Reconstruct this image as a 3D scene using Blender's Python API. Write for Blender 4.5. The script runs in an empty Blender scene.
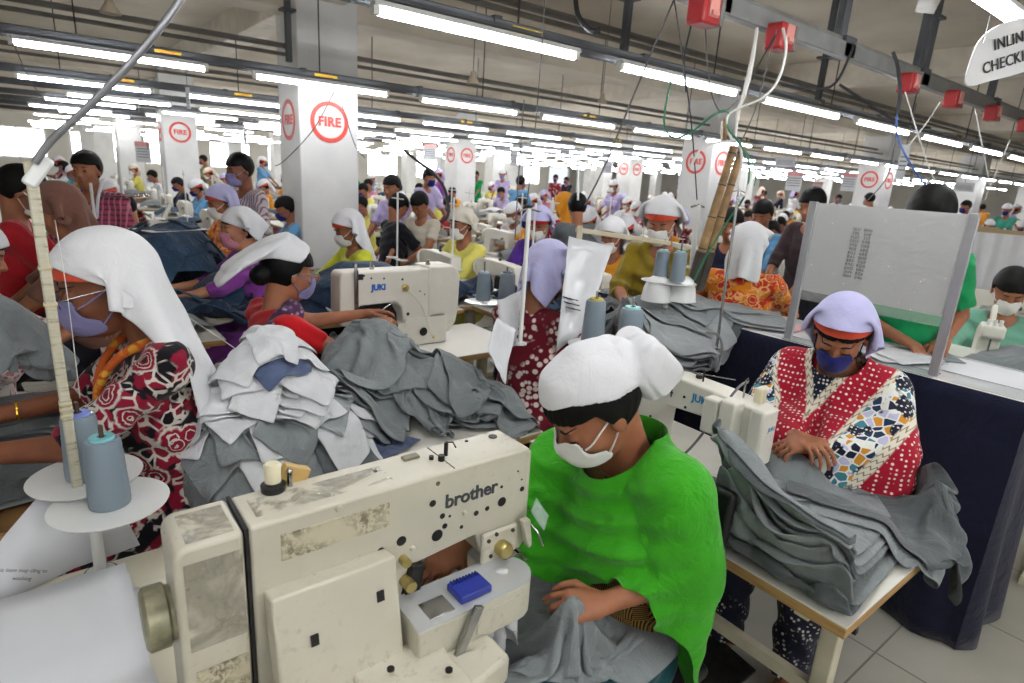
import bpy, bmesh, math, random
import numpy as np
from mathutils import Vector, Matrix, Euler
PI = math.pi
R = math.radians
C = bpy.context.scene.collection
random.seed(7)
rng = np.random.default_rng(11)

# ---------------------------------------------------------------- camera
FPX = 600.0; PITCH = R(15.6); ROLL = R(3.65); AZ = R(38.6); CAMH = 1.72
_F = np.array([math.sin(AZ)*math.cos(PITCH), math.cos(AZ)*math.cos(PITCH), -math.sin(PITCH)])
_r0 = np.cross(_F, [0, 0, 1.]); _r0 /= np.linalg.norm(_r0); _u0 = np.cross(_r0, _F)
_cx = math.cos(ROLL)*_r0 + math.sin(ROLL)*_u0
_cy = -math.sin(ROLL)*_r0 + math.cos(ROLL)*_u0
_C = np.array([0, 0, CAMH])
def at(px, py, dep):                       # a point of the place seen at (px,py) at this depth
    return _C + (_F + _cx*(px-512)/FPX - _cy*(py-341.5)/FPX)*dep
def atz(px, py, z):
    d = _F + _cx*(px-512)/FPX - _cy*(py-341.5)/FPX
    return _C + d*((z-CAMH)/d[2])
cam = bpy.data.cameras.new('camera'); cam.sensor_width = 36; cam.lens = 36*FPX/1024; cam.clip_start = .02; cam.clip_end = 200
co = bpy.data.objects.new('camera', cam); C.objects.link(co)
co.matrix_world = Matrix(((_cx[0], _cy[0], -_F[0], 0), (_cx[1], _cy[1], -_F[1], 0), (_cx[2], _cy[2], -_F[2], CAMH), (0, 0, 0, 1)))
bpy.context.scene.camera = co
cam.dof.use_dof = True; cam.dof.focus_distance = 1.75; cam.dof.aperture_fstop = 4.5
vs = bpy.context.scene.view_settings
vs.view_transform = 'Standard'; vs.look = 'None'; vs.gamma = 1; vs.use_curve_mapping = False; vs.exposure = 0

# ---------------------------------------------------------------- materials
_mc = {}
def srgb(h):
    if isinstance(h, str):
        h = h.lstrip('#'); h = [int(h[i:i+2], 16)/255 for i in (0, 2, 4)]
    return tuple((c/12.92 if c <= .04045 else ((c+.055)/1.055)**2.4) for c in h) + (1,)
def newmat(name):
    m = bpy.data.materials.new(name); m.use_nodes = True
    nt = m.node_tree; b = nt.nodes['Principled BSDF']
    return m, nt, b
def N(nt, t, **k):
    n = nt.nodes.new(t)
    for a, v in k.items():
        if a.startswith('i_'): n.inputs[a[2:].replace('_', ' ')].default_value = v
        else: setattr(n, a, v)
    return n
def coords(nt, scale=1, rot=(0, 0, 0), kind='Object'):
    tc = N(nt, 'ShaderNodeTexCoord'); mp = N(nt, 'ShaderNodeMapping')
    mp.inputs['Scale'].default_value = (scale,)*3 if not isinstance(scale, tuple) else scale
    mp.inputs['Rotation'].default_value = rot
    nt.links.new(tc.outputs[kind], mp.inputs[0]); return mp.outputs[0]
def ramp(nt, src, stops, interp='LINEAR'):
    r = N(nt, 'ShaderNodeValToRGB'); r.color_ramp.interpolation = interp
    e = r.color_ramp.elements
    while len(e) < len(stops): e.new(.5)
    for q, (p, c) in zip(e, stops): q.position = p; q.color = srgb(c) if not (isinstance(c, tuple) and len(c) == 4) else c
    nt.links.new(src, r.inputs[0]); return r.outputs[0]
def mix(nt, fac, a, b, mode='MIX'):
    m = N(nt, 'ShaderNodeMix', data_type='RGBA', blend_type=mode)
    for s, v in ((0, fac), (6, a), (7, b)):
        if isinstance(v, bpy.types.NodeSocket): nt.links.new(v, m.inputs[s])
        else: m.inputs[s].default_value = v if s == 0 else (srgb(v) if not (isinstance(v, tuple) and len(v) == 4) else v)
    return m.outputs[2]
def bump(nt, b, src, strength=.2, dist=.002):
    n = N(nt, 'ShaderNodeBump'); n.inputs['Strength'].default_value = strength; n.inputs['Distance'].default_value = dist
    nt.links.new(src, n.inputs['Height']); nt.links.new(n.outputs[0], b.inputs['Normal'])
def noise(nt, scale, detail=3, vec=None, rough=.5, dist=0):
    n = N(nt, 'ShaderNodeTexNoise'); n.inputs['Scale'].default_value = scale; n.inputs['Detail'].default_value = detail
    n.inputs['Roughness'].default_value = rough; n.inputs['Distortion'].default_value = dist
    nt.links.new(vec if vec is not None else coords(nt), n.inputs['Vector']); return n.outputs[0]
def plain(name, col, rough=.5, metal=0, var=.06, scale=6, bmp=0, bscale=200, spec=.5, alpha=None, emit=0):
    if name in _mc: return _mc[name]
    m, nt, b = newmat(name); c = srgb(col)
    b.inputs['Roughness'].default_value = rough; b.inputs['Metallic'].default_value = metal
    b.inputs['Specular IOR Level'].default_value = spec
    if var:
        f = noise(nt, scale, 4)
        d = tuple(x*(1-var*2.2) for x in c[:3])+(1,); l = tuple(min(1, x*(1+var*1.6)) for x in c[:3])+(1,)
        nt.links.new(ramp(nt, f, [(.3, d), (.7, l)]), b.inputs['Base Color'])
    else: b.inputs['Base Color'].default_value = c
    if bmp: bump(nt, b, noise(nt, bscale, 3), bmp, .001)
    if emit:
        b.inputs['Emission Color'].default_value = c; b.inputs['Emission Strength'].default_value = emit
    _mc[name] = m; return m
def fabric(name, col, col2=None, wscale=900, bmp=.35, rough=.9, sheen=.15, var=.07, fold=.0):
    if name in _mc: return _mc[name]
    m, nt, b = newmat(name); c = srgb(col)
    b.inputs['Roughness'].default_value = rough; b.inputs['Specular IOR Level'].default_value = .2
    b.inputs['Sheen Weight'].default_value = sheen
    f = noise(nt, 9, 4)
    d = tuple(x*(1-var*2) for x in c[:3])+(1,); l = tuple(min(1, x*(1+var*2)) for x in c[:3])+(1,)
    base = ramp(nt, f, [(.3, d), (.7, l)])
    g = noise(nt, wscale*.35, 2)
    base = mix(nt, ramp(nt, g, [(.4, (0, 0, 0, 1)), (.65, (.16, .16, .16, 1))]), base, col2 or tuple(min(1, x*1.45) for x in c[:3])+(1,))
    nt.links.new(base, b.inputs['Base Color'])
    w = noise(nt, 11, 6, dist=1.6, rough=.55)
    g2 = noise(nt, wscale*.5, 1)
    a = N(nt, 'ShaderNodeMath', operation='MULTIPLY_ADD'); nt.links.new(g2, a.inputs[0]); a.inputs[1].default_value = .05; nt.links.new(w, a.inputs[2])
    bump(nt, b, a.outputs[0], min(1, bmp*1.3), .02)
    _mc[name] = m; return m

# ---------------------------------------------------------------- objects
def thing(name, label, cat, loc=(0, 0, 0), rotz=0, group=None):
    o = bpy.data.objects.new(name, None); o.empty_display_size = .1; C.objects.link(o)
    o.location = tuple(float(v) for v in loc); o.rotation_euler = (0, 0, rotz); o['label'] = label; o['category'] = cat
    if group: o['group'] = group
    return o
def tag(o, label, cat, group=None, kind=None):
    o['label'] = label; o['category'] = cat
    if group: o['group'] = group
    if kind: o['kind'] = kind
    return o
def link(name, me, mats=None, parent=None, smooth=None, label=None, bev=0, seg=2):
    if mats is not None:
        if not isinstance(mats, (list, tuple)): mats = [mats]
        if not len(me.materials):
            for m in mats: me.materials.append(m)
    o = bpy.data.objects.new(name, me); C.objects.link(o)
    if parent: o.parent = parent
    if label: o['label'] = label
    if bev:
        md = o.modifiers.new('bevel', 'BEVEL'); md.width = bev; md.segments = seg; md.limit_method = 'ANGLE'; md.angle_limit = R(35); md.harden_normals = False
    return o
def dup(root, loc=None, rotz=None, label=None, group=None, mats=None):
    r = root.copy(); C.objects.link(r)
    if loc is not None: r.location = tuple(float(v) for v in loc)
    if rotz is not None: r.rotation_euler = (0, 0, rotz)
    if label: r['label'] = label
    if group: r['group'] = group
    def sub(o, p):
        for ch in list(o.children):
            c = ch.copy(); C.objects.link(c); c.parent = p
            base = ch.name.split('.')[0]
            if mats and base in mats and ch.type == 'MESH':
                for s in c.material_slots: s.link = 'OBJECT'; s.material = mats[base]
            sub(ch, c)
    sub(root, r)
    if mats and root.type == 'MESH' and 'self' in mats:
        for s in r.material_slots: s.link = 'OBJECT'; s.material = mats['self']
    return r
def frame_from(d, up=(0, 0, 1)):
    d = Vector(d).normalized(); u = Vector(up)
    if abs(d.dot(u)) > .98: u = Vector((1, 0, 0))
    x = u.cross(d).normalized(); y = d.cross(x)
    return x, y, d
class MB:
    def __init__(s): s.v = []; s.f = []; s.m = []
    def add(s, v, f, mi=0):
        n = len(s.v); s.v += [tuple(map(float, p)) for p in v]; s.f += [tuple(i+n for i in q) for q in f]; s.m += [mi]*len(f); return s
    def box(s, c, d, rz=0, M=None, mi=0):
        hx, hy, hz = d[0]/2, d[1]/2, d[2]/2
        v = [Vector((a*hx, b*hy, e*hz)) for a in (-1, 1) for b in (-1, 1) for e in (-1, 1)]
        if M is None: M = Matrix.Rotation(rz, 3, 'Z')
        v = [M @ p + Vector(c) for p in v]
        return s.add(v, [(0, 1, 3, 2), (4, 6, 7, 5), (0, 4, 5, 1), (2, 3, 7, 6), (0, 2, 6, 4), (1, 5, 7, 3)], mi)
    def bar(s, a, b, w, h=None, mi=0):
        a, b = Vector(a), Vector(b); x, y, d = frame_from(b-a); h = h or w
        M = Matrix((x, y, d)).transposed(); return s.box((a+b)/2, (w, h, (b-a).length), M=M, mi=mi)
    def cyl(s, a, b, r, r2=None, n=16, cap=True, mi=0):
        a, b = Vector(a), Vector(b); r2 = r if r2 is None else r2; x, y, d = frame_from(b-a)
        v = []
        for p, q in ((a, r), (b, r2)):
            for i in range(n):
                t = 2*PI*i/n; v.append(p+(x*math.cos(t)+y*math.sin(t))*q)
        f = [(i, (i+1) % n, n+(i+1) % n, n+i) for i in range(n)]
        if cap: f += [tuple(range(n-1, -1, -1)), tuple(range(n, 2*n))]
        return s.add(v, f, mi)
    def lathe(s, prof, c=(0, 0, 0), axis=(0, 0, 1), n=24, mi=0):
        x, y, d = frame_from(axis); c = Vector(c); v = []
        for r, h in prof:
            for i in range(n):
                t = 2*PI*i/n; v.append(c+d*h+(x*math.cos(t)+y*math.sin(t))*max(r, 1e-5))
        f = []
        for k in range(len(prof)-1):
            for i in range(n): f.append((k*n+i, k*n+(i+1) % n, (k+1)*n+(i+1) % n, (k+1)*n+i))
        f += [tuple(range(n-1, -1, -1)), tuple(range((len(prof)-1)*n, len(prof)*n))]
        return s.add(v, f, mi)
    def tube(s, pts, r, n=8, mi=0, smooth=0):
        P = [Vector(p) for p in pts]
        if smooth:
            Q = []
            for i in range(len(P)-1):
                p0 = P[max(i-1, 0)]; p1 = P[i]; p2 = P[i+1]; p3 = P[min(i+2, len(P)-1)]
                for k in range(smooth):
                    t = k/smooth
                    Q.append(.5*((2*p1)+(p2-p0)*t+(2*p0-5*p1+4*p2-p3)*t*t+(3*p1-p0-3*p2+p3)*t**3))
            P = Q+[P[-1]]
        v = []; f = []; x = None
        for i, p in enumerate(P):
            d = (P[min(i+1, len(P)-1)]-P[max(i-1, 0)]).normalized()
            if x is None: x, y, _ = frame_from(d)
            else:
                x = (x-d*x.dot(d)); x = x.normalized() if x.length > 1e-6 else frame_from(d)[0]
                y = d.cross(x)
            rr = r[min(i, len(r)-1)] if isinstance(r, (list, tuple)) else r
            for k in range(n):
                t = 2*PI*k/n; v.append(p+(x*math.cos(t)+y*math.sin(t))*rr)
        for i in range(len(P)-1):
            for k in range(n): f.append((i*n+k, i*n+(k+1) % n, (i+1)*n+(k+1) % n, (i+1)*n+k))
        f += [tuple(range(n-1, -1, -1)), tuple(range((len(P)-1)*n, len(P)*n))]
        return s.add(v, f, mi)
    def prism(s, out, a, b, axis='y', mi=0):      # outline in the plane normal to axis
        n = len(out)
        def P(p, t):
            if axis == 'y': return (p[0], t, p[1])
            if axis == 'z': return (p[0], p[1], t)
            return (t, p[0], p[1])
        v = [P(p, a) for p in out]+[P(p, b) for p in out]
        f = [(i, (i+1) % n, n+(i+1) % n, n+i) for i in range(n)]+[tuple(range(n-1, -1, -1)), tuple(range(n, 2*n))]
        return s.add(v, f, mi)
    def sphere(s, c, r, n=12, mi=0):
        if not isinstance(r, (tuple, list)): r = (r, r, r)
        v = []; f = []; m = n//2
        for j in range(m+1):
            a = PI*j/m
            for i in range(n): v.append((c[0]+r[0]*math.sin(a)*math.cos(2*PI*i/n), c[1]+r[1]*math.sin(a)*math.sin(2*PI*i/n), c[2]+r[2]*math.cos(a)))
        for j in range(m):
            for i in range(n): f.append((j*n+i, (j+1)*n+i, (j+1)*n+(i+1) % n, j*n+(i+1) % n))
        return s.add(v, f, mi)
    def mesh(s, name='m', smooth=True):
        me = bpy.data.meshes.new(name); me.from_pydata(s.v, [], s.f)
        bm = bmesh.new(); bm.from_mesh(me); bmesh.ops.remove_doubles(bm, verts=bm.verts, dist=1e-6)
        bmesh.ops.recalc_face_normals(bm, faces=bm.faces)
        if smooth:
            for e in bm.edges:
                e.smooth = not (len(e.link_faces) == 2 and e.calc_face_angle(0) > R(40))
            for f in bm.faces: f.smooth = True
        bm.to_mesh(me); bm.free()
        if max(s.m, default=0) and len(me.polygons) == len(s.m):
            for p, q in zip(me.polygons, s.m): p.material_index = q
        return me
    def obj(s, name, mat, parent=None, bev=0, smooth=True, label=None, seg=2):
        return link(name, s.mesh(name, smooth), mat, parent, label=label, bev=bev, seg=seg)
def text_mesh(s, size, depth=.001, align='CENTER', bold=0, shear=0, spacing=1):
    cu = bpy.data.curves.new('t', 'FONT'); cu.body = s; cu.size = size; cu.extrude = depth; cu.align_x = align; cu.align_y = 'CENTER'
    cu.offset = bold; cu.shear = shear; cu.space_character = spacing; cu.resolution_u = 3
    o = bpy.data.objects.new('t', cu); C.objects.link(o)
    dg = bpy.context.evaluated_depsgraph_get(); me = bpy.data.meshes.new_from_object(o.evaluated_get(dg))
    bpy.data.objects.remove(o); bpy.data.curves.remove(cu)
    return me
def text(name, s, size, mat, parent, M, depth=.0008, bold=0, shear=0, spacing=1, align='CENTER'):   # M: 4x4 placing the text (x right, y up, z out)
    me = text_mesh(s, size, depth, align, bold, shear, spacing); me.transform(M); me.materials.clear(); me.materials.append(mat)
    return link(name, me, None, parent)
def facing(pos, right, up):
    r = Vector(right).normalized(); u = Vector(up); u = (u-r*u.dot(r)).normalized(); n = r.cross(u)
    return Matrix(((r.x, u.x, n.x, pos[0]), (r.y, u.y, n.y, pos[1]), (r.z, u.z, n.z, pos[2]), (0, 0, 0, 1)))
def mesh_np(name, V, F, smooth=True):
    me = bpy.data.meshes.new(name)
    nv, nf = len(V), len(F); me.vertices.add(nv); me.vertices.foreach_set('co', np.asarray(V, np.float32).ravel())
    k = F.shape[1]; me.loops.add(nf*k); me.polygons.add(nf)
    me.loops.foreach_set('vertex_index', F.astype(np.int32).ravel())
    me.polygons.foreach_set('loop_start', np.arange(0, nf*k, k, dtype=np.int32))
    me.polygons.foreach_set('use_smooth', np.full(nf, smooth))
    me.update(calc_edges=True); me.validate(); return me

# ---------------------------------------------------------------- distance fields and their mesher
def smin(a, b, k):
    if k <= 0: return np.minimum(a, b)
    h = np.clip(.5+.5*(b-a)/k, 0, 1); return b+(a-b)*h-k*h*(1-h)
class Cone:
    def __init__(s, a, b, ra, rb, flat=None): s.a = np.array(a, np.float32); s.b = np.array(b, np.float32); s.ra, s.rb = ra, rb; s.R = None
    def bb(s):
        r = max(s.ra, s.rb); return np.minimum(s.a, s.b)-r, np.maximum(s.a, s.b)+r
    def d(s, P):
        ba = s.b-s.a; L = float(ba@ba)+1e-12; t = np.clip(((P-s.a)@ba)/L, 0, 1)
        return np.linalg.norm(P-s.a-t[..., None]*ba, axis=-1)-(s.ra+(s.rb-s.ra)*t)
class Ell:
    def __init__(s, c, r, M=None): s.c = np.array(c, np.float32); s.r = np.array(r, np.float32); s.M = None if M is None else np.array(M, np.float32)
    def bb(s): m = float(s.r.max()); return s.c-m, s.c+m
    def d(s, P):
        q = P-s.c
        if s.M is not None: q = q@s.M
        k0 = np.linalg.norm(q/s.r, axis=-1); k1 = np.linalg.norm(q/(s.r*s.r), axis=-1)+1e-9
        return k0*(k0-1)/k1
class Box:
    def __init__(s, c, h, rad=.005, M=None): s.c = np.array(c, np.float32); s.h = np.array(h, np.float32); s.rad = rad; s.M = None if M is None else np.array(M, np.float32)
    def bb(s): m = float(np.linalg.norm(s.h)); return s.c-m, s.c+m
    def d(s, P):
        q = P-s.c
        if s.M is not None: q = q@s.M
        q = np.abs(q)-(s.h-s.rad); return np.linalg.norm(np.maximum(q, 0), axis=-1)+np.minimum(q.max(-1), 0)-s.rad
def field(prims, P, infl=0):
    """smooth union of (primitive, k) at the points P (N,3); primitives far from the block are skipped"""
    out = np.full(P.shape[:-1], .3, np.float32); lo0 = P.min(0); hi0 = P.max(0)
    for p, k in prims:
        lo, hi = p.bb(); m = .035+infl+k
        if (lo-m > hi0).any() or (hi+m < lo0).any(): continue
        out = smin(out, p.d(P)-infl, k)
    return out
def sdf_mesh(name, fn, lo, hi, h, smooth_it=1):
    lo = np.array(lo, np.float32); hi = np.array(hi, np.float32)
    n = np.ceil((hi-lo)/h).astype(int)+1
    ax = [lo[i]+h*np.arange(n[i], dtype=np.float32) for i in range(3)]
    D = np.empty(n, np.float32)
    B = 10
    for i0 in range(0, n[0], B):
        for j0 in range(0, n[1], B):
            ks = np.arange(0, n[2], B); o = np.array((ax[0][i0], ax[1][j0], 0), np.float32)
            m = [min(B-1, n[q]-1-v) for q, v in ((0, i0), (1, j0))]
            # probe nine points of every block of this column and skip the blocks that are clear of the surface
            pr = []
            for k0 in ks:
                mz = min(B-1, n[2]-1-k0)
                for a in (0, .5, 1):
                    for b in (0, .5, 1):
                        for c in (0, .5, 1): pr.append((ax[0][i0]+a*m[0]*h, ax[1][j0]+b*m[1]*h, ax[2][k0]+c*mz*h))
            d = fn(np.array(pr, np.float32)).reshape(len(ks), 27)
            for q, k0 in enumerate(ks):
                if d[q].min() > B*h*.42+.008: D[i0:i0+B, j0:j0+B, k0:k0+B] = 1; continue
                if d[q].max() < -B*h*.42-.008: D[i0:i0+B, j0:j0+B, k0:k0+B] = -1; continue
                P = np.stack(np.meshgrid(ax[0][i0:i0+B], ax[1][j0:j0+B], ax[2][k0:k0+B], indexing='ij'), -1)
                D[i0:i0+B, j0:j0+B, k0:k0+B] = fn(P.reshape(-1, 3)).reshape(P.shape[:-1])
    D[0] = D[-1] = 1; D[:, 0] = D[:, -1] = 1; D[:, :, 0] = D[:, :, -1] = 1
    S = D < 0; n1 = n-1; st = np.array((n[1]*n[2], n[2], 1)); Df = D.reshape(-1)
    cells = []; pos = []; quads = []
    for a in range(3):
        A = S[tuple(slice(0, n[q]-1) if q == a else slice(None) for q in range(3))]
        Bq = S[tuple(slice(1, n[q]) if q == a else slice(None) for q in range(3))]
        e = np.argwhere(A != Bq); f0 = e@st; va = Df[f0]; vb = Df[f0+st[a]]; t = va/(va-vb)
        p = e.astype(np.float32); p[:, a] += t
        o1, o2 = [q for q in range(3) if q != a]
        ok = (e[:, o1] > 0) & (e[:, o2] > 0) & (e[:, o1] < n1[o1]) & (e[:, o2] < n1[o2]); f0 = f0[ok]; p = p[ok]; ng = va[ok] < 0
        cs = [f0, f0-st[o1], f0-st[o1]-st[o2], f0-st[o2]]
        for c in cs: cells.append(c); pos.append(p)
        q = np.stack(cs, 1); flip = ng if a != 1 else ~ng
        q[flip] = q[flip][:, ::-1]; quads.append(q[:, ::-1])
    cells = np.concatenate(cells); pos = np.concatenate(pos)
    u, inv = np.unique(cells, return_inverse=True); cnt = np.bincount(inv)
    V = np.stack([np.bincount(inv, pos[:, q])/cnt for q in range(3)], 1).astype(np.float32)*h+lo
    F = [np.searchsorted(u, np.concatenate(quads))]
    F = np.concatenate(F)
    F = F[:, ::-1]
    for _ in range(smooth_it):
        A = np.zeros_like(V); W = np.zeros(len(V), np.float32)
        for i in range(4):
            a, b = F[:, i], F[:, (i+1) % 4]
            for q in range(3): A[:, q] += np.bincount(a, V[b, q], len(V))+np.bincount(b, V[a, q], len(V))
            W += np.bincount(a, minlength=len(V))+np.bincount(b, minlength=len(V))
        V = V*.45+A/np.maximum(W, 1)[:, None]*.55
    return mesh_np(name, V, F)

# ---------------------------------------------------------------- cloth: position based, over a height field
class HF:
    def __init__(s, x0, y0, x1, y1, res=.01, z=0.):
        s.x0, s.y0, s.res = x0, y0, res; s.nx = int((x1-x0)/res)+1; s.ny = int((y1-y0)/res)+1
        s.Z = np.full((s.nx, s.ny), z, np.float32)
    def rect(s, x0, y0, x1, y1, z):
        X = s.x0+s.res*np.arange(s.nx)[:, None]; Y = s.y0+s.res*np.arange(s.ny)[None]
        m = (X >= x0) & (X <= x1) & (Y >= y0) & (Y <= y1); s.Z[m] = np.maximum(s.Z[m], z)
    def mound(s, cx, cy, rx, ry, h, rz=0, base=0, p=2):
        X = s.x0+s.res*np.arange(s.nx)[:, None]-cx; Y = s.y0+s.res*np.arange(s.ny)[None]-cy
        c, q = math.cos(rz), math.sin(rz); u = (X*c+Y*q)/rx; v = (-X*q+Y*c)/ry
        d = 1-np.sqrt(u*u+v*v)**p; s.Z = np.maximum(s.Z, np.where(d > 0, base+h*np.sqrt(np.clip(d, 0, 1)), -9)).astype(np.float32)
    def get(s, x, y):
        u = np.clip((x-s.x0)/s.res, 0, s.nx-1.001); v = np.clip((y-s.y0)/s.res, 0, s.ny-1.001)
        i = u.astype(int); j = v.astype(int); a = u-i; b = v-j; Z = s.Z
        return Z[i, j]*(1-a)*(1-b)+Z[i+1, j]*a*(1-b)+Z[i, j+1]*(1-a)*b+Z[i+1, j+1]*a*b
    def put(s, P):
        # rasterize the sheet P (n,m,3) upsampled
        Q = P
        for _ in range(2):
            n, m = Q.shape[:2]; A = np.empty((2*n-1, 2*m-1, 3), np.float32); A[::2, ::2] = Q
            A[1::2, ::2] = (Q[1:]+Q[:-1])/2; A[:, 1::2] = (A[:, :-2:2]+A[:, 2::2])/2; Q = A
        i = np.round((Q[..., 0]-s.x0)/s.res).astype(int); j = np.round((Q[..., 1]-s.y0)/s.res).astype(int)
        ok = (i >= 0) & (i < s.nx) & (j >= 0) & (j < s.ny)
        np.maximum.at(s.Z, (i[ok], j[ok]), Q[..., 2][ok])
def _pair(P, a, b, L, k, w):
    d = P[b]-P[a]; l = np.sqrt((d*d).sum(-1))+1e-9
    c = (d*((l-L)/l*k)[..., None]); wa, wb = w[a], w[b]; s = wa+wb+1e-9
    P[a] += c*(wa/s)[..., None]; P[b] -= c*(wb/s)[..., None]
def settle(P, dx, hf, steps=120, thick=.006, bend=.25, pins=None, grav=.0011, fric=.8, col=None, floor=None, damp=.96, inner=3, comp=.35):
    n, m = P.shape[:2]; P = P.astype(np.float32).copy(); prev = P.copy(); w = np.ones((n, m), np.float32)
    if pins is not None: w[pins] = 0
    S = slice; dd = dx*math.sqrt(2)
    def batches():
        for o in (0, 1):
            k = (n-o)//2
            if k: yield (S(o, o+2*k, 2), S(None)), (S(o+1, o+2*k, 2), S(None)), dx, 1.
        for o in (0, 1):
            k = (m-o)//2
            if k: yield (S(None), S(o, o+2*k, 2)), (S(None), S(o+1, o+2*k, 2)), dx, 1.
        yield (S(0, n-1, 2), S(0, m-1)), (S(1, n, 2), S(1, m)), dd, .35
        yield (S(1, n-1, 2), S(0, m-1)), (S(2, n, 2), S(1, m)), dd, .35
        yield (S(1, n, 2), S(0, m-1)), (S(0, n-1, 2), S(1, m)), dd, .35
        yield (S(2, n, 2), S(0, m-1)), (S(1, n-1, 2), S(1, m)), dd, .35
        if bend:
            yield (S(0, n-2), S(None)), (S(2, n), S(None)), 2*dx, bend*.5
            yield (S(None), S(0, m-2)), (S(None), S(2, m)), 2*dx, bend*.5
    B = []
    for a, b, L, k in batches():
        sa = P[a].shape[:2]; sb = P[b].shape[:2]; q = min(sa[0], sb[0]); B.append((a, b, L, k, q))
    for it in range(steps):
        v = (P-prev)*damp; prev = P.copy(); P += v*w[..., None]; P[..., 2] -= grav*w
        for _ in range(inner):
            for a, b, L, k, q in B:
                A = P[a][:q]; Bq = P[b][:q]; d = Bq-A; l = np.sqrt((d*d).sum(-1))+1e-9
                e = (l-L)/l*k; e = np.where(e < 0, e*comp*2, e) if L <= dd else e
                wa = w[a][:q]; wb = w[b][:q]; s = wa+wb+1e-9; c = d*e[..., None]
                if L > dd+1e-9: c *= .5
                P[a][:q] += c*(wa/s)[..., None]; P[b][:q] -= c*(wb/s)[..., None]
            h = hf.get(P[..., 0], P[..., 1])+thick
            hit = P[..., 2] < h
            # a side hit (far below the surface) is pushed back sideways instead of up
            P[..., 2] = np.where(hit, np.minimum(h, P[..., 2]+.02), P[..., 2])
            f = (hit*fric)[..., None]*w[..., None]
            P[..., :2] += (prev[..., :2]-P[..., :2])*f
            if col is not None: col(P, prev)
    return P
def waves(x, y, seed, amp=1, f=1):
    r = np.random.default_rng(seed); z = 0
    for k in range(6):
        a = r.uniform(0, 2*PI); q = f*r.uniform(3, 16); z = z+np.sin((x*math.cos(a)+y*math.sin(a))*q+r.uniform(0, 6.28)+1.2*np.sin(x*3*f+k))*r.uniform(.3, 1)/ (q**.6)
    return z*amp
def sheet(cx, cy, z, L, W, rz, dx=.018, squash=.8, amp=.05, seed=0, foldx=0, tilt=0, keepz=None, f=1.):
    n, m = int(L/dx)+1, int(W/dx)+1
    u = (np.arange(n)[:, None]-(n-1)/2)*dx*squash+np.zeros((1, m)); v = (np.arange(m)[None]-(m-1)/2)*dx*squash+np.zeros((n, 1))
    zz = z+waves(u, v, seed, amp, f)
    c, s = math.cos(rz), math.sin(rz)
    x = cx+u*c-v*s+waves(v, u, seed+5, amp*.3, f); y = cy+u*s+v*c+waves(u, v, seed+9, amp*.3, f)
    return np.stack([x, y, zz+tilt*u], -1).astype(np.float32)
def grid_faces(n, m):
    i = np.arange(n-1)[:, None]; j = np.arange(m-1)[None]; a = i*m+j
    return np.stack([a, a+m, a+m+1, a+1], -1).reshape(-1, 4)
def cloth_obj(name, P, mats, thick=.003, sub=1, parent=None, ragged=None):
    n, m = P.shape[:2]; F = grid_faces(n, m)
    if ragged is not None: F = F[~ragged.reshape(-1)]
    me = mesh_np(name, P.reshape(-1, 3), F)
    o = link(name, me, mats, parent)
    s = o.modifiers.new('solid', 'SOLIDIFY'); s.thickness = thick; s.offset = 0
    if sub: q = o.modifiers.new('sub', 'SUBSURF'); q.levels = sub; q.render_levels = sub
    return o
# ================================================================ the hall
def struct(name, mb, mat, bev=0):
    o = mb.obj(name, mat, bev=bev, smooth=bool(bev)); o['kind'] = 'structure'; return o
X0, X1, Y0, Y1, ZC = -3.0, 44.0, -3.0, 40.0, 3.55
def tile_mat():
    m, nt, b = newmat('floor tile'); v = coords(nt, 1)
    br = N(nt, 'ShaderNodeTexBrick'); br.offset = 0; nt.links.new(v, br.inputs['Vector'])
    br.inputs['Scale'].default_value = 1; br.inputs['Brick Width'].default_value = .6; br.inputs['Row Height'].default_value = .6
    br.inputs['Mortar Size'].default_value = .004; br.inputs['Color1'].default_value = srgb('a9a79d'); br.inputs['Color2'].default_value = srgb('b1afa6'); br.inputs['Mortar'].default_value = srgb('6b6a63')
    n = noise(nt, 3, 5); c = mix(nt, ramp(nt, n, [(.35, (0, 0, 0, 1)), (.75, (.5, .5, .5, 1))]), br.outputs[0], '8d8b80')
    nt.links.new(c, b.inputs['Base Color']); b.inputs['Roughness'].default_value = .28
    bump(nt, b, br.outputs['Fac'], -.2, .002); return m
struct('floor', MB().box(((X0+X1)/2, (Y0+Y1)/2, -.05), (X1-X0, Y1-Y0, .1)), tile_mat())
M_ceil = plain('ceiling paint', 'cbc3b4', .9, var=.07, scale=1.2)
M_wall = plain('wall paint', 'cbc8c0', .8, var=.04, scale=1)
M_pil = plain('pillar paint', 'd3d4d4', .6, var=.05, scale=2.2, bmp=.1, bscale=30)
struct('ceiling', MB().box(((X0+X1)/2, (Y0+Y1)/2, ZC+.05), (X1-X0, Y1-Y0, .1)), M_ceil)
struct('wall_right', MB().box((X1+.1, (Y0+Y1)/2, ZC/2), (.2, Y1-Y0, ZC)), M_wall)
struct('wall_near', MB().box(((X0+X1)/2, Y0-.1, ZC/2), (X1-X0, .2, ZC)), M_wall)
struct('wall_left', MB().box((X0-.1, (Y0+Y1)/2, ZC/2), (.2, Y1-Y0, ZC)), M_wall)
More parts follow.
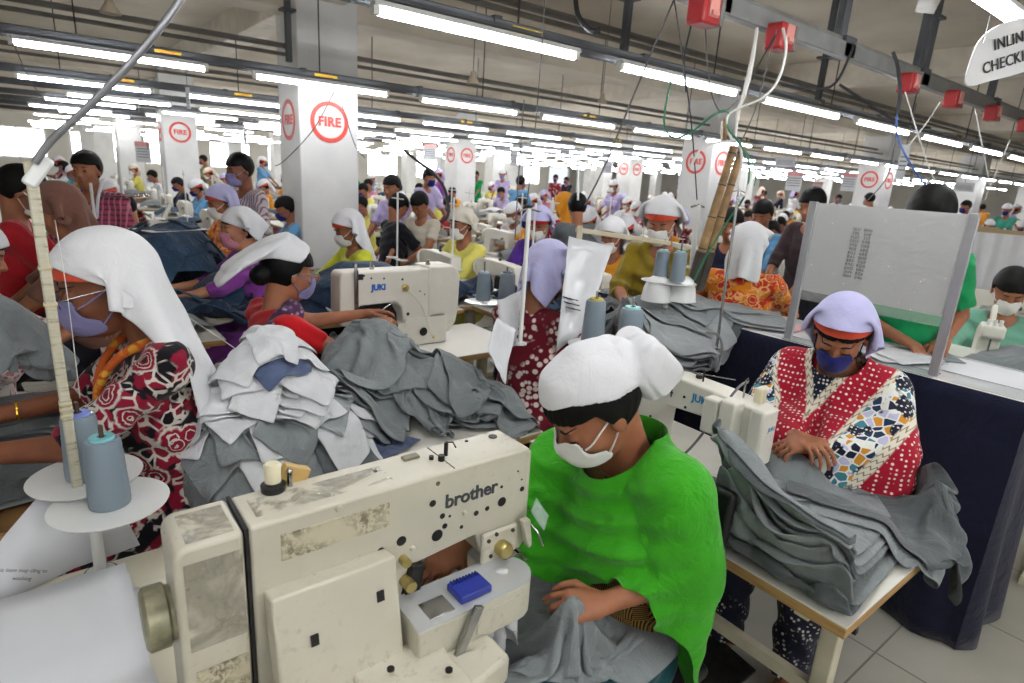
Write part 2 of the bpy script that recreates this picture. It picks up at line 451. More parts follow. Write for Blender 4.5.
# far wall with window openings
fw = MB(); wins = [(-1.5+k*3.3, 2.3) for k in range(13)]
fw.box(((X0+X1)/2, Y1+.1, .5), (X1-X0, .2, 1.0)); fw.box(((X0+X1)/2, Y1+.1, 3.0), (X1-X0, .2, 1.1))
px = X0
for a, w in wins:
    fw.box(((px+a)/2, Y1+.1, 1.725), (a-px, .2, 1.45)); px = a+w
fw.box(((px+X1)/2, Y1+.1, 1.725), (X1-px, .2, 1.45))
struct('wall_far', fw, M_wall)
M_day = plain('daylit pane', 'f4f8ff', .3, var=0, emit=5)
for i, (a, w) in enumerate(wins[:11]):
    f = MB()
    for q in (a+.03, a+w/2, a+w-.03): f.box((q, Y1+.05, 1.725), (.05, .06, 1.45))
    for z in (1.03, 2.42): f.box((a+w/2, Y1+.05, z), (w, .06, .05))
    o = f.obj('window_%d' % (i+1), plain('window frame', '8a8c90', .5)); o['kind'] = 'structure'
    MB().box((a+w/2, Y1+.12, 1.725), (w, .01, 1.45)).obj('pane', M_day, o)
# beams
PX = [2.16+6.9*i for i in range(6)]; PY = [6.3+7.9*j for j in range(5)]
bm_ = MB()
for j, y in enumerate([-1.6]+PY): bm_.box(((X0+X1)/2, y+.3, 3.33), (X1-X0, .36, .46))
struct('trim_1', bm_, M_ceil, .01)
bm_ = MB()
for x in [-2.4]+PX[:1]+PX[1:]: bm_.box((x+.3, (Y0+Y1)/2, 3.38), (.36, Y1-Y0, .34))
struct('trim_2', bm_, plain('beam side paint', 'd3ccbf', .9, var=.05), .01)

# pillars with the round FIRE marks
M_red = plain('fire red paint', 'cf4a42', .6, var=.08, scale=20)
def ring(ro, ri, n=40, t=.004):
    v = []; f = []
    for r, z in ((ro, 0), (ro, t), (ri, t), (ri, 0)):
        for i in range(n): v.append((r*math.cos(2*PI*i/n), r*math.sin(2*PI*i/n), z))
    for k in range(4):
        for i in range(n): f.append((k*n+i, k*n+(i+1) % n, ((k+1) % 4)*n+(i+1) % n, ((k+1) % 4)*n+i))
    return MB().add(v, f)
ring_me = ring(.2, .158).mesh('ring')
fire_me = text_mesh('FIRE', .125, .002, bold=.0055, spacing=1.06)
fire_me.materials.clear(); fire_me.materials.append(M_red); ring_me.materials.append(M_red)
npil = 0
for j, y in enumerate(PY):
    for i, x in enumerate(PX):
        # one behind the frame or hidden ones left out
        b = MB().box((x+.31, y+.31, 1.66), (.62, .62, 3.3)).box((x+.31, y+.31, .06), (.66, .66, .12))
        o = b.obj('trim_%d' % (3+npil), M_pil, bev=.012); o['kind'] = 'structure'; npil += 1
        if y > 15 or x > 17: continue
        for pos, rt in (((x+.31, y-.003, 2.11), (1, 0, 0)), ((x-.003, y+.31, 2.11), (0, -1, 0))):
            for nm, me in (('fire_ring', ring_me), ('fire_text', fire_me)):
                q = bpy.data.objects.new(nm, me); C.objects.link(q); q.parent = o
                q.matrix_local = facing(pos, rt, (0, 0, 1))
# red notice board fixed to the left pillar row
# ================================================================ lamps and rails
def tube_mat():
    m, nt, b = newmat('fluorescent tube'); b.inputs['Base Color'].default_value = (1, 1, 1, 1)
    b.inputs['Emission Color'].default_value = srgb('fcfdff'); b.inputs['Emission Strength'].default_value = LAMP
    return m
LAMP = 42.0
M_tube = tube_mat(); M_white = plain('white enamel', 'c9cbca', .45, var=.03); M_cap = plain('lamp end plastic', 'd9d9d2', .5, var=.02)
M_rail = plain('grey rail', '4b4e53', .55, .2, var=.12, scale=3); M_pipe = plain('pipe paint', '6d6b66', .5, var=.1)
M_black = plain('black rubber', '17171a', .6, var=.05); M_cable = plain('dark cable', '24252a', .6, var=.05)
def lamp_thing():
    t = thing('tube_lamp', '', 'lamp')
    MB().cyl((.03, 0, 0), (1.27, 0, 0), .015, n=10).obj('tube', M_tube, t)
    h = MB().prism([(-.034, .026), (-.022, .05), (.022, .05), (.034, .026), (.03, .024), (-.03, .024)], 0, 1.3, 'x')
    hs_ = h.obj('housing', M_white, t, smooth=False)
    for x in (.0, 1.27):
        e = MB().box((x+.015, 0, .012), (.03, .04, .05)); e.obj('lamp_holder', M_cap, hs_)
    return t
lamp0 = lamp_thing(); first = True
rows = [(.87, 1.9), (2.85, 1.33), (5.93, -.02), (8.85, -.02), (10.8, .5), (12.9, .3), (14.7, .1), (16.5, .6), (19.0, .2), (21.7, 1.3), (24.2, .4), (27.0, .1), (30.0, .2), (34., .3)]
far_tube = MB().cyl((.03, 0, 0), (1.27, 0, 0), .016, n=6).mesh('far tube'); far_tube.materials.append(M_tube)
nl = 0
rn = ['over the inspection table', 'in the nearest full row', 'in the second row back', 'in the third row back']
for k, (y, xs) in enumerate(rows):
    x = xs; i = 0
    while x < 36 and nl < 298:
        vis = at(512, 341, 1)
        d = np.array([x+.6, y, 2.4])-_C; z = d@_F
        ppx = 512+FPX*(d@_cx)/max(z, .01)
        if (z > .5 and -60 < ppx < 1090 and x > -1) or (k < 3 and abs(x) < 5):
            lab = ('tube lamp %s, number %s from the left' % (rn[k], ['one','two','three','four','five','six','seven','eight','nine','ten'][min(i,9)])) if k < 4 and i < 9 else 'small lit fluorescent tube among the distant ceiling rows'
            if k < 4 or z < 16:
                o = lamp0 if first else dup(lamp0); first = False
            else:
                o = bpy.data.objects.new('tube_lamp', far_tube); C.objects.link(o)
            o.location = (x, y+.0, 2.4+ (0 if k < 4 else random.uniform(-.03, .03)))
            tag(o, lab, 'lamp', 'ceiling tube lamps'); nl += 1
            i += 1
        x += 1.66 if k < 6 else 1.85
# unseen tubes added behind and above the camera to brighten surfaces facing it
for y, xs in ((-1.2, -1.6), (-2.3, -1.6), (.87, -1.42), (.87, .24)):
    for k in range(4 if y < 0 else 1):
        o = dup(lamp0, (xs+1.66*k, y, 2.4)); tag(o, 'added fluorescent tube behind the camera, out of view', 'lamp', 'added fill tubes behind the camera')
# rails the lamps hang from
lam_word = ['near the camera over the inspection table', 'crossing above the green shawl worker', 'passing in front of the fire pillar']
for k, (y, xs) in enumerate(rows[1:9]):
    yy = y+.16; t = thing('cable_rail', 'long grey cable rail %s' % (lam_word[k+1] if k < 2 else 'over the %s row of tube lamps back' % ['third', 'fourth', 'fifth', 'sixth', 'seventh', 'eighth'][k-2]), 'rail', (0, yy, 2.5))
    MB().box((16, 0, 0), (38, .055, .085)).obj('channel', M_rail, t, bev=.006)
    for q in range(0, 20 if k < 3 else 0): MB().box((-2+q*1.66*.75+.4, 0, 0), (.05, .075, .105)).obj('joint_clamp', plain('dark clamp', '3a3c40', .5), t)
    MB().box((16, -.16, -.03), (38, .03, .02)).obj('lamp_strip', M_rail, t)
    if k < 3:
        hg = MB()
        for q in range(16): MB().cyl((-1.5+q*1.9, 0, .04), (-1.5+q*1.9, 0, 1.03), .006, n=6).obj('hanger_rod', M_cable, t)
        lb = MB(); 
        for q in (1.0, 2.35, 5.9, 9.6): MB().box((q, -.03, .0), (.22, .006, .045)).obj('yellow_label', plain('label yellow', 'c9a92a', .5), t)
        pi = MB().tube([(-3, .35, .2), (35, .35, .2)], .018).tube([(-3, .5, .3), (35, .5, .3)], .026); pi.obj('conduit', M_pipe, t)
        for q in (1.0, 2.35, 5.9):
            text('label_text', 'CAUTION', .03, M_red, t, facing((q, -.034, 0), (1, 0, 0), (0, 0, 1)))
# the near rail with red sockets
t = thing('socket_rail', 'grey busbar rail with red plug sockets at top right', 'rail', (0, 2.0, 2.58))
MB().box((16, 0, 0), (34, .06, .09)).obj('channel', plain('busbar grey', '7b7c7c', .5, .2, var=.08), t, bev=.006)
MB().box((16, .02, .06), (34, .05, .025)).obj('top_channel', M_pipe, t)
MB().tube([(-2, .18, .12), (34, .18, .12)], .028).obj('conduit', plain('pale pipe', 'a7a59e', .5), t)
hg = MB()
for q in (2.75, 4.1, 5.35, 7.1, 9): MB().box((q, .05, .5), (.07, .05, 1.0)).box((q, .02, .02), (.14, .1, .12)).obj('hanger', M_rail, t, bev=.004)
M_sock = plain('socket red', 'a8262b', .35, var=.06)
sock = None
for n_, (x, wd) in enumerate([(2.55, 'first, at the top edge'), (3.22, 'second, beside the white cord bundle'), (4.95, 'third, beside the black cable'), (5.85, 'fourth'), (6.85, 'fifth'), (7.9, 'sixth')]):
    if sock is None:
        sock = thing('plug_socket', '', 'socket', (x, 1.95, 2.53))
        MB().box((0, 0, 0), (.13, .1, .13)).obj('body', M_sock, sock, bev=.012)
        MB().box((0, -.055, .01), (.07, .012, .09)).box((0, -.062, -.02), (.05, .02, .02)).obj('face', plain('socket pink', 'c9867f', .4), sock, bev=.003)
        MB().box((.078, 0, 0), (.03, .1, .12)).obj('side_cover', plain('socket grey', '6e6a66', .5), sock, bev=.004)
        o = sock
    else: o = dup(sock)
    o.location = (x, 1.93, 2.5); tag(o, 'red plug socket under the grey busbar, %s from the left' % wd, 'socket', 'red plug sockets')
# junction blocks and hooks near the nearest lamp, ceiling fans
def fan(x, y, lab):
    t = thing('ceiling_fan', lab, 'fan', (x, y, 2.95))
    MB().cyl((0, 0, .08), (0, 0, .6), .012).obj('down_rod', M_white, t)
    MB().lathe([(.0, -.05), (.09, -.04), (.12, 0), (.1, .06), (.03, .1)], (0, 0, 0)).obj('motor', M_white, t)
    for k in range(3):
        a = 2*PI*k/3+.4; c, s = math.cos(a), math.sin(a)
        v = [(.1, -.04), (.18, -.07), (.6, -.06), (.62, .05), (.18, .05), (.1, .04)]
        v3 = [(p*c-q*s, p*s+q*c, z+.02*q*10) for z in (0, .008) for p, q in v]
        n = 6; f = [(i, (i+1) % n, n+(i+1) % n, n+i) for i in range(n)]+[tuple(range(n-1, -1, -1)), tuple(range(n, 2*n))]
        MB().add(v3, f).obj('blade', plain('fan blade', 'b9b6ae', .4), t)
fan(4.4, 1.7, 'pale ceiling fan above the busbar rail at upper right')
fan(1.0, 4.3, 'white ceiling fan above the left lamps')
fan(5.8, .75, 'pale ceiling fan behind the hanging checking sign')
# small bell shaped lamp holders hanging from the ceiling
bell = None
for i, (px_, py_, d_, w_) in enumerate([(110, 8, 3.3, 'over the left rail'), (473, 80, 4.6, 'over the second lamp row'), (602, 100, 6., 'right of the steel post'), (668, 15, 3.3, '')]):
    if i == 3: continue
    p = at(px_, py_, d_); t = thing('pendant_holder', 'small cone shaped pendant holder on a thin wire %s' % w_, 'lamp holder', (p[0], p[1], p[2]))
    MB().lathe([(.02, .06), (.022, .03), (.05, -.02), (.052, -.03)]).obj('cone', plain('aged plastic', 'a79a86', .6), t)
    MB().cyl((0, 0, .05), (0, 0, 3.5-p[2]), .003, n=6).obj('wire', M_cable, t)
# steel drop posts between ceiling and rails
for i, (x, y, w) in enumerate([(1.95, 5.9, 'beside the fire pillar top'), (3.55, 3.35, 'behind the nearest lamp row'), (6.2, 3.2, 'near the right end of the lamp row'), (5.6, 2.1, 'wide and dark beside the hanging sign')]):
    t = thing('drop_post', 'dark steel drop post from the ceiling, %s' % w, 'post', (x, y, 2.56 if i < 3 else 2.64))
    MB().box((0, 0, (3.54-(2.56 if i < 3 else 2.64))/2), (.05 if i < 3 else .09, .05, 3.54-(2.56 if i < 3 else 2.64))).obj('post', M_rail, t, bev=.004)
    MB().box((0, 0, .42), (.12, .12, .02)).obj('bracket', M_rail, t)
# ================================================================ people
HEADPR = [(Ell((-.012, 0, .035), (.098, .076, .094)), .0), (Ell((.028, 0, -.03), (.064, .06, .085)), .03),
          (Ell((.056, 0, -.09), (.03, .03, .024)), .03), (Ell((.07, 0, -.052), (.024, .032, .03)), .02),
          (Cone((.084, 0, .02), (.108, 0, -.022), .008, .0125), .01), (Ell((.098, .01, -.026), (.009, .008, .007)), .006), (Ell((.098, -.01, -.026), (.009, .008, .007)), .006),
          (Ell((.06, .037, -.02), (.026, .026, .026)), .02), (Ell((.06, -.037, -.02), (.026, .026, .026)), .02),
          (Cone((.084, -.036, .032), (.084, .036, .032), .009, .009), .012),
          (Ell((.089, 0, -.052), (.012, .024, .0065)), .003), (Ell((.086, 0, -.065), (.012, .02, .007)), .003)]
EARS = [(Ell((-.004, s*.079, -.008), (.017, .008, .03)), .006) for s in (1, -1)]
EYES = [Ell((.079, s*.031, .008), (.0165, .0165, .0135)) for s in (1, -1)]
SOCK = [Ell((.098, s*.031, .012), (.02, .021, .015)) for s in (1, -1)]
def head_d(Q, ears=True):
    d = np.full(Q.shape[:-1], 1, np.float32)
    for p, k in HEADPR: d = smin(d, p.d(Q), k)
    for p in SOCK: d = -smin(-d, p.d(Q), .012)
    for p in EYES: d = smin(d, p.d(Q), .003)
    if ears:
        for p, k in EARS: d = smin(d, p.d(Q), k)
    return d
class HeadPrim:
    def __init__(s, c, M, sc=1): s.c = np.array(c, np.float32); s.M = np.array(M, np.float32); s.sc = sc
    def bb(s): return s.c-.16*s.sc, s.c+.16*s.sc
    def d(s, P): return head_d((P-s.c)@s.M/s.sc)*s.sc
def head_surf(y, z, off=.0, back=False):
    """x of the face surface at (y,z), found by marching in from the front"""
    x = .16
    for _ in range(60):
        d = float(head_d(np.array([[x, y, z]], np.float32))[0])-off
        if d < .0006: break
        x -= d*.8
    return x
def head_wrap(a, z, off=0.):
    """point of the head surface in the direction of angle a about the z axis at height z"""
    r = .17; c, s = math.cos(a), math.sin(a)
    for _ in range(60):
        d = float(head_d(np.array([[r*c, r*s, z]], np.float32), False)[0])-off
        if d < .0006: break
        r -= d*.8
    return (r*c, r*s, z)
_hk = {}
def hk(name, fn):
    if name not in _hk: _hk[name] = fn()
    return _hk[name]
def wav(P, f, seed=0):
    r = np.random.default_rng(seed); z = 0
    for k in range(4):
        v = r.normal(size=3); v /= np.linalg.norm(v); z = z+np.sin(P@(v*f*(1+.5*k))+r.uniform(0, 6.28)+1.1*np.sin(P@(r.normal(size=3)*f*.6)))/(1+.6*k)
    return z*.4
SKULL = Ell((-.012, 0, .035), (.098, .076, .094))
def m_hair(style, h=.004):
    def fn(P):
        d = SKULL.d(P)-.014
        hl = .062-.55*(P[:, 0]-.05)                      # front hairline: above this plane
        front = np.maximum(-(P[:, 2]-.046-np.maximum(0, .06-np.abs(P[:, 1]))*.18), P[:, 0]-.2)
        side = P[:, 0]-(.004+.35*(P[:, 2]+.01)) if style != 'short' else P[:, 0]-(-.0+.5*(P[:, 2]))
        keep = np.minimum(front, np.maximum(side, -(P[:, 2]+(.075 if style != 'short' else .05))))
        d = np.maximum(d, keep)
        lines = .0007*np.sin(P[:, 1]*420+6*np.sin(P[:, 0]*25)) if style != 'short' else .0013*wav(P, 90, 3)
        d = d+lines
        if style == 'parted':
            d = d+.004*np.exp(-(P[:, 1]/.004)**2)*(P[:, 2] > .05)
        if style in ('bun', 'net'):
            d = smin(d, Ell((-.115, 0, -.03), (.042, .05, .045)).d(P)+lines, .015)
        if style == 'low':
            d = smin(d, Cone((-.08, 0, -.03), (-.1, 0, -.1), .045, .03).d(P)+lines, .02)
        return d
    return sdf_mesh('hair_'+style, fn, (-.19, -.12, -.16), (.13, .12, .17), h)
def shellk(P, off): return SKULL.d(P)-off
def m_scarf(style, h=.0055):
    def fn(P):
        x, y, z = P[:, 0], P[:, 1], P[:, 2]
        if style == 'cap':            # stiff white cotton cap: a ridge over the crown and a wide gathered back
            d = shellk(P, .017)
            d = smin(d, Cone((.02, 0, .095), (-.03, 0, .122), .05, .02).d(P), .03)
            d = smin(d, Cone((-.03, 0, .116), (-.10, 0, .07), .02, .035).d(P), .03)
            d = np.maximum(d, -(z-.092-.62*(np.minimum(x, .05)-.05)*.9))
            Mb = Matrix.Rotation(R(-28), 3, 'Y')
            back = Box((-.135, 0, .002), (.054, .076, .062), .034, Matrix.Rotation(R(6), 3, 'Y')).d(P)
            fold = .003*np.maximum(0, 1-np.abs(x+.10-.3*(z-.05))/.012)
            d = smin(d, back, .010)+.0028*np.sin(y*120+4*np.sin(x*30))*(x < -.1)+.0016*wav(P, 42, 2)
            return d
        if style == 'kerchief':       # over the crown with a hanging back
            d = np.maximum(shellk(P, .024), -(z-.058-.42*(-x-.0)*.2))
            d = smin(d, Cone((-.05, 0, .12), (-.09, 0, .1), .03, .045).d(P), .04)
            t = Cone((-.1, .0, .05), (-.155, .0, -.13), .06, .04).d(P)
            t = smin(t, Ell((-.14, 0, -.06), (.028, .095, .1)).d(P), .03)
            d = smin(d, t, .03)+.0035*np.sin(y*110+20*z)*(x < -.06)+.0016*wav(P, 45, 5)
            return np.maximum(d, -(SKULL.d(P)-.008)) if False else d
        if style == 'drape':          # covers the head and falls down the back past the shoulder
            d = np.maximum(shellk(P, .024), (x-.35*(z-.0)-.045+.0))
            t = Cone((-.05, 0, .07), (-.15, 0, -.1), .085, .095).d(P)
            t = smin(t, Cone((-.15, 0, -.1), (-.24, 0, -.33), .085, .085).d(P), .04)
            flat = Cone((-.06, 0, .05), (-.14, 0, -.10), .083, .09)
            inner = smin(Cone((-.0, 0, .0), (-.0, 0, -.25), .088, .14).d(P), SKULL.d(P)-.009, .03)
            d = smin(d, t, .05)
            d = np.maximum(d, -inner)
            d = np.maximum(d, (x-.02-.45*(z-.06)))
            d = d+.0045*np.sin((y*85+x*30)+2.*np.sin(z*14))*(np.clip(-z*6+.4, .15, 1))+.0015*wav(P, 40, 5)
            return np.maximum(d, -(z+.36-.35*np.sin(0)*x)-.1*np.abs(y))
        if style == 'flap':           # white cloth pinned at the crown, standing out stiffly over the bun
            d = np.maximum(shellk(P, .024), -(z-.06-.9*(x-.0)*(x > .0)+.5*np.minimum(x, 0)*-1*0))
            d = np.maximum(d, x-.055)
            b = Ell((-.15, 0, .06), (.15, .095, .022), Matrix.Rotation(R(-42), 3, 'Y')).d(P)
            b2 = Ell((-.235, 0, -.03), (.085, .08, .012), Matrix.Rotation(R(-58), 3, 'Y')).d(P)
            d = smin(smin(d, b, .035), b2, .02)
            return d+.0035*wav(P, 38, 7)+.003*np.sin(y*85+x*20)
    lim = dict(cap=((-.29, -.14, -.08), (.13, .14, .2)), kerchief=((-.24, -.13, -.24), (.13, .13, .2)), drape=((-.36, -.22, -.46), (.13, .22, .17)), flap=((-.36, -.14, -.2), (.12, .14, .2)))[style]
    return sdf_mesh('headscarf_'+style, fn, lim[0], lim[1], h)
def m_band(z0=.046, z1=.084, slope=.22, off=.0195, h=.004):
    def fn(P):
        zz = P[:, 2]+slope*(-P[:, 0])*-1*0+0
        zc = P[:, 2]-slope*(-P[:, 0]-.0)*.0
        d = shellk(P, off); d = np.maximum(d, -(shellk(P, off-.008)))
        t = P[:, 2]+slope*P[:, 0]*-1+.0
        t = P[:, 2]-slope*(.08-P[:, 0])*-.0
        return np.maximum(np.maximum(d, P[:, 2]-(z1-.25*(.09-P[:, 0]))), (z0-.25*(.09-P[:, 0]))-P[:, 2])
    return sdf_mesh('band', fn, (-.15, -.12, -.06), (.14, .12, .16), h)
def m_mask(kind='flat', h=.003):
    def fn(P):
        x, y, z = P[:, 0], P[:, 1], P[:, 2]
        d = smin(head_d(P, False), Ell((.082, 0, -.045), (.038, .042, .05)).d(P), .02)
        sh = np.maximum(d-.0065, -(d-.002))
        b = Box((.12, 0, -.048), (.086, .055, .050), .018).d(P)
        return np.maximum(sh, b)+.0008*np.sin(z*500)*(kind == 'wide')
    return sdf_mesh('mask_'+kind, fn, (0, -.09, -.13), (.15, .09, .03), h)
def m_strap(kind='loop', s=1):
    b = MB()
    if 1:
        if kind == 'loop':      # two strands from the mask corners to the ear
            for z0, z1 in ((-.02, .016), (-.088, -.03)):
                pts = []
                for t in np.linspace(0, 1, 9):
                    a = (.62+t*(1.62-.62))*s; pts.append(head_wrap(a, z0+(z1-z0)*t, .003))
                b.tube(pts, .0022, 6)
        else:                   # tied behind the neck
            for z0, z1 in ((-.02, .0), (-.088, -.045)):
                pts = [head_wrap((.62+t*1.7)*s, z0+(z1-z0)*t, .004) for t in np.linspace(0, 1, 12)]
                b.tube(pts, .0026, 6)
    return b.mesh('strap')
def m_brow(s):
    b = MB()
    if 1:
        pts = []
        for t in np.linspace(0, 1, 7):
            y = s*(.014+.036*t); z = .027+.008*math.sin(t*2.4); pts.append((head_surf(y, z)+.0005, y, z))
        b.tube(pts, [.0018, .003, .0032, .003, .0026, .0018, .001], 6)
    return b.mesh('eyebrow')
def m_lash(s):
    b = MB()
    if 1:
        pts = []
        for t in np.linspace(0, 1, 7):
            y = s*(.017+.029*t); z = .003-.004*math.sin(t*PI); pts.append((head_surf(y, z)+.0003, y, z))
        b.tube(pts, [.0008, .0016, .0018, .0018, .0018, .0016, .0008], 6)
    return b.mesh('eyelash')
def m_eye(s):
    b = MB()
    if 1:
        y, z = s*.032, .007; b.sphere((head_surf(y, z)-.0035, y, z), (.006, .0085, .0048), 10)
    return b.mesh('eye')
def m_lips():
    b = MB(); x = head_surf(0, -.058)
    b.sphere((x-.004, 0, -.055), (.007, .02, .0045), 12).sphere((x-.005, 0, -.063), (.0075, .017, .005), 12); return b.mesh('lips')
def m_glasses():
    b = MB()
    for s in (1, -1):
        pts = [(.112, s*(.033+.024*math.cos(a)), .004+.017*math.sin(a)) for a in np.linspace(0, 2*PI, 17)]
        b.tube(pts, .0014, 6); b.tube([(.112, s*.057, .01), (.06, s*.08, .012), (.0, s*.088, .01), (-.02, s*.086, -.005)], .0014, 6)
    b.tube([(.112, -.01, .008), (.115, 0, .011), (.112, .01, .008)], .0014, 6)
    return b.mesh('glasses')

def hand_prims(W, d, nrm, curl=.5, spread=.12, side=1, sc=1, pinch=False):
    """W wrist, d direction of the hand, nrm back-of-hand normal; side +1: thumb towards +lat"""
    d = np.array(d, float); d /= np.linalg.norm(d); n = np.array(nrm, float); n -= d*(n@d); n /= np.linalg.norm(n)
    lat = np.cross(n, d)*side; W = np.array(W, float); pr = []
    def pt(x, l, z): return W+(d*x+lat*l+n*z)*sc
    pr.append((Cone(pt(-.01, 0, 0), pt(.03, 0, 0), .021*sc, .02*sc), .012))
    for l, r in ((.028, .0145), (.010, .0155), (-.010, .0150), (-.027, .0135)):
        pr.append((Cone(pt(.015, l*.6, 0), pt(.078-abs(l)*.15, l, 0), .016*sc, r*.82*sc), .012))
    L = [(.040, .024, .020), (.044, .028, .021), (.041, .026, .020), (.033, .02, .018)]
    for q, (l, ls) in enumerate(zip((.030, .010, -.010, -.029), L)):
        a = -.15+(.0 if q else 0); p = pt(.080-abs(l)*.12, l, 0); ang = spread*(1.5-q)*.5
        dirl = d*math.cos(ang)+lat*math.sin(ang); rr = (.0088, .0088, .0083, .0074)[q]*sc; cu = 0
        for k, le in enumerate(ls):
            cu += curl*(1.0, 1.15, .8)[k]*(1+.12*q) if not (pinch and q == 0) else curl*.9
            v = dirl*math.cos(cu)-n*math.sin(cu); e = p+v*le*sc
            pr.append((Cone(p, e, rr*(1-.07*k), rr*(.93-.07*k)), .002 if k else .006)); p = e
    p = pt(.022, .026, -.006); th = lat*.75+d*.66-n*.25; th /= np.linalg.norm(th)
    e = p+th*.038*sc; pr.append((Cone(p, e, .014*sc, .0105*sc), .008)); th2 = d*.9+lat*.1-n*(.35+.3*curl); th2 /= np.linalg.norm(th2)
    e2 = e+th2*.03*sc; pr.append((Cone(e, e2, .0102*sc, .0095*sc), .002)); th3 = d*.85-lat*.25-n*(.4+.4*curl); th3 /= np.linalg.norm(th3)
    pr.append((Cone(e2, e2+th3*.022*sc, .0093*sc, .0078*sc), .002))
    return pr
def drape_shawl(B, t, mat, hem, full=1.15, dx=.02, m=96, r0=(.10, .085), zc=.0, slack=0., seed=0, steps=130, name='shawl', thick=.003, tilt=.55, fwd=.02, pad=0., fold=None):
    """a shawl of real cloth let down round the neck over shoulders, chest and arms; hem(theta) gives its length per direction (0 = front, pi/2 = left)"""
    th = np.arange(m)*2*PI/m; H = np.array([hem(a) for a in th]); n = int(np.median(H)/dx)+2; D1 = (H/(n-1))[None]
    i = np.arange(n)[:, None]; rr_ = np.hypot(r0[0]*np.cos(th), r0[1]*np.sin(th))[None]+i*D1*.93
    P = np.stack([rr_*np.cos(th)[None]+fwd, rr_*np.sin(th)[None], .035-i*D1*.30-np.clip(np.cos(th), -.2, 1)[None]*r0[0]*tilt+.004*np.sin(th*9+seed)[None]*np.minimum(i, 8)+0*rr_], -1)+B.neck+np.array((0, 0, zc))
    P = P.astype(np.float32); prev = P.copy(); w = np.ones((n, m), np.float32); w[0] = 0; w[1] = .3
    La = 2*PI*(.094+i*D1*.93)/m*full; LR = D1
    caps = []
    for k in 'rl': caps += [(B.sh[k], B.el[k], .064+pad, .056+pad), (B.el[k], B.wr[k], .054, .036)]
    caps += [(B.sh['r'], B.sh['l'], .066+pad*1.2, .066+pad*1.2), (B.hip['r'], B.kn['r'], .12, .1), (B.hip['l'], B.kn['l'], .12, .1)]
    ells = [(B.chest, (.128*B.g+pad*.6, .165*B.g+pad, .185)), ((B.pel+B.chest)/2, (.125*B.g, .155*B.g, .22)), (B.pel, (.15*B.g, .185*B.g, .16)), (B.chest+np.array((.06, 0, .0)), (.085+pad, .15+pad, .12+pad)), (B.neck+np.array((-.01, 0, .02)), (.068, .068, .12))]
    R_ = lambda a, k: np.roll(a, -k, 1)
    for it in range(steps):
        v = (P-prev)*.93; prev = P.copy(); P += v*w[..., None]; P[..., 2] -= .0013*w
        for _ in range(4):
            for o in (0, 1):
                q = (n-o)//2; a, b = slice(o, o+2*q, 2), slice(o+1, o+2*q, 2); A, Bq = P[a][:q], P[b][:q]; d = Bq-A; l = np.linalg.norm(d, axis=-1)+1e-9
                wa, wb = w[a][:q], w[b][:q]; c = d*((l-LR)/l)[..., None]/(wa+wb+1e-9)[..., None]; P[a][:q] += c*wa[..., None]; P[b][:q] -= c*wb[..., None]
            for o in (0, 1):
                Q = np.roll(P, -o, 1); W = np.roll(w, -o, 1); A, Bq = Q[:, 0::2], Q[:, 1::2]; d = Bq-A; l = np.linalg.norm(d, axis=-1)+1e-9; e = (l-np.roll(La, -o, 1)[:, 0::2])/l; e = np.where(e < 0, e*.6, e)
                wa, wb = W[:, 0::2], W[:, 1::2]; c = d*e[..., None]/(wa+wb+1e-9)[..., None]; Q[:, 0::2] = A+c*wa[..., None]; Q[:, 1::2] = Bq-c*wb[..., None]; P = np.roll(Q, o, 1)
            d = P[2:]-P[:-2]; l = np.linalg.norm(d, axis=-1)+1e-9; c = d*(np.minimum(l-2*D1*.93, 0)/l*.12)[..., None]; P[:-2] += c*w[:-2][..., None]; P[2:] -= c*w[2:][..., None]
            d = P-P[:1]; l = np.linalg.norm(d, axis=-1)+1e-9; mx = i*D1*1.02+.001; ov = np.minimum(mx/l, 1); P = (P[:1]+d*ov[..., None]).astype(np.float32)
            for c0, r in ells:
                q = (P-c0)/np.array(r); l = np.sqrt((q*q).sum(-1)); hit = (l < 1) & (w > .5)
                if hit.any(): P[hit] = q[hit]/l[hit][:, None]*np.array(r)+c0; P[hit] += (prev[hit]-P[hit])*.3
            for a, b, ra, rb in caps:
                ba = b-a; tt = np.clip(((P-a)@ba)/(ba@ba), 0, 1); q = P-a-tt[..., None]*ba; l = np.linalg.norm(q, axis=-1); r = ra+(rb-ra)*tt; hit = (l < r) & (w > .5)
                if hit.any(): P[hit] += q[hit]/(l[hit][:, None]+1e-9)*(r-l)[hit][:, None]; P[hit] += (prev[hit]-P[hit])*.3
    for _ in range(3): P[2:] = P[2:]*.5+.25*(np.roll(P, 1, 1)+np.roll(P, -1, 1))[2:]
    if fold is not None:
        du = np.gradient(P, axis=0); dv = (np.roll(P, -1, 1)-np.roll(P, 1, 1)); nn = np.cross(dv, du); nn /= np.linalg.norm(nn, axis=-1)[..., None]+1e-9
        nn[(nn*(P-B.chest)).sum(-1) < 0] *= -1
        fo = fold(P-B.neck); P = P+nn*fo[..., None]
    ii = np.arange(n-1)[:, None]; jj = np.arange(m)[None]; j2 = (jj+1) % m
    F = np.stack([ii*m+jj, (ii+1)*m+jj, (ii+1)*m+j2, ii*m+j2], -1).reshape(-1, 4)
    me = mesh_np(name, P.reshape(-1, 3), F); o = link(name, me, mat, t)
    s = o.modifiers.new('solid', 'SOLIDIFY'); s.thickness = thick; s.offset = 0; q = o.modifiers.new('sub', 'SUBSURF'); q.levels = 1; q.render_levels = 1
    return o
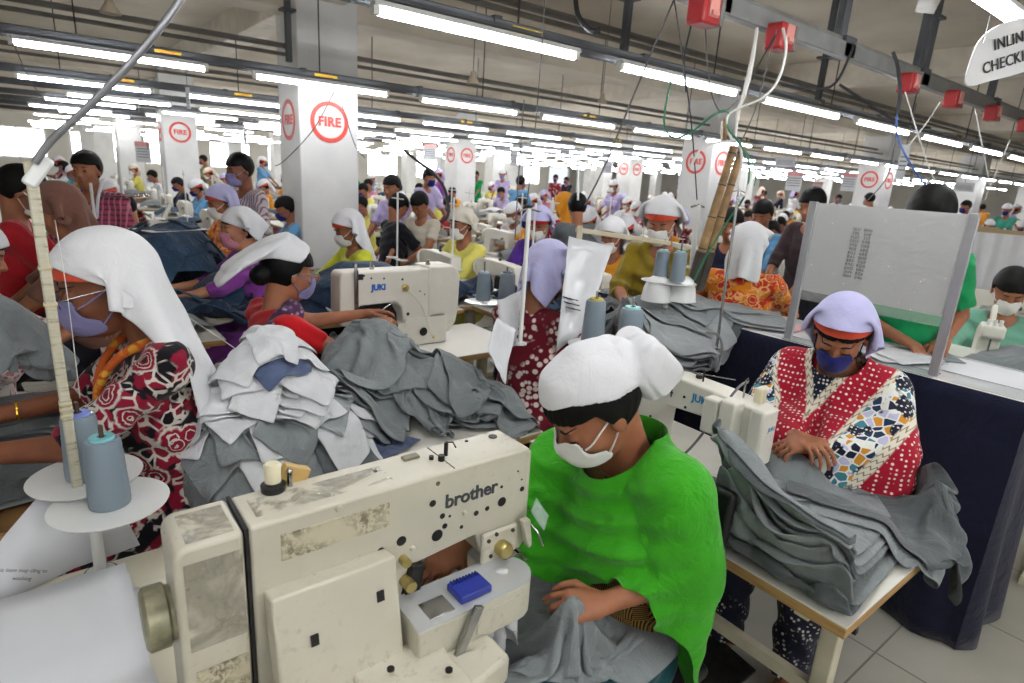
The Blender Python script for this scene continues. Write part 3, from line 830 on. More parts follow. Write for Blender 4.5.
def veil(B, t, mat, L=.6, W=.5, dx=.022, zf=.082, seed=0, steps=110, arc=.16, hs=1., name='headscarf', side=0., thick=.003, slope=.06):
    """a headscarf: real cloth pinned round the brow, settled over the skull, neck and back"""
    n, m = int(L/dx)+1, int(W/dx)+1; HM = B.HM; hc = B.hc; sk = (.122*hs, .101*hs, .118*hs)
    v = (np.arange(m)-(m-1)/2)*dx; a = np.clip(v/.098/hs, -1.95, 1.95)
    row = np.stack([.112*hs*np.cos(a)-.012, .098*hs*np.sin(a), (zf-slope*(1-np.cos(a)))*hs], 1)
    P = np.zeros((n, m, 3), np.float32)
    for i in range(n):
        u = i*dx*.9; r_ = row.copy(); k = min(i/3, 1)
        r_[:, 0] = row[:, 0]*(1-k)+k*(.07-u+0*v); r_[:, 1] = row[:, 1]*(1-k)+k*v*.85+side*u; r_[:, 2] = row[:, 2]*(1-k)+k*(.165-.25*abs(v)-max(0, u-.2)*.5)+.006*np.sin(v*60+seed)*k
        P[i] = r_@HM.T+hc
    pin = np.zeros((n, m), bool); pin[0, np.abs(v) <= arc] = True
    cols = [(hc+HM@np.array((-.012, 0, .032*hs)), sk, HM), (hc+HM@np.array((-.005, 0, -.045)), (.088, .082, .10), HM),
            (B.neck+np.array((-.02, 0, .01)), (.085, .085, .12), np.eye(3)), (B.neck+np.array((-.015, 0, -.075)), (.085, .22*B.g, .085), np.eye(3)), (B.chest, (.135*B.g, .18*B.g, .2), np.eye(3)), (B.pel, (.16, .2, .2), np.eye(3))]
    def col(P, prev):
        for c, r, M in cols:
            q = (P-c)@M/np.array(r); l = np.sqrt((q*q).sum(-1)); hit = l < 1
            if hit.any():
                o = (q[hit]/np.maximum(l[hit], .05)[:, None]*np.array(r))@np.array(M).T+c; P[hit] = o; P[hit] += (prev[hit]-P[hit])*.35
    hf = HF(-2, -2, 2, 2, .5, -1.)
    P = settle(P, dx, hf, steps, 0, .2, pin, .0014, 0, col, damp=.93, inner=4)
    P = P[:, :, :]
    o = cloth_obj(name, P, mat, thick, 1, t); return o
class CutCone(Cone):
    def __init__(s, a, b, ra, rb): super().__init__(a, b, ra, rb); s.n = (s.b-s.a)/np.linalg.norm(s.b-s.a)
    def d(s, P): return np.maximum(super().d(P), (P-s.b)@s.n)
def ik(S, H, l1, l2, pole):
    S, H, pole = (np.array(v, float) for v in (S, H, pole)); D = H-S; L = np.linalg.norm(D); L2 = min(L, (l1+l2)*.995); u = D/L
    H = S+u*L2; a = (l1*l1-l2*l2+L2*L2)/(2*L2); h = math.sqrt(max(l1*l1-a*a, 0)); p = pole-u*(pole@u); p /= np.linalg.norm(p)
    return S+u*a+p*h, H
M_skin = {}
def skin(tone):
    if tone in M_skin: return M_skin[tone]
    m, nt, b = newmat('skin '+tone); c = {'mid': '9a6448', 'dark': '7c4c36', 'light': 'b98262'}[tone]
    cc = srgb(c); n = noise(nt, 18, 4)
    nt.links.new(ramp(nt, n, [(.3, tuple(x*.86 for x in cc[:3])+(1,)), (.7, tuple(x*1.1 for x in cc[:3])+(1,))]), b.inputs['Base Color'])
    b.inputs['Roughness'].default_value = .48; b.inputs['Subsurface Weight'].default_value = .08; b.inputs['Subsurface Radius'].default_value = (.02, .008, .004)
    b.inputs['Specular IOR Level'].default_value = .35
    M_skin[tone] = m; return m
M_hair = plain('black hair', '060505', .6, var=.1, scale=60, spec=.2)
M_brow = plain('dark brow', '120c0a', .7, var=0)
M_lip = plain('lip', '83443b', .45, var=.05)

class Body:
    """skeleton of one person in its own frame: x forward, y left, z up, origin on the floor under the hips"""
    def __init__(s, sit=True, lift=0., lean=.05, head=(.0, 0, 0), headoff=(0, 0, 0), rh=(.42, -.12, .86), lh=(.42, .12, .86), sc=1., girth=1., rpole=(-.2, -1, -.9), lpole=(-.2, 1, -.9), armlen=1., twist=0., el=None):
        s.sit = sit; z0 = (.50 if sit else .90)+lift; s.z0 = z0; g = girth
        s.pel = np.array((0, 0, z0)); s.chest = np.array((lean*.75, 0, z0+.33)); s.neck = np.array((lean, 0, z0+.545))
        s.hc = s.neck+np.array((.035+.0, 0, .145))+np.array(headoff); s.hsc = 1.0*sc
        p, y, r = head; s.HM = np.array((Matrix.Rotation(y, 3, 'Z')@Matrix.Rotation(p, 3, 'Y')@Matrix.Rotation(r, 3, 'X')))
        c, t = math.cos(twist), math.sin(twist)
        def tw(v): return np.array((v[0]*c-v[1]*t, v[0]*t+v[1]*c, v[2]))
        s.sh = {'r': s.neck+tw(np.array((-.015, -.155*g, -.055))), 'l': s.neck+tw(np.array((-.015, .155*g, -.055)))}
        s.el = {}; s.wr = {}
        for k, H, pole in (('r', rh, rpole), ('l', lh, lpole)): s.el[k], s.wr[k] = ik(s.sh[k], H, .27*armlen, .24*armlen, pole)
        s.g = g
        for k, v in (el or {}).items(): s.el[k] = np.array(v, float)
        s.hip = {'r': s.pel+np.array((.02, -.09, -.02)), 'l': s.pel+np.array((.02, .09, -.02))}
        if sit:
            s.kn = {k: s.hip[k]+np.array((.40, -.03 if k == 'r' else .03, .0)) for k in 'rl'}
            s.an = {k: s.kn[k]*np.array((1, 1, 0))+np.array((-.03, 0, .09)) for k in 'rl'}
        else:
            s.kn = {k: s.hip[k]+np.array((.01, 0, -.42)) for k in 'rl'}; s.an = {k: s.hip[k]*np.array((1, 1, 0))+np.array((-.02, 0, .09)) for k in 'rl'}
    def torso(s, infl=0.):
        g = s.g; t = [(Ell(s.pel+(0, 0, .02), (.125*g, .165*g, .13)), 0), (Ell((s.pel+s.chest)/2+(0, 0, 0), (.10*g, .132*g, .2)), .06), (Ell(s.chest, (.105*g, .145*g, .165)), .06),
             (Cone(s.sh['r']+(0, .02, 0), s.sh['l']+(0, -.02, 0), .048, .048), .06)]
        return [(p, k) for p, k in t]
    def skinprims(s, fingers=True, curl=.5, hn=None, hd=None, pinch=False):
        pr = [(p, k) for p, k in s.torso()]
        pr.append((Cone(s.neck-(.01, 0, .03), s.hc+s.HM@np.array((-.03, 0, -.05)), .054, .050), .03))
        pr.append((Cone(s.sh['r'], s.sh['l'], .04, .04), .03))
        for k in 'rl':
            pr.append((Cone(s.sh[k], s.el[k], .047, .037), .02)); pr.append((Cone(s.el[k], s.wr[k], .038, .0235), .01))
            pr.append((Cone(s.hip[k], s.kn[k], .075, .055), .03)); pr.append((Cone(s.kn[k], s.an[k], .054, .036), .01))
            pr.append((Cone(s.an[k]+(-.02, 0, -.045), s.an[k]+(.15, 0, -.06), .036, .026), .02))
            f = s.wr[k]-s.el[k]; f /= np.linalg.norm(f)
            n = np.array((0, 0, 1.)) if not hn else np.array(hn[k], float); dd = f if not hd or k not in hd else np.array(hd[k], float)
            if fingers: pr += hand_prims(s.wr[k]+f*.01, dd, n, curl if not isinstance(curl, dict) else curl[k], side=(1 if k == 'r' else -1), pinch=pinch)
            else: pr.append((Cone(s.wr[k], s.wr[k]+dd*.11, .022, .028), .01))
        return pr
    def bounds(s, m=.1):
        pts = np.array([s.pel, s.hc+(0, 0, .05), s.hc+(.08, 0, 0), s.hc-(.08, 0, 0), *s.sh.values(), *s.el.values(), *s.wr.values(), *s.kn.values(), *s.an.values()]); lo, hi = pts.min(0)-m, pts.max(0)+m
        lo = np.minimum(lo, np.array((-.16, -.22, 0))); hi = np.maximum(hi, np.array((.2, .22, 0))); lo[2] = max(lo[2], -.0); return lo, hi
def build_person(name, label, loc, rotz, B, h=.008, tone='mid', top=None, sleeve=.6, bottom=None, hair='bun', scarf=None, scarf_mat=None, band=None, mask=None, maskkind='flat', strap='loop', strapmat=None,
                 shawl=None, shawl_mat=None, fingers=True, curl=.5, glasses=False, eyes='down', lips=False, neckr=.085, fold=.004, group=None, hn=None, hd=None, pinch=False, seed=0, topname='kameez', vneck=.0, skirt=.0, lowcut=None, hscale=1., scarf_len=None, scarf_side=0., scarf_w=None, bandz=0.):
    t = thing(name, label, 'person', loc, rotz, group)
    hp = HeadPrim(B.hc, B.HM, hscale); pr = B.skinprims(fingers, curl, hn, hd, pinch)
    def body(P):
        d = field(pr, P)
        lo, hi = hp.bb()
        if not ((lo-.04 > P.max(0)).any() or (hi+.04 < P.min(0)).any()): d = smin(d, hp.d(P), .014)
        return d
    lo, hi = B.bounds(.13)
    me = sdf_mesh('body', body, lo, hi, h, 1); link('body', me, skin(tone), t)
    # ---- upper garment
    if top is not None:
        ti = .016
        tp = [(p, k) for p, k in B.torso()]
        ex = []
        for k in 'rl':
            S, E_, Wk = B.sh[k], B.el[k], B.wr[k]
            if sleeve <= 1: e = S+(E_-S)*sleeve; ex.append((CutCone(S, e, .056, .060), .03))
            else:
                e = E_+(Wk-E_)*(sleeve-1); ex.append((Cone(S, E_, .056, .05), .03)); ex.append((CutCone(E_, e, .05, .043), .02))
        if skirt:
            for k in 'rl': ex.append((Cone(B.hip[k], B.hip[k]+(B.kn[k]-B.hip[k])*skirt, .1, .085), .05))
        nk = B.neck+np.array((.045+vneck*.6, 0, .035))
        def topf(P):
            d = smin(field(tp, P, ti), field(ex, P), .03)
            f = fold*(np.sin(P[:, 2]*70+P[:, 1]*24+4*np.sin(P[:, 0]*16+P[:, 1]*9+seed))+wav(P, 26, seed))
            d = d+f
            q = P-nk; q = q*np.array((1, 1.05, .8 if vneck < .01 else .62), np.float32)
            return np.maximum(d, -(np.linalg.norm(q, axis=-1)-neckr))
        l2 = lo.copy()
        me = sdf_mesh(topname, topf, l2, hi, h*1.05, 2); link(topname, me, top, t)
    if bottom is not None:
        bp = [(Ell(B.pel+(0, 0, -.01), (.145, .18, .12)), 0)]
        for k in 'rl':
            bp.append((Cone(B.hip[k], B.kn[k], .1, .078), .05)); bp.append((CutCone(B.kn[k], B.an[k], .08, .065), .03))
        def botf(P): return field(bp, P)+.006*(np.sin(P[:, 2]*50+P[:, 1]*60+3*np.sin(P[:, 0]*20+seed)))
        me = sdf_mesh('trousers', botf, lo, (hi[0], hi[1], B.z0+.12), h*1.3, 2); link('trousers', me, bottom, t)
    # ---- head pieces share one mesh per style
    HMx = Matrix.Translation(Vector([float(v) for v in B.hc])) @ Matrix(B.HM.tolist()).to_4x4() @ Matrix.Scale(hscale, 4)
    def put(nm, me, mat, label=None, par=None):
        o = bpy.data.objects.new(nm, me); C.objects.link(o); o.parent = t; o.matrix_local = HMx
        if not len(me.materials): me.materials.append(mat)
        o.material_slots[0].link = 'OBJECT'; o.material_slots[0].material = mat
        if label: o['label'] = label
        if par: o.parent = par; o.matrix_local = Matrix()
        return o
    rs = .004 if h < .0075 else .006
    if hair == 'bun' and scarf in ('drape', 'kerchief') and h < .012: hair = 'flat'
    if hair: put('hair', hk('hair'+hair+str(rs), lambda: m_hair(hair, rs)), M_hair)
    if scarf and scarf in ('drape', 'kerchief') and h < .012:
        big = scarf == 'drape'
        veil(B, t, scarf_mat, L=(scarf_len or (.62 if big else .36)), W=(scarf_w or (.46 if big else .40)), dx=(.02 if h < .0075 else .028), zf=(.094+bandz) if band else .07, seed=seed, arc=.19, hs=hscale, slope=.09 if big else .065, side=scarf_side)
    elif scarf: put('headscarf' if scarf != 'cap' else 'cap', hk('sc'+scarf+str(rs), lambda: m_scarf(scarf, rs*1.2)), scarf_mat)
    if band: put('headband', hk('band%s%s' % (rs, bandz), lambda: m_band(.052+bandz, .092+bandz, h=rs)), band)
    if mask:
        mk = put('face_mask', hk('mask'+maskkind, lambda: m_mask(maskkind)), mask)
        for q in (1, -1): put('mask_strap', hk('strap%s%d' % (strap, q), lambda: m_strap(strap, q)), strapmat or mask, par=mk)
    for q in (1, -1):
        put('eyebrow', hk('brow%d' % q, lambda: m_brow(q)), M_brow)
        if eyes == 'down': put('eyelash', hk('lash%d' % q, lambda: m_lash(q)), M_brow)
        else: put('eye', hk('eye%d' % q, lambda: m_eye(q)), plain('dark eye', '15100e', .2, var=0))
    if lips: put('lips', hk('lips', m_lips), M_lip)
    if glasses: put('glasses', hk('glasses', m_glasses), plain('steel', '8b8f93', .25, .9, var=0))
    if shawl is not None:
        sd, slo, shi = shawl(B)
        me = sdf_mesh('shawl', sd, slo, shi, h*1.05, 2); link('shawl', me, shawl_mat, t)
    return t
# ---- patterned cloths
def mapr(nt, s, a, b, c=0, d=1, clamp=True):
    n = N(nt, 'ShaderNodeMapRange'); n.clamp = clamp
    nt.links.new(s, n.inputs[0])
    for i, v in zip((1, 2, 3, 4), (a, b, c, d)): n.inputs[i].default_value = v
    return n.outputs[0]
def mth(nt, op, a, b=None, c=None):
    n = N(nt, 'ShaderNodeMath', operation=op)
    for i, v in enumerate((a, b, c)):
        if v is None: continue
        if isinstance(v, bpy.types.NodeSocket): nt.links.new(v, n.inputs[i])
        else: n.inputs[i].default_value = v
    return n.outputs[0]
def voro(nt, vec, scale, feature='F1', rnd=1):
    v = N(nt, 'ShaderNodeTexVoronoi', feature=feature); v.inputs['Scale'].default_value = scale; v.inputs['Randomness'].default_value = rnd
    nt.links.new(vec, v.inputs['Vector']); return v
BW = [(.0, (0, 0, 0, 1)), (1, (1, 1, 1, 1))]
def step(nt, s, t, w=.02, inv=False): return mapr(nt, s, t-w, t+w, 1 if inv else 0, 0 if inv else 1)
def cloth_base(name, rough=.85):
    m, nt, b = newmat(name); b.inputs['Roughness'].default_value = rough; b.inputs['Specular IOR Level'].default_value = .2; b.inputs['Sheen Weight'].default_value = .1
    v = coords(nt); bump(nt, b, noise(nt, 16, 5, v, dist=1.), .3, .01); return m, nt, b, v
def floral(name, base, dark, light, scale=11):
    m, nt, b, v = cloth_base(name)
    w = N(nt, 'ShaderNodeTexNoise'); w.inputs['Scale'].default_value = 9; nt.links.new(v, w.inputs['Vector'])
    vm = N(nt, 'ShaderNodeVectorMath', operation='MULTIPLY_ADD'); nt.links.new(w.outputs[1], vm.inputs[0]); vm.inputs[1].default_value = (.07, .07, .07); nt.links.new(v, vm.inputs[2])
    V = vm.outputs[0]
    blob = noise(nt, 13, 2, V); c = mix(nt, step(nt, blob, .49), base, dark)
    lf = voro(nt, V, 30, 'DISTANCE_TO_EDGE'); n2 = noise(nt, 20, 1, V)
    leaf = mth(nt, 'MULTIPLY', step(nt, lf.outputs[0], .10, .02, True), step(nt, n2, .5, .03))
    c = mix(nt, leaf, c, light)
    fl = voro(nt, v, scale*.75); d = fl.outputs[0]
    wob = mth(nt, 'ADD', d, mth(nt, 'MULTIPLY', noise(nt, 60, 1, v), .16))
    c = mix(nt, step(nt, wob, .5, .02, True), c, light); c = mix(nt, step(nt, wob, .44, .02, True), c, base)
    ring_ = mth(nt, 'SINE', mth(nt, 'MULTIPLY', wob, 60)); c = mix(nt, mth(nt, 'MULTIPLY', step(nt, ring_, .62, .1), step(nt, wob, .40, .02, True)), c, light)
    c = mix(nt, step(nt, wob, .17, .02, True), c, dark)
    nt.links.new(c, b.inputs['Base Color']); return m
def dots(nt, v, base, dot, scale=60, r=.3):
    q = voro(nt, v, scale, rnd=.15); return mix(nt, step(nt, q.outputs[0], r, .05, True), base, dot)
def bands_mat(name):
    m, nt, b, v = cloth_base(name); s = N(nt, 'ShaderNodeSeparateXYZ'); nt.links.new(v, s.inputs[0])
    ay = mth(nt, 'ABSOLUTE', mth(nt, 'ADD', s.outputs[1], .02)); z = s.outputs[2]
    k = mth(nt, 'SUBTRACT', mth(nt, 'MULTIPLY', ay, 1.25), mth(nt, 'MULTIPLY', mth(nt, 'SUBTRACT', z, 1.0), .62))   # grows away from the neck
    k = mth(nt, 'ADD', k, mth(nt, 'MULTIPLY', noise(nt, 6, 2, v), .03))
    red = dots(nt, v, 'a3122b', 'e9dcd6', 62, .28); navy = dots(nt, v, '10142a', 'd9d6cf', 75, .3)
    cell = voro(nt, v, 34); cl = N(nt, 'ShaderNodeSeparateColor'); nt.links.new(cell.outputs[1], cl.inputs[0])
    fl = ramp(nt, cl.outputs[0], [(0, '16304e'), (.25, '3f7d8c'), (.45, 'c98a2a'), (.6, 'b8b9d6'), (.8, '141a30'), (.9, 'd8dcd2')], 'CONSTANT')
    fl = mix(nt, step(nt, voro(nt, v, 34, 'DISTANCE_TO_EDGE').outputs[0], .07, .02, True), fl, 'dfe0dc'); fl = mix(nt, step(nt, noise(nt, 16, 1, v), .56), fl, navy)
    zz = mth(nt, 'ADD', z, mth(nt, 'MULTIPLY', mth(nt, 'PINGPONG', mth(nt, 'MULTIPLY', k, 1), .01), 1.2))
    zig = mix(nt, step(nt, mth(nt, 'PINGPONG', mth(nt, 'MULTIPLY', zz, 1), .012), .009, .001), 'd8d2c2', '8a7f6a')
    def at_(c, t, new): return mix(nt, step(nt, k, t, .004), c, new)
    c = navy; c = at_(c, .0, zig); c = at_(c, .035, red); c = at_(c, .165, zig); c = at_(c, .185, fl); c = at_(c, .345, zig); c = at_(c, .385, red)
    nt.links.new(c, b.inputs['Base Color']); return m
def basket(name, a, c):
    m, nt, b, v = cloth_base(name); s = N(nt, 'ShaderNodeSeparateXYZ'); nt.links.new(v, s.inputs[0])
    ch = N(nt, 'ShaderNodeTexChecker'); ch.inputs['Scale'].default_value = 26; nt.links.new(v, ch.inputs['Vector'])
    l1 = step(nt, mth(nt, 'PINGPONG', s.outputs[2], .0024), .0013, .0003); l2 = step(nt, mth(nt, 'PINGPONG', s.outputs[1], .0024), .0013, .0003)
    f = N(nt, 'ShaderNodeMix'); nt.links.new(ch.outputs[1], f.inputs[0]); nt.links.new(l1, f.inputs[2]); nt.links.new(l2, f.inputs[3])
    nt.links.new(mix(nt, f.outputs[0], a, c), b.inputs['Base Color']); return m
def plaid(name, a, c, e=None, s=28):
    m, nt, b, v = cloth_base(name); q = N(nt, 'ShaderNodeSeparateXYZ'); nt.links.new(v, q.inputs[0])
    h = step(nt, mth(nt, 'PINGPONG', q.outputs[2], .5/s), .36/s, .002); w = step(nt, mth(nt, 'PINGPONG', q.outputs[1], .5/s), .36/s, .002)
    col = mix(nt, h, a, c); col = mix(nt, mth(nt, 'MULTIPLY', w, .6), col, e or c); nt.links.new(col, b.inputs['Base Color']); return m
def stripes(name, a, c, s=.014, t=.35):
    m, nt, b, v = cloth_base(name); q = N(nt, 'ShaderNodeSeparateXYZ'); nt.links.new(v, q.inputs[0])
    h = step(nt, mth(nt, 'PINGPONG', q.outputs[1], s), s*t, .0006, True); nt.links.new(mix(nt, h, a, c), b.inputs['Base Color']); return m
def speck(name, a, c, scale=50, r=.3):
    m, nt, b, v = cloth_base(name); w = N(nt, 'ShaderNodeTexNoise'); q = voro(nt, v, scale, rnd=.8)
    col = mix(nt, mth(nt, 'MULTIPLY', step(nt, q.outputs[0], r, .06, True), step(nt, noise(nt, 7, 1, v), .5, .05)), a, c); nt.links.new(col, b.inputs['Base Color']); return m

F_green = fabric('bright green cotton', '379a1a', '4fb427', bmp=.5, var=.05)
F_white = fabric('white cotton', 'd3d4d8', 'e6e7ea', bmp=.2, var=.02)
F_lav = fabric('pale lavender cotton', 'b5b4dc', 'c6c5ea', bmp=.25, var=.03)
F_cream = fabric('cream cotton', 'cfc9bb', bmp=.2, var=.02)
F_orange = fabric('orange red cotton', 'c84a32', bmp=.15, var=.03)
F_red = fabric('plain red cotton', 'b5161d', bmp=.2, var=.05)
F_maskw = fabric('white mask cloth', 'd4d4d0', bmp=.1, var=.02)
F_maskblue = fabric('navy mask cloth', '1c2266', bmp=.2)
F_maskpur = fabric('grey violet mask cloth', '75729a', bmp=.1)
F_floral = floral('crimson floral print', '7e0e2a', '0e0a12', 'bdb6ae', 14)
F_bands = bands_mat('banded print of red dots and flowers')
F_basket = basket('brown basket print', '2a1a12', '8d7034')
F_dark = fabric('dark cotton', '1a1a22'); F_grey = fabric('grey twill', '777d80', '979da0', bmp=.5, var=.05)

def fold_of(P, f=90, seed=0): return wav(P, f*.35, seed)
# ================================================================ A: green shawl worker
def shawl_green(B):
    L, Rr = B.el['l'], B.el['r']
    pr = [(p, k) for p, k in B.torso(.0)]
    ex = [(Cone(B.sh['r'], B.sh['l'], .062, .062), .05), (Cone(B.sh['l'], L+np.array((-.02, .02, .02)), .072, .088), .05), (Cone(B.sh['r'], Rr+(B.sh['r']-Rr)*.25, .07, .082), .05),
          (Ell(B.chest+(.06, 0, .02), (.075, .15, .15)), .05), (Cone(B.neck+(.06, .10, .0), B.neck+(.105, -.07, -.07), .045, .04), .04), (Cone(B.neck+(-.06, .07, .0), B.neck+(-.06, -.09, -.0), .05, .05), .04)]
    hang = [(Ell(L+np.array((-.06, .035, -.14)), (.085, .034, .30)), .05), (Ell(L+np.array((-.0, .05, -.02)), (.10, .04, .12)), .04)]
    nk = B.neck+np.array((.05, -.0, .06)); z0 = B.z0
    def fn(P):
        d = smin(smin(field(pr, P, .024), field(ex, P), .05), field(hang, P), .04)
        x, y, z = P[:, 0]-B.neck[0], P[:, 1]-B.neck[1], P[:, 2]-B.neck[2]
        s = np.sqrt((y*1.0+.02)**2*.55+(z-.10)**2)
        fr = np.clip((x+.03)*12, 0, 1)
        cowl = np.sin(s*118+1.6*np.sin(y*11)+z*6)*np.clip((.42-s)*6, 0, 1)*fr
        diag = np.sin((z*1.0-y*.75+x*.2)*52+2.4*np.sin(y*9+z*5))*np.clip(s*4-.4, 0, 1)
        vert = np.sin((P[:, 0]*60+P[:, 1]*35)+1.5*np.sin(z*9))*np.clip((.0-z-.18)*5, 0, 1)*np.clip((y-.14)*14, 0, 1)
        cowl = np.sign(cowl)*np.abs(cowl)**.8
        d = d-.012*cowl-.0075*diag-.010*vert-.004*wav(P, 20, 3)-.010
        q = P-nk; q = q*np.array((1, 1, .62), np.float32); d = np.maximum(d, -(np.linalg.norm(q, axis=-1)-.088))
        hem = B.z0+.215+.05*np.sin(P[:, 1]*9+1)-.10*np.clip(y, -.1, .3)                       # hem across the front
        hang_ok = np.maximum(.165-y+.25*np.clip(x-.02, 0, 1), 0)                                  # the hanging end at her left side
        low = np.where(y > .17, B.z0-.30, hem)
        low = hem+(B.z0-.30-hem)*np.clip((y-.17)*25, 0, 1)*np.clip((.06-x)*30, 0, 1)
        d = np.maximum(d, (low-P[:, 2])*.8)
        return d
    return fn, np.minimum(B.sh['r'], L)-np.array((.26, .32, .62)), np.maximum(B.sh['l'], L)+np.array((.35, .22, .22))
bA = Body(lift=.045, lean=.03, head=(R(42), R(-12), R(-4)), headoff=(.085, .0, -.02), rh=(.42, -.12, .86), lh=(.19, .15, .80), lpole=(-.35, 1, -.25), rpole=(-.1, -1, -.5), armlen=.9, el={'l': (-.03, .205, .845)})
A = build_person('person', 'woman in bright green shawl and white cap bent over the large sewing machine in front', (1.12, .875, 0), PI+R(-6), bA, h=.005, tone='mid', top=F_basket, sleeve=.75, bottom=fabric('teal cotton', '1f4f57'),
    hair='parted', scarf='cap', scarf_mat=F_white, mask=F_maskw, strap='loop', curl={'l': .75, 'r': .3}, hn={'l': (.1, .55, .85), 'r': (0, 0, 1)}, hd={'l': (.9, -.2, .12)}, pinch=True, fold=.004, hscale=1.08)

def crease(t): return 1-2*np.abs(np.sin(t*.5))**.75
def foldA(Q):
    x, y, z = Q[..., 0], Q[..., 1], Q[..., 2]; fr = np.clip((x+.0)*10, 0, 1)
    s = np.sqrt((y*1.0+.02)**2*.6+(z-.10)**2)
    cowl = crease(s*98+1.5*np.sin(y*10+1)+z*5)*np.clip((.46-s)*7, 0, 1)*fr*np.clip((s-.12)*20, 0, 1)
    diag = crease((z*1.0-y*.9+x*.2)*62+2.2*np.sin(y*9+z*6))*np.clip(s*6-1.6, 0, 1)*(.5+.5*fr)
    return .016*cowl+.011*diag
def hemA(a):
    a = (a+PI) % (2*PI)-PI; g = lambda c, w: math.exp(-((a-c)/w)**2)
    return .30-.05*g(.8, .45)+.02*g(-.8, .5)+.10*g(1.5, .3)+.42*g(2.1, .34)
drape_shawl(bA, A, F_green, hemA, full=1.05, dx=.0115, m=168, slack=0., r0=(.112, .085), tilt=.8, seed=2, pad=.021, fold=foldA)
# ================================================================ B: patterned shawl worker on the right
def shawl_bands(B):
    pr = B.torso(); L, Rr = B.el['l'], B.el['r']
    ex = [(Cone(B.sh['r'], B.sh['l'], .06, .06), .05), (Cone(B.sh['l'], L+(B.sh['l']-L)*.12, .07, .088), .04), (Cone(B.sh['r'], Rr+(B.sh['r']-Rr)*.2, .07, .085), .04), (Ell(B.chest+(.055, 0, -.0), (.085, .15, .17)), .05),
          (Ell(L+np.array((-.06, .03, -.08)), (.07, .04, .15)), .05)]
    nk = B.neck+np.array((.06, 0, .05))
    def fn(P):
        d = smin(field(pr, P, .022), field(ex, P), .05); x, y, z = P[:, 0]-B.neck[0], P[:, 1]-B.neck[1], P[:, 2]-B.neck[2]
        s = np.sqrt(y**2*.7+(z-.06)**2); d = d-.006*np.sin(s*100+np.sin(y*12)*1.5)*np.clip(x*10+.5, 0, 1)*np.clip((.4-s)*5, 0, 1)-.004*wav(P, 18, 6)
        q = (P-nk)*np.array((1, 1, .62), np.float32); d = np.maximum(d, -(np.linalg.norm(q, axis=-1)-.082))
        return np.maximum(d, B.z0+.10+.05*np.sin(y*8)-P[:, 2])
    return fn, np.minimum(B.sh['r'], Rr)-np.array((.26, .25, .5)), np.maximum(B.sh['l'], L)+np.array((.32, .24, .22))
bB = Body(lift=.085, lean=.05, head=(R(34), R(8), R(-3)), headoff=(.04, 0, -.02), rh=(.36, -.02, .93), lh=(.37, .06, .93), lpole=(.25, 1, -.45), rpole=(-.1, -1, -.6), girth=1.05)
Bp = build_person('person', 'woman in red and navy printed shawl with lavender headscarf sewing at the right', (2.28, .9, 0), PI+R(10), bB, h=.0055, tone='mid', top=speck('red dotted print', '97122a', 'e2d0cb', 70, .3), sleeve=1.0, bottom=speck('navy print', '14172a', 'b9b4a8', 60),
    hair='parted', scarf='kerchief', scarf_mat=F_lav, band=F_orange, mask=F_maskblue, strap='tie', strapmat=F_dark, bandz=.02, curl=.5, hn={'l': (0, .3, 1), 'r': (0, -.3, 1)}, hd={'l': (.6, -.75, -.1)})

def hemB(a):
    a = (a+PI) % (2*PI)-PI; g = lambda c, w: math.exp(-((a-c)/w)**2)
    return .44+.03*math.sin(a*3)+.14*g(1.75, .45)+.02*g(-1.6, .4)
drape_shawl(bB, Bp, F_bands, hemB, full=1.15, dx=.02, m=100, slack=.2, seed=5, pad=.012, fold=lambda Q: .45*foldA(Q))
# ================================================================ C: floral kameez worker at the left
bC = Body(lift=.17, lean=.03, head=(R(16), R(2), 0), headoff=(.05, 0, -.0), rh=(.40, -.16, .98), lh=(.46, .02, .95), lpole=(-.3, 1, -.8), rpole=(-.3, -1, -.8), girth=1.06, armlen=1.08)
Cp = build_person('person', 'woman in crimson floral kameez with long white headscarf and glasses at left', (.245, 1.93, 0), PI, bC, h=.0055, tone='dark', top=F_floral, sleeve=1.0, bottom=F_floral,
    hair='bun', scarf='drape', scarf_mat=F_white, band=F_orange, mask=F_maskpur, maskkind='flat', strap='loop', glasses=True, curl=.35, neckr=.085, skirt=.7, hscale=1.08)
sc = MB().tube([tuple(bC.neck+np.array(p)) for p in ((-.03, .085, .0), (.06, .075, -.02), (.12, .04, -.09), (.145, .03, -.17), (.15, .05, -.26))], [.009, .014, .017, .015, .012], 10, smooth=4)
sc.tube([tuple(bC.neck+np.array(p)) for p in ((-.03, -.085, .0), (.06, -.075, -.02), (.12, -.04, -.09), (.14, -.03, -.17))], [.009, .013, .015, .012], 10, smooth=4)
sc.obj('scarf', speck('orange print scarf', 'b5531f', 'd8a234', 40, .5), Cp)
f = bC.wr['r']*.8+bC.el['r']*.2; g = bC.wr['r']-bC.el['r']
MB().tube([tuple(f+np.array((.0, .030*math.cos(a), .030*math.sin(a)))) for a in np.linspace(0, 2*PI, 13)], .004, 6).obj('bangle', plain('gold', 'c9a23c', .25, .9, var=0), Cp)

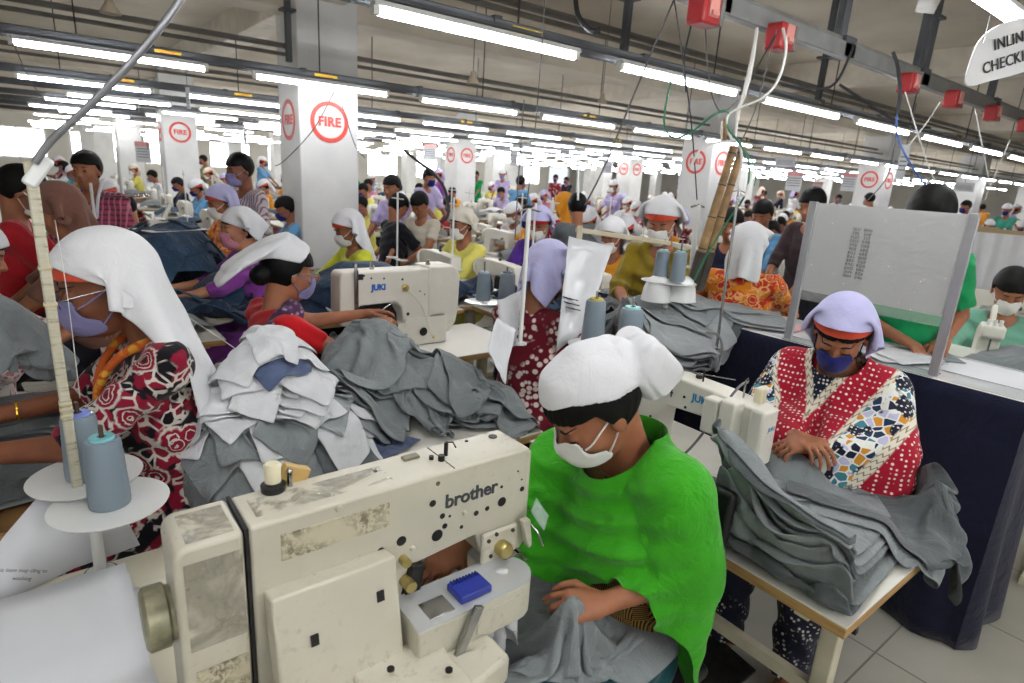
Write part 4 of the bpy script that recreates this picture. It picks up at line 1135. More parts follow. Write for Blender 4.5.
# ================================================================ D: red blouse worker
def shawl_violet(B):
    pts = [B.neck+np.array(p) for p in ((.02, -.12, .0), (-.09, -.15, -.1), (-.13, -.2, -.3), (-.12, -.24, -.5))]
    pr = [(Cone(pts[i], pts[i+1], .05, .055), .03) for i in range(3)]
    def fn(P): return field(pr, P)+.006*np.sin(P[:, 0]*90+P[:, 1]*60)
    P_ = np.array(pts); return fn, P_.min(0)-.12, P_.max(0)+.12
bD = Body(lift=.06, lean=.04, head=(R(14), R(2), 0), headoff=(.02, 0, -.0), rh=(.46, -.11, .98), lh=(.5, .12, 1.0), lpole=(-.1, 1, -.8), rpole=(-.1, -.8, -1), girth=1.05)
Dp = build_person('person', 'woman in red blouse with white scarf pinned on her hair at the middle machine', (.73, 2.60, 0), R(3), bD, h=.006, tone='mid', top=F_red, sleeve=.55, bottom=fabric('violet cotton', '4a2a55'),
    hair='bun', scarf='flap', scarf_mat=F_white, mask=F_maskpur, strap='loop', glasses=True, shawl=shawl_violet, shawl_mat=speck('violet print', '4c3050', '9a8aa0', 40), curl=.3, neckr=.1, hn={'l': (0, .4, 1), 'r': (0, -.4, 1)})
# ================================================================ machines, tables and thread stands near the camera
def enamel(name, col, dirt='5d5238', amt=.5):
    m, nt, b = newmat(name); v = coords(nt); c = srgb(col)
    n = noise(nt, 5, 5, v, .6); g = noise(nt, 45, 4, v, .7)
    base = ramp(nt, n, [(.3, tuple(x*.88 for x in c[:3])+(1,)), (.7, c)])
    d = mth(nt, 'MULTIPLY', step(nt, g, .62, .06), mapr(nt, n, .45, .7, 0, amt)); nt.links.new(mix(nt, d, base, dirt), b.inputs['Base Color'])
    b.inputs['Roughness'].default_value = .32; nt.links.new(mapr(nt, g, .3, .7, .25, .5), b.inputs['Roughness']); bump(nt, b, n, .08, .003); return m
M_bro = enamel('cream machine enamel', 'c6c2b2', amt=.35); M_juki = enamel('white machine enamel', 'dddacf', amt=.2); M_dkmetal = plain('dark cast iron', '2c2a28', .4, .6, var=.2, scale=30)
M_steel = plain('bright steel', 'a9aaab', .22, 1, var=.05); M_brass = plain('brass knob', 'b5a468', .3, .7, var=.05); M_hole = plain('screw hole black', '0b0b0c', .5, var=0)
M_top = plain('cream laminate', 'dcd7c3', .3, var=.04, scale=3); M_topw = plain('white laminate', 'd6d4cc', .3, var=.04, scale=3)
def woodmat():
    m, nt, b = newmat('birch edge'); v = coords(nt, (2, 2, 40)); n = noise(nt, 3, 5, v)
    nt.links.new(ramp(nt, n, [(.3, srgb('8c6a40')), (.7, srgb('b8935c'))]), b.inputs['Base Color']); b.inputs['Roughness'].default_value = .6; return m
M_wood = woodmat(); M_leg = plain('cream painted steel', 'c2bda6', .45, var=.07, scale=9); M_plastic = plain('white plastic', 'd9dbda', .3, var=.02)
M_blue = plain('blue plastic', '1d2f8f', .3, var=.05); M_blk = plain('black plastic', '141416', .45, var=.05)
def tape_mat():
    m, nt, b = newmat('clear packing tape'); v = coords(nt); n = noise(nt, 30, 5, v, .7, 1.5)
    nt.links.new(ramp(nt, n, [(.4, srgb('b3ae9e')), (.55, srgb('a19c8d')), (.66, srgb('cfcec8'))]), b.inputs['Base Color']); b.inputs['Roughness'].default_value = .12; nt.links.new(mapr(nt, noise(nt, 11, 4, v, .6, 1.), .42, .6, .0, .6), b.inputs['Alpha'])
    bump(nt, b, n, .6, .004); return m
M_tape = tape_mat()
def grime_mat():
    m, nt, b = newmat('worn sticker residue'); v = coords(nt); n = noise(nt, 90, 5, v, .75, .6); k = noise(nt, 14, 2, v)
    nt.links.new(mix(nt, mth(nt, 'MULTIPLY', step(nt, n, .5, .05), step(nt, k, .45, .1)), 'c1baa2', '6d6450'), b.inputs['Base Color']); b.inputs['Roughness'].default_value = .5; return m
M_grime = grime_mat()
M_ink = plain('dark grey ink', '3a3d42', .5, var=0)

def disc(b, x, y, z, r, n=16, d=.002, ax='y'):
    if ax == 'y': b.cyl((x, y, z), (x, y-d, z), r, n=n)
    return b
# ---- Brother bar tacker, local frame: x along the arm, front face at y=0 looking to -y, z=0 the table top
def bartacker(t, enam, style):
    L = .70
    # column, arm and head in one casting: outline in the x-z plane
    out = [(.105, .0), (.38, .0), (.38, .11), (.40, .19), (.56, .205), (.575, .155), (.60, .125), (.685, .125), (.70, .14), (.70, .372), (.69, .38), (.105, .38)]
    MB().prism(out, .0, .115).obj('arm_casting', enam, t, bev=.007, seg=3)
    return out
tb = thing('bartacking_machine', 'large cream sewing machine with worn tape patches filling the bottom left foreground', 'sewing machine', (.105, .915, .762))
bartacker(tb, M_bro, 0)
le = MB().prism([(-.005, .02), (.098, .0), (.098, .38), (.008, .38), (-.005, .365)], -.004, .118).obj('end_cover', M_bro, tb, bev=.012, seg=3)
# slanted front panel over the motor
MB().box((.235, -.045, .135), (.225, .05, .25), M=Matrix.Rotation(R(-12), 3, 'X')).obj('front_panel', M_bro, tb, bev=.005, seg=3)
sl = MB()
for x, z in ((.185, .17), (.31, .2)):
    o = MB().box((x, -.07+(z-.135)*.2126-.0015, z), (.014, .004, .02), M=Matrix.Rotation(R(-12), 3, 'X')).obj('panel_slot', M_hole, tb)
MB().lathe([(.0, -.045), (.045, -.045), (.052, -.04), (.052, -.012), (.045, -.008), (.045, .0)], (-.003, .06, .23), (1, 0, 0), 32).obj('hand_pulley', plain('worn pulley', '8d8a72', .4, .4, var=.2, scale=40), tb)
k = MB().lathe([(.021, 0), (.022, .012), (.014, .014), (.013, .018)], (.175, .10, .38)).obj('oil_base', M_blk, tb)
MB().lathe([(.0, .016), (.014, .018), (.015, .05), (.012, .054), (.0, .055)], (.175, .10, .38)).obj('oil_cap', plain('cream plastic', 'd6cfb2', .35), tb)
MB().cyl((.205, .10, .38), (.205, .10, .405), .005).sphere((.205, .10, .41), .006).obj('sight_glass', M_steel, tb)
MB().box((.215, .118, .385), (.05, .02, .05), M=Matrix.Rotation(R(25), 3, 'Y')).obj('wood_wedge', plain('pale wood', 'c9a765', .6), tb, bev=.002)
# face plate at the needle end, with seam
MB().box((.7015, .057, .255), (.004, .107, .225)).obj('face_plate', M_bro, tb, bev=.001)
for q, (x, r) in enumerate(((.098, 0), (.60, 0))):
    pass
MB().box((.102, .057, .2), (.006, .121, .362)).obj('seam_gasket', M_hole, tb)
MB().box((.5, .056, .3803), (.002, .11, .0012)).obj('cover_seam', M_hole, tb)
def on_front(px, py, Y):
    d = _F+_cx*(px-512)/FPX-_cy*(py-341.5)/FPX; p = _C+d*((Y-_C[1])/d[1]); return p[0]-.105, p[2]-.762
for cx_, cy_, r in ((180, 285, 12), (213, 328, 10), (238, 328, 5), (221, 362, 10), (195, 394, 21), (73, 413, 17), (278, 365, 7), (328, 318, 10), (366, 302, 9), (416, 279, 18), (415, 228, 6), (471, 175, 4), (484, 203, 4), (485, 235, 10), (3, 447, 12), (198, 217, 8)):
    x, z = on_front(380+cx_/3.415, 420+cy_/3.415, .915); rr = r/3.415*1.25/600
    if z < .215 and x < .56: z = .215+rr
    MB().lathe([(0, .0008), (rr, .0008), (rr*1.02, -.002)], (x, 0, z), (0, -1, 0), 20).obj('screw_hole', M_hole if r not in (8,) else plain('worn screw', '6e6652', .4, .5), tb)
for cx_, cy_, r in ((288, 317, 9), (110, 438, 9), (-142, 300, 11)):
    x, z = on_front(380+cx_/3.415, 420+cy_/3.415, .915); rr = r/3.415*1.25/600
    MB().lathe([(rr, -.001), (rr, .003), (rr*.7, .006), (0, .006)], (x, 0, max(z, .22)), (0, -1, 0), 20).obj('plug', M_bro, tb)
xl, zl = on_front(472, 494, .915)
text('brand_lettering', 'brother', .043, M_ink, tb, facing((xl, -.001, zl), (1, 0, -.0), (0, 0, 1)), .001, bold=.0009, spacing=.97)
# tension plate, gold knob, lever
MB().box((.618, -.008, .17), (.095, .012, .075)).obj('tension_plate', M_bro, tb, bev=.006)
MB().lathe([(.017, 0), (.019, .004), (.019, .02), (.016, .026), (0, .026)], (.618, -.014, .165), (0, -1, 0), 28).obj('tension_knob', M_brass, tb)
MB().prism([(.668, .215), (.69, .215), (.70, .145), (.69, .14)], -.028, -.01).obj('take_up_lever', M_bro, tb, bev=.003)
for x, z in ((.585, .19), (.592, .15), (.65, .195), (.64, .15), (.605, .2)): disc(MB(), x, -.013, z, .0045, 12, .004).obj('guide_screw', plain('dull screw', '3b372e', .4, .6), tb)
# linkage under the arm
MB().prism([(.36, .02), (.40, .02), (.405, .13), (.44, .185), (.60, .2), (.60, .215), (.42, .21), (.385, .15)], .02, .05).obj('linkage_arm', M_dkmetal, tb, bev=.003)
MB().prism([(.375, .08), (.41, .075), (.43, .19), (.40, .2)], -.012, .01).obj('linkage_arm', M_dkmetal, tb, bev=.003)
MB().cyl((.39, .03, .165), (.39, -.03, .165), .012).cyl((.385, .03, .215), (.385, -.02, .215), .01).obj('pivot', M_brass, tb)
# needle bar, presser
MB().cyl((.635, .0, .15), (.635, .0, .20), .006, n=12).cyl((.635, .0, .185), (.635, .0, .13), .0015, n=8).obj('needle_bar', M_steel, tb)
MB().cyl((.655, .01, .22), (.655, .01, .138), .004, n=10).box((.645, -.02, .139), (.05, .02, .004)).box((.66, -.025, .139), (.008, .06, .004)).obj('presser_foot', M_steel, tb, bev=.001)
MB().tube([(.70, -.0, .2), (.72, -.02, .17), (.715, -.05, .15)], .003, 8).obj('guard_rod', M_steel, tb)
# bed arm pointing at the operator
bed = [(.36, -.115), (.58, -.115)]+[(.60+.055*math.sin(a), -.06-.055*math.cos(a)) for a in np.linspace(.0, PI, 11)]+[(.36, -.005)]
MB().prism(bed, .050, .133, 'z').obj('bed_arm', M_bro, tb, bev=.004)
MB().prism([(x*1.0, y) for x, y in bed], .1335, .1365, 'z').obj('bed_plate', plain('pale grey plate', 'bfc2c4', .3, .3), tb)
MB().box((.535, -.117, .092), (.09, .003, .05)).obj('bed_side_plate', M_bro, tb, bev=.001)
MB().box((.60, -.01, .136), (.002, .002, .002)).obj('plate_screw', M_dkmetal, tb)
g = MB().box((.50, -.07, .145), (.075, .055, .016)).obj('finger_guard', M_blue, tb, bev=.003)
rb = MB()
for q in range(9): MB().box((.470+q*.0075, -.05, .154), (.003, .012, .004)).obj('guard_rib', plain('dark blue plastic', '15216a', .3), tb)
MB().box((.42, -.075, .1375), (.055, .05, .003)).obj('cloth_clamp', M_steel, tb, bev=.002)
MB().box((.46, -.13, .10), (.02, .01, .11), M=Matrix.Rotation(R(25), 3, 'Y')).obj('clamp_bar', M_steel, tb, bev=.002)
# lower bed and oil pan
MB().prism([(.10, -.22), (.36, -.22), (.52, -.19), (.52, -.12), (.36, .13), (.0, .13), (.0, -.1)], .0, .06, 'z').obj('machine_base', M_bro, tb, bev=.008)
MB().box((.33, -.14, .068), (.17, .15, .02)).obj('base_cover', M_bro, tb, bev=.006)
for x, y in ((.30, -.12), (.385, -.18), (.39, -.09)): MB().cyl((x, y, .09), (x, y, .0935), .007).obj('base_screw', M_dkmetal, tb)
# fittings on top
MB().box((.445, .085, .383), (.035, .018, .006)).obj('top_slot', plain('slot grey', '77725f', .5), tb, bev=.001)
MB().cyl((.515, .06, .38), (.515, .06, .41), .0045).tube([(.515, .06, .41), (.525, .05, .412), (.53, .045, .40)], .0016, 6).obj('thread_guide', M_dkmetal, tb)
MB().cyl((.495, .045, .38), (.495, .045, .392), .007).cyl((.48, .06, .38), (.48, .06, .388), .005).obj('thumb_screw', M_dkmetal, tb)
MB().lathe([(.010, 0), (.010, .002), (0, .002)], (.655, .085, .38)).obj('oil_hole', M_hole, tb)
MB().lathe([(.004, 0), (.004, .002), (0, .002)], (.59, .095, .38)).obj('oil_hole', M_hole, tb)
MB().lathe([(.004, 0), (.004, .002), (0, .002)], (.36, .07, .38)).obj('oil_hole', M_hole, tb)
# tape and residue patches
MB().box((.05, -.0055, .27), (.085, .002, .16)).obj('tape_patch', M_tape, tb)
MB().box((.25, .055, .3812), (.25, .06, .0012)).obj('tape_patch', M_tape, tb)
MB().box((.05, .05, .3812), (.07, .09, .0012)).obj('tape_patch', M_tape, tb)
MB().box((.052, -.0055, .11), (.08, .002, .075)).obj('sticker_residue', M_grime, tb)
MB().box((.255, -.0012, .325), (.20, .002, .05)).obj('sticker_residue', M_grime, tb)
MB().box((.22, -.0718, .115), (.12, .002, .085), M=Matrix.Rotation(R(-12), 3, 'X')).obj('sticker_residue', M_grime, tb)
MB().box((.235, -.0875, .045), (.19, .002, .03), M=Matrix.Rotation(R(-12), 3, 'X')).obj('tape_patch', M_tape, tb)
# clear eye shield hanging at the needle end
m, nt, b = newmat('clear acrylic'); b.inputs['Base Color'].default_value = srgb('d8e4e6'); b.inputs['Roughness'].default_value = .08; b.inputs['Alpha'].default_value = .35; M_clear = m
M_clearb = plain('shield edge', 'c7cfd0', .2, var=0)
p = at(540, 514, 1.33)-np.array((.105, .915, .762))
Mx = Matrix.Rotation(R(40), 3, 'Z')@Matrix.Rotation(R(-38), 3, 'X')
MB().box(tuple(p), (.06, .002, .05), M=Mx).obj('eye_shield', M_clear, tb)

def sub_of(t, parent, kids):
    ps = [o for o in t.children if o.name.split('.')[0] == parent]
    if ps:
        for o in list(t.children):
            if o.name.split('.')[0] in kids: o.parent = ps[0]
sub_of(tb, 'front_panel', ('panel_slot',)); sub_of(tb, 'tension_plate', ('tension_knob', 'guide_screw')); sub_of(tb, 'finger_guard', ('guard_rib',)); sub_of(tb, 'bed_arm', ('bed_plate', 'bed_side_plate', 'plate_screw')); sub_of(tb, 'arm_casting', ('screw_hole', 'plug', 'brand_lettering', 'oil_hole', 'cover_seam')); sub_of(tb, 'oil_base', ('oil_cap',)); sub_of(tb, 'base_cover', ('base_screw',))
# ---- Juki bar tacker on the middle table
tj = thing('bartacking_machine', 'white sewing machine with blue lettering and round pulley cover, worked by the red blouse woman', 'sewing machine', (1.13, 2.80, .782))
MB().prism([(.20, .0), (.62, .0), (.62, .155), (.36, .155), (.36, .13), (.24, .13), (.20, .1)], -.01, .17).obj('machine_base', M_juki, tj, bev=.006)
MB().prism([(.0, .17), (.01, .15), (.06, .14), (.075, .20), (.11, .245), (.31, .25), (.345, .22), (.36, .12), (.52, .12), (.55, .42), (.02, .42), (.005, .40)], 0, .125).obj('arm_casting', M_juki, tj, bev=.01, seg=3)
pc = [(.50, .12)]+[(.62+.07*math.sin(a), .35-.07*-math.cos(a)) for a in ()]+[(.66, .10), (.69, .16), (.70, .3), (.70, .38), (.685, .415), (.66, .43), (.50, .43)]
MB().prism([(.50, .16), (.60, .16), (.60, .05), (.65, .06), (.68, .11), (.695, .18), (.70, .37), (.685, .41), (.655, .43), (.50, .43)], -.008, .16).obj('pulley_cover', M_juki, tj, bev=.01, seg=3)
text('brand_lettering', 'JUKI', .042, plain('cyan blue ink', '2260b8', .4, var=0), tj, facing((.21, -.001, .335), (1, 0, 0), (0, 0, 1)), .001, bold=.0022)
MB().lathe([(.022, 0), (.024, .004), (.018, .006), (0, .006)], (.47, -.01, .075), (0, -1, 0), 24).obj('oil_gauge', M_dkmetal, tj)
for x, z, r in ((.345, .37, .006), (.24, .38, .005), (.17, .385, .005), (.13, .4, .006), (.48, .28, .004), (.45, .3, .004), (.38, .18, .009), (.02, .2, .008)):
    disc(MB(), x, .0005, z, r).obj('screw_hole', M_hole, tj)
MB().lathe([(.02, 0), (.02, .012), (.012, .016), (.012, .024), (0, .024)], (.36, 0, .325), (0, -1, 0), 20).obj('thread_tension', M_brass, tj)
MB().cyl((.085, -.006, .46), (.085, -.006, .27), .008, n=10).box((.085, -.008, .33), (.022, .008, .2)).obj('needle_rod', M_steel, tj, bev=.001)
MB().box((.11, -.0, .395), (.03, .016, .03)).obj('black_guide', M_blk, tj, bev=.003)
MB().box((.095, -.02, .16), (.11, .02, .018), M=Matrix.Rotation(R(-12), 3, 'Y')).obj('cloth_clamp', plain('cream bar', 'cfc79f', .4), tj, bev=.003)
MB().tube([(.09, -.02, .15), (.17, -.02, .19), (.26, -.01, .24), (.3, 0, .25)], .004, 8, smooth=4).obj('lever_rod', M_steel, tj)
MB().prism([(.16, .24), (.30, .24), (.335, .18), (.34, .1), (.30, .1), (.29, .17), (.26, .21), (.16, .22)], .04, .08).obj('linkage_arm', M_dkmetal, tj, bev=.004)
MB().cyl((.075, .03, .14), (.075, .03, .2), .006).obj('needle_bar', M_steel, tj)
MB().prism([(.04, .085), (.30, .085), (.30, .06), (.06, .04)], .02, .09).obj('bed_arm', M_juki, tj, bev=.004)
for x in (.20, .53): MB().lathe([(.012, 0), (.014, .02), (.006, .024), (.005, .035)], (x, .06, .42)).obj('top_knob', M_steel, tj)
MB().tube([(.36, -.02, .32), (.45, -.025, .22), (.50, -.025, .08), (.53, -.03, .03)], .0012, 5, smooth=4).obj('thread', plain('beige thread', 'b8a98a', .7, var=0), tj)
MB().prism([(.525, .03), (.545, .03), (.535, .05)], -.0115, -.0105).obj('warning_triangle', plain('warning yellow', 'd4a92a', .5, var=0), tj)
MB().box((-.045, .02, .235), (.006, .05, .02), M=Matrix.Rotation(R(-35), 3, 'Y')).obj('label_tag', M_plastic, tj)

# ---- generic lockstitch machine: x along the arm (needle at +x), z=0 table top; reused in the distance
def lockstitch(name, label, loc, rz, group=None, detail=True, enam=M_juki):
    t = thing(name, label, 'sewing machine', loc, rz, group)
    MB().box((.0, 0, .004), (.50, .18, .03)).obj('bed', enam, t, bev=.004)
    MB().prism([(-.24, .015), (-.13, .015), (-.125, .14), (-.10, .185), (.12, .20), (.17, .19), (.175, .10), (.235, .10), (.245, .11), (.245, .27), (.235, .285), (.10, .295), (-.15, .30), (-.23, .29), (-.245, .26)], -.05, .05).obj('arm_casting', enam, t, bev=.012, seg=3)
    MB().lathe([(.0, -.03), (.06, -.03), (.068, -.02), (.068, -.005), (.05, .0), (.02, .004)], (-.25, 0, .22), (1, 0, 0), 28).obj('hand_wheel', enam, t)
    MB().cyl((.21, 0, .1), (.21, 0, .045), .005, n=8).cyl((.21, 0, .05), (.21, 0, .02), .0016, n=6).obj('needle_bar', M_steel, t)
    MB().box((.2, .012, .022), (.04, .018, .006)).cyl((.2, .02, .1), (.2, .02, .022), .004, n=8).obj('presser_foot', M_steel, t)
    MB().box((.2, 0, .0205), (.07, .06, .003)).obj('throat_plate', M_steel, t)
    if detail:
        MB().lathe([(.016, 0), (.018, .004), (.011, .01), (.011, .02), (0, .02)], (.13, -.05, .21), (0, -1, 0), 16).obj('thread_tension', M_steel, t)
        MB().cyl((.0, 0, .29), (.0, 0, .34), .003, n=6).cyl((-.03, .02, .29), (-.03, .02, .31), .012, n=12).obj('bobbin_winder', M_dkmetal, t)
    return t
# machine of the patterned-shawl woman: arm along -y
tm = lockstitch('lockstitch_machine', 'white lockstitch machine numbered 74 at the patterned shawl woman\'s table', (1.745, 1.12, .775), -PI/2)
for x, z in ((-.20, .23), (-.16, .12), (-.03, .24), (-.02, .205)): disc(MB(), x, -.0505, z, .005).obj('screw_hole', M_hole, tm)
text('machine_number', '74', .06, M_ink, tm, facing((-.105, -.0515, .24), (1, 0, 0), (0, 0, 1)), .0006)
text('brand_lettering', 'JUKI', .036, plain('cyan ink', '2f86b5', .4, var=0), tm, facing((.035, -.0515, .25), (1, 0, 0), (0, 0, 1)), .0006, bold=.0014)
MB().box((.10, -.07, .225), (.055, .05, .12)).obj('cover_block', M_juki, tm, bev=.007)
MB().box((.165, -.075, .235), (.055, .06, .13)).obj('cover_block', M_juki, tm, bev=.007)
MB().box((.25, -.03, .2), (.05, .09, .19)).obj('head_cover', M_juki, tm, bev=.01)
text('cover_lettering', 'JUKI', .02, plain('cyan ink', '2f86b5'), tm, facing((.276, -.02, .23), (0, 1, 0), (0, 0, 1)), .0005)
MB().lathe([(.0, 0), (.018, 0), (.018, .03), (.012, .034), (.012, .05), (0, .05)], (-.19, 0, .30)).obj('oil_cap', M_juki, tm)
MB().box((.20, .02, .31), (.03, .03, .05)).obj('cream_block', plain('cream plastic', 'd6cfb2'), tm, bev=.004)
MB().tube([(-.10, -.06, .06), (-.03, -.10, .02), (.04, -.10, .07), (.10, -.07, .2), (.14, -.02, .32), (.15, .02, .34)], .0045, 8, smooth=5).obj('grey_hose', plain('grey hose', '77777a', .4), tm)
MB().tube([(-.22, -.06, .17), (-.20, -.11, .10), (-.17, -.13, .03)], [.007, .009, .011], 10).obj('violet_lever', plain('violet grey plastic', '6d6888', .4), tm)
MB().tube([(-.12, .03, .3), (.0, .05, .31), (.1, .03, .33)], .002, 6, smooth=4).obj('thread_wire', M_steel, tm)
MB().cyl((.155, 0, .29), (.155, 0, .35), .003, n=8).tube([(.155, 0, .35), (.16, .0, .36), (.165, 0, .35)], .0015, 6).obj('thread_guide', M_steel, tm)
sp = MB()
for q in range(14): sp.cyl((-.12+q*.017+random.uniform(-.01, .01), -.085+random.uniform(-.01, .01), .0186), (-.12+q*.017, -.085, .0196), .003, n=6)
for i in range(5): MB().cyl((-.1+i*.05, -.075, .0188), (-.1+i*.05, -.075, .0205), .0035, n=8).obj('bed_screw', M_dkmetal, tm)

sub_of(tj, 'arm_casting', ('screw_hole', 'brand_lettering', 'thread_tension')); sub_of(tm, 'arm_casting', ('screw_hole', 'brand_lettering', 'machine_number')); sub_of(tm, 'head_cover', ('cover_lettering',)); sub_of(tm, 'bed', ('bed_screw', 'throat_plate'))
# ---- tables
def table(name, label, x0, y0, x1, y1, z, legs='y', top=M_top, group=None, th=.03):
    cx_, cy_ = (x0+x1)/2, (y0+y1)/2; t = thing(name, label, 'table', (cx_, cy_, 0), 0, group); w, d = x1-x0, y1-y0
    MB().box((0, 0, z-.002), (w, d, .004)).obj('table_top', top, t)
    MB().box((0, 0, z-.004-th/2), (w-.001, d-.001, th)).obj('plywood_edge', M_wood, t, bev=.002)
    for s in (-1, 1):
        b = MB()
        if legs == 'y':
            b.box((s*(w/2-.12), 0, z-.06), (.04, d-.1, .04)).bar((s*(w/2-.12), -.03, z-.06), (s*(w/2-.12), -.03, .04), .05, .05).box((s*(w/2-.12), 0, .025), (.05, d-.02, .05))
        else:
            b.box((0, s*(d/2-.12), z-.06), (w-.1, .04, .04)).bar((-.03, s*(d/2-.12), z-.06), (-.03, s*(d/2-.12), .04), .05, .05).box((0, s*(d/2-.12), .025), (w-.02, .05, .05))
        b.obj('leg', M_leg, t, bev=.004)
    if legs == 'y': MB().box((0, -.03, .3), (w-.24, .03, .04)).obj('cross_bar', M_leg, t)
    else: MB().box((-.03, 0, .3), (.03, d-.24, .04)).obj('cross_bar', M_leg, t)
    MB().box((0, 0, .1), (.4 if legs == 'y' else .28, .28 if legs == 'y' else .4, .015), M=Matrix.Rotation(R(8), 3, 'X')).obj('treadle', M_dkmetal, t, bev=.004)
    return t
table('machine_table', 'cream table top under the large foreground machine and thread stand', -.52, .60, .60, 1.545, .762)
table('machine_table', 'white table under the two heaps of grey garments in the middle', .30, 1.60, 1.46, 2.50, .762, top=M_topw)
table('machine_table', 'white table carrying the round cornered white machine', 1.16, 2.52, 2.12, 3.1, .780, top=M_topw)
table('machine_table', 'white topped table with stacked grey trousers, in front of the patterned shawl woman', 1.36, .405, 2.02, 1.56, .762, legs='x', top=M_topw)
table('machine_table', 'brown edged table of the floral kameez woman at the left edge', -1.0, 1.80, .02, 2.65, .775, top=plain('worn brown top', '7b5a36', .5, var=.15, scale=12), th=.07)

# ---- thread stand with two cones
def cone_thread(name, label, loc, mat=None, s=1, group='thread cones', cap='6fb2b8'):
    t = thing(name, label, 'thread cone', loc, 0, group)
    prof = [(.041*s, 0), (.042*s, .006), (.042*s, .02)]+[((.042-.006*q/14)*s+(.0006 if q % 2 else 0), .02+q*.0095*s) for q in range(15)]+[(.033*s, .16*s), (.026*s, .162*s)]
    MB().lathe(prof, n=28).obj('thread', mat or M_thread, t)
    MB().lathe([(.026*s, .155*s), (.024*s, .168*s), (.01*s, .168*s), (.01*s, .16*s)], n=20).obj('spool_rim', plain('spool rim '+cap, cap, .4, var=0), t)
    return t
def threadmat(name, col):
    m, nt, b = newmat(name); v = coords(nt, (1, 1, 1)); q = N(nt, 'ShaderNodeSeparateXYZ'); nt.links.new(v, q.inputs[0]); c = srgb(col)
    s = mth(nt, 'PINGPONG', mth(nt, 'ADD', q.outputs[2], mth(nt, 'MULTIPLY', q.outputs[0], .15)), .0012); nt.links.new(mapr(nt, s, 0, .0012, 0, 1), b.inputs['Roughness'])
    nt.links.new(mix(nt, mapr(nt, s, 0, .0012), tuple(x*.75 for x in c[:3])+(1,), c), b.inputs['Base Color']); b.inputs['Roughness'].default_value = .7
    bump(nt, b, s, .5, .001); return m
M_thread = threadmat('grey blue thread', '7e8c98')
st = thing('thread_stand', 'white two plate thread stand on the cream table at left', 'thread stand', (.02, 1.51, .762))
MB().lathe([(.03, 0), (.03, .006), (.013, .01), (.011, .165)], n=18).obj('post', M_plastic, st)
MB().lathe([(.034, 0), (.034, .004), (.026, .005)], n=20).obj('rubber_ring', M_blk, st)
for x, y, z in ((.035, .0, .165), (.0, .15, .175)):
    MB().lathe([(.0, .0), (.09, .0), (.118, .006), (.12, .01), (.112, .011), (.088, .006), (.0, .006)], (x, y, z), n=40).obj('plate', M_plastic, st)
    MB().cyl((x, y, z), (x, y, z+.20), .005, n=10).obj('spindle', plain('wooden spindle', '4c3a2c', .6), st)
MB().bar((0, 0, .155), (0, .16, .17), .014).obj('arm', M_plastic, st)
cone_thread('thread_cone', 'grey blue thread cone on the front plate beside the big machine', (.055, 1.51, .934))
cone_thread('thread_cone', 'grey blue thread cone behind the front one at the left', (.02, 1.66, .944), cap='6f7fd0')
# large paper leaning by the stand, with two short printed lines
M_paper = plain('white paper', 'd3d5da', .6, var=.02)
def curved_sheet(name, label, cat, pts_a, pts_b, mat, thick=.001, group=None):
    n = len(pts_a); v = []; 
    for a, b in zip(pts_a, pts_b): v += [tuple(a), tuple(b)]
    f = [(2*i, 2*i+2, 2*i+3, 2*i+1) for i in range(n-1)]
    o = MB().add(v, f).obj(name, mat); s = o.modifiers.new('s', 'SOLIDIFY'); s.thickness = thick; tag(o, label, cat, group); return o
A_ = [at(100, 468, 1.50), at(70, 478, 1.46), at(35, 500, 1.40), at(5, 535, 1.34), at(-25, 575, 1.28)]
B_ = [atz(140, 545, .766), atz(110, 556, .766), atz(75, 568, .766), atz(30, 590, .766), atz(-10, 625, .766)]
ps = curved_sheet('paper_sheet', 'large curled white paper with two printed lines leaning at the thread stand', 'paper', A_, B_, M_paper)
pa, pb = at(12, 572, 1.29), at(60, 575, 1.33)
for k_, s_ in enumerate(('this item may cling to', 'washing')):
    p0 = at(22, 570+k_*8, 1.285); q0 = at(72, 571+k_*8, 1.36)
    text('printed_line', s_, .011, M_ink, ps, facing(tuple(p0+np.array((0, -.002, 0))), tuple(q0-p0), tuple(at(22, 500, 1.29)-p0)), .0003)
# heap of white cut sheets at the bottom left
z_ = .7635
for i in range(7):
    x, y = -.13+random.uniform(-.02, .02), 1.16+random.uniform(-.03, .03)
    c = MB(); n_ = 10; v = []; 
    for a in range(n_):
        for b_ in range(n_):
            u, w_ = a/(n_-1)-.5, b_/(n_-1)-.5; v.append((u*.36, w_*.52, .0+.004*math.sin(u*9+i)*math.cos(w_*7+i*2)+.004))
    f = [(a*n_+b_, (a+1)*n_+b_, (a+1)*n_+b_+1, a*n_+b_+1) for a in range(n_-1) for b_ in range(n_-1)]
    o = c.add(v, f).obj('paper_sheet', M_paper); o.location = (x, y, z_+i*.009); o.rotation_euler = (0, 0, random.uniform(-.15, .15)); s = o.modifiers.new('s', 'SOLIDIFY'); s.thickness = .0015
    tag(o, 'plain white pattern sheet in the loose pile at the bottom left corner' if i < 6 else 'top white sheet on the loose pile at the bottom left corner', 'paper', 'white sheets at bottom left')

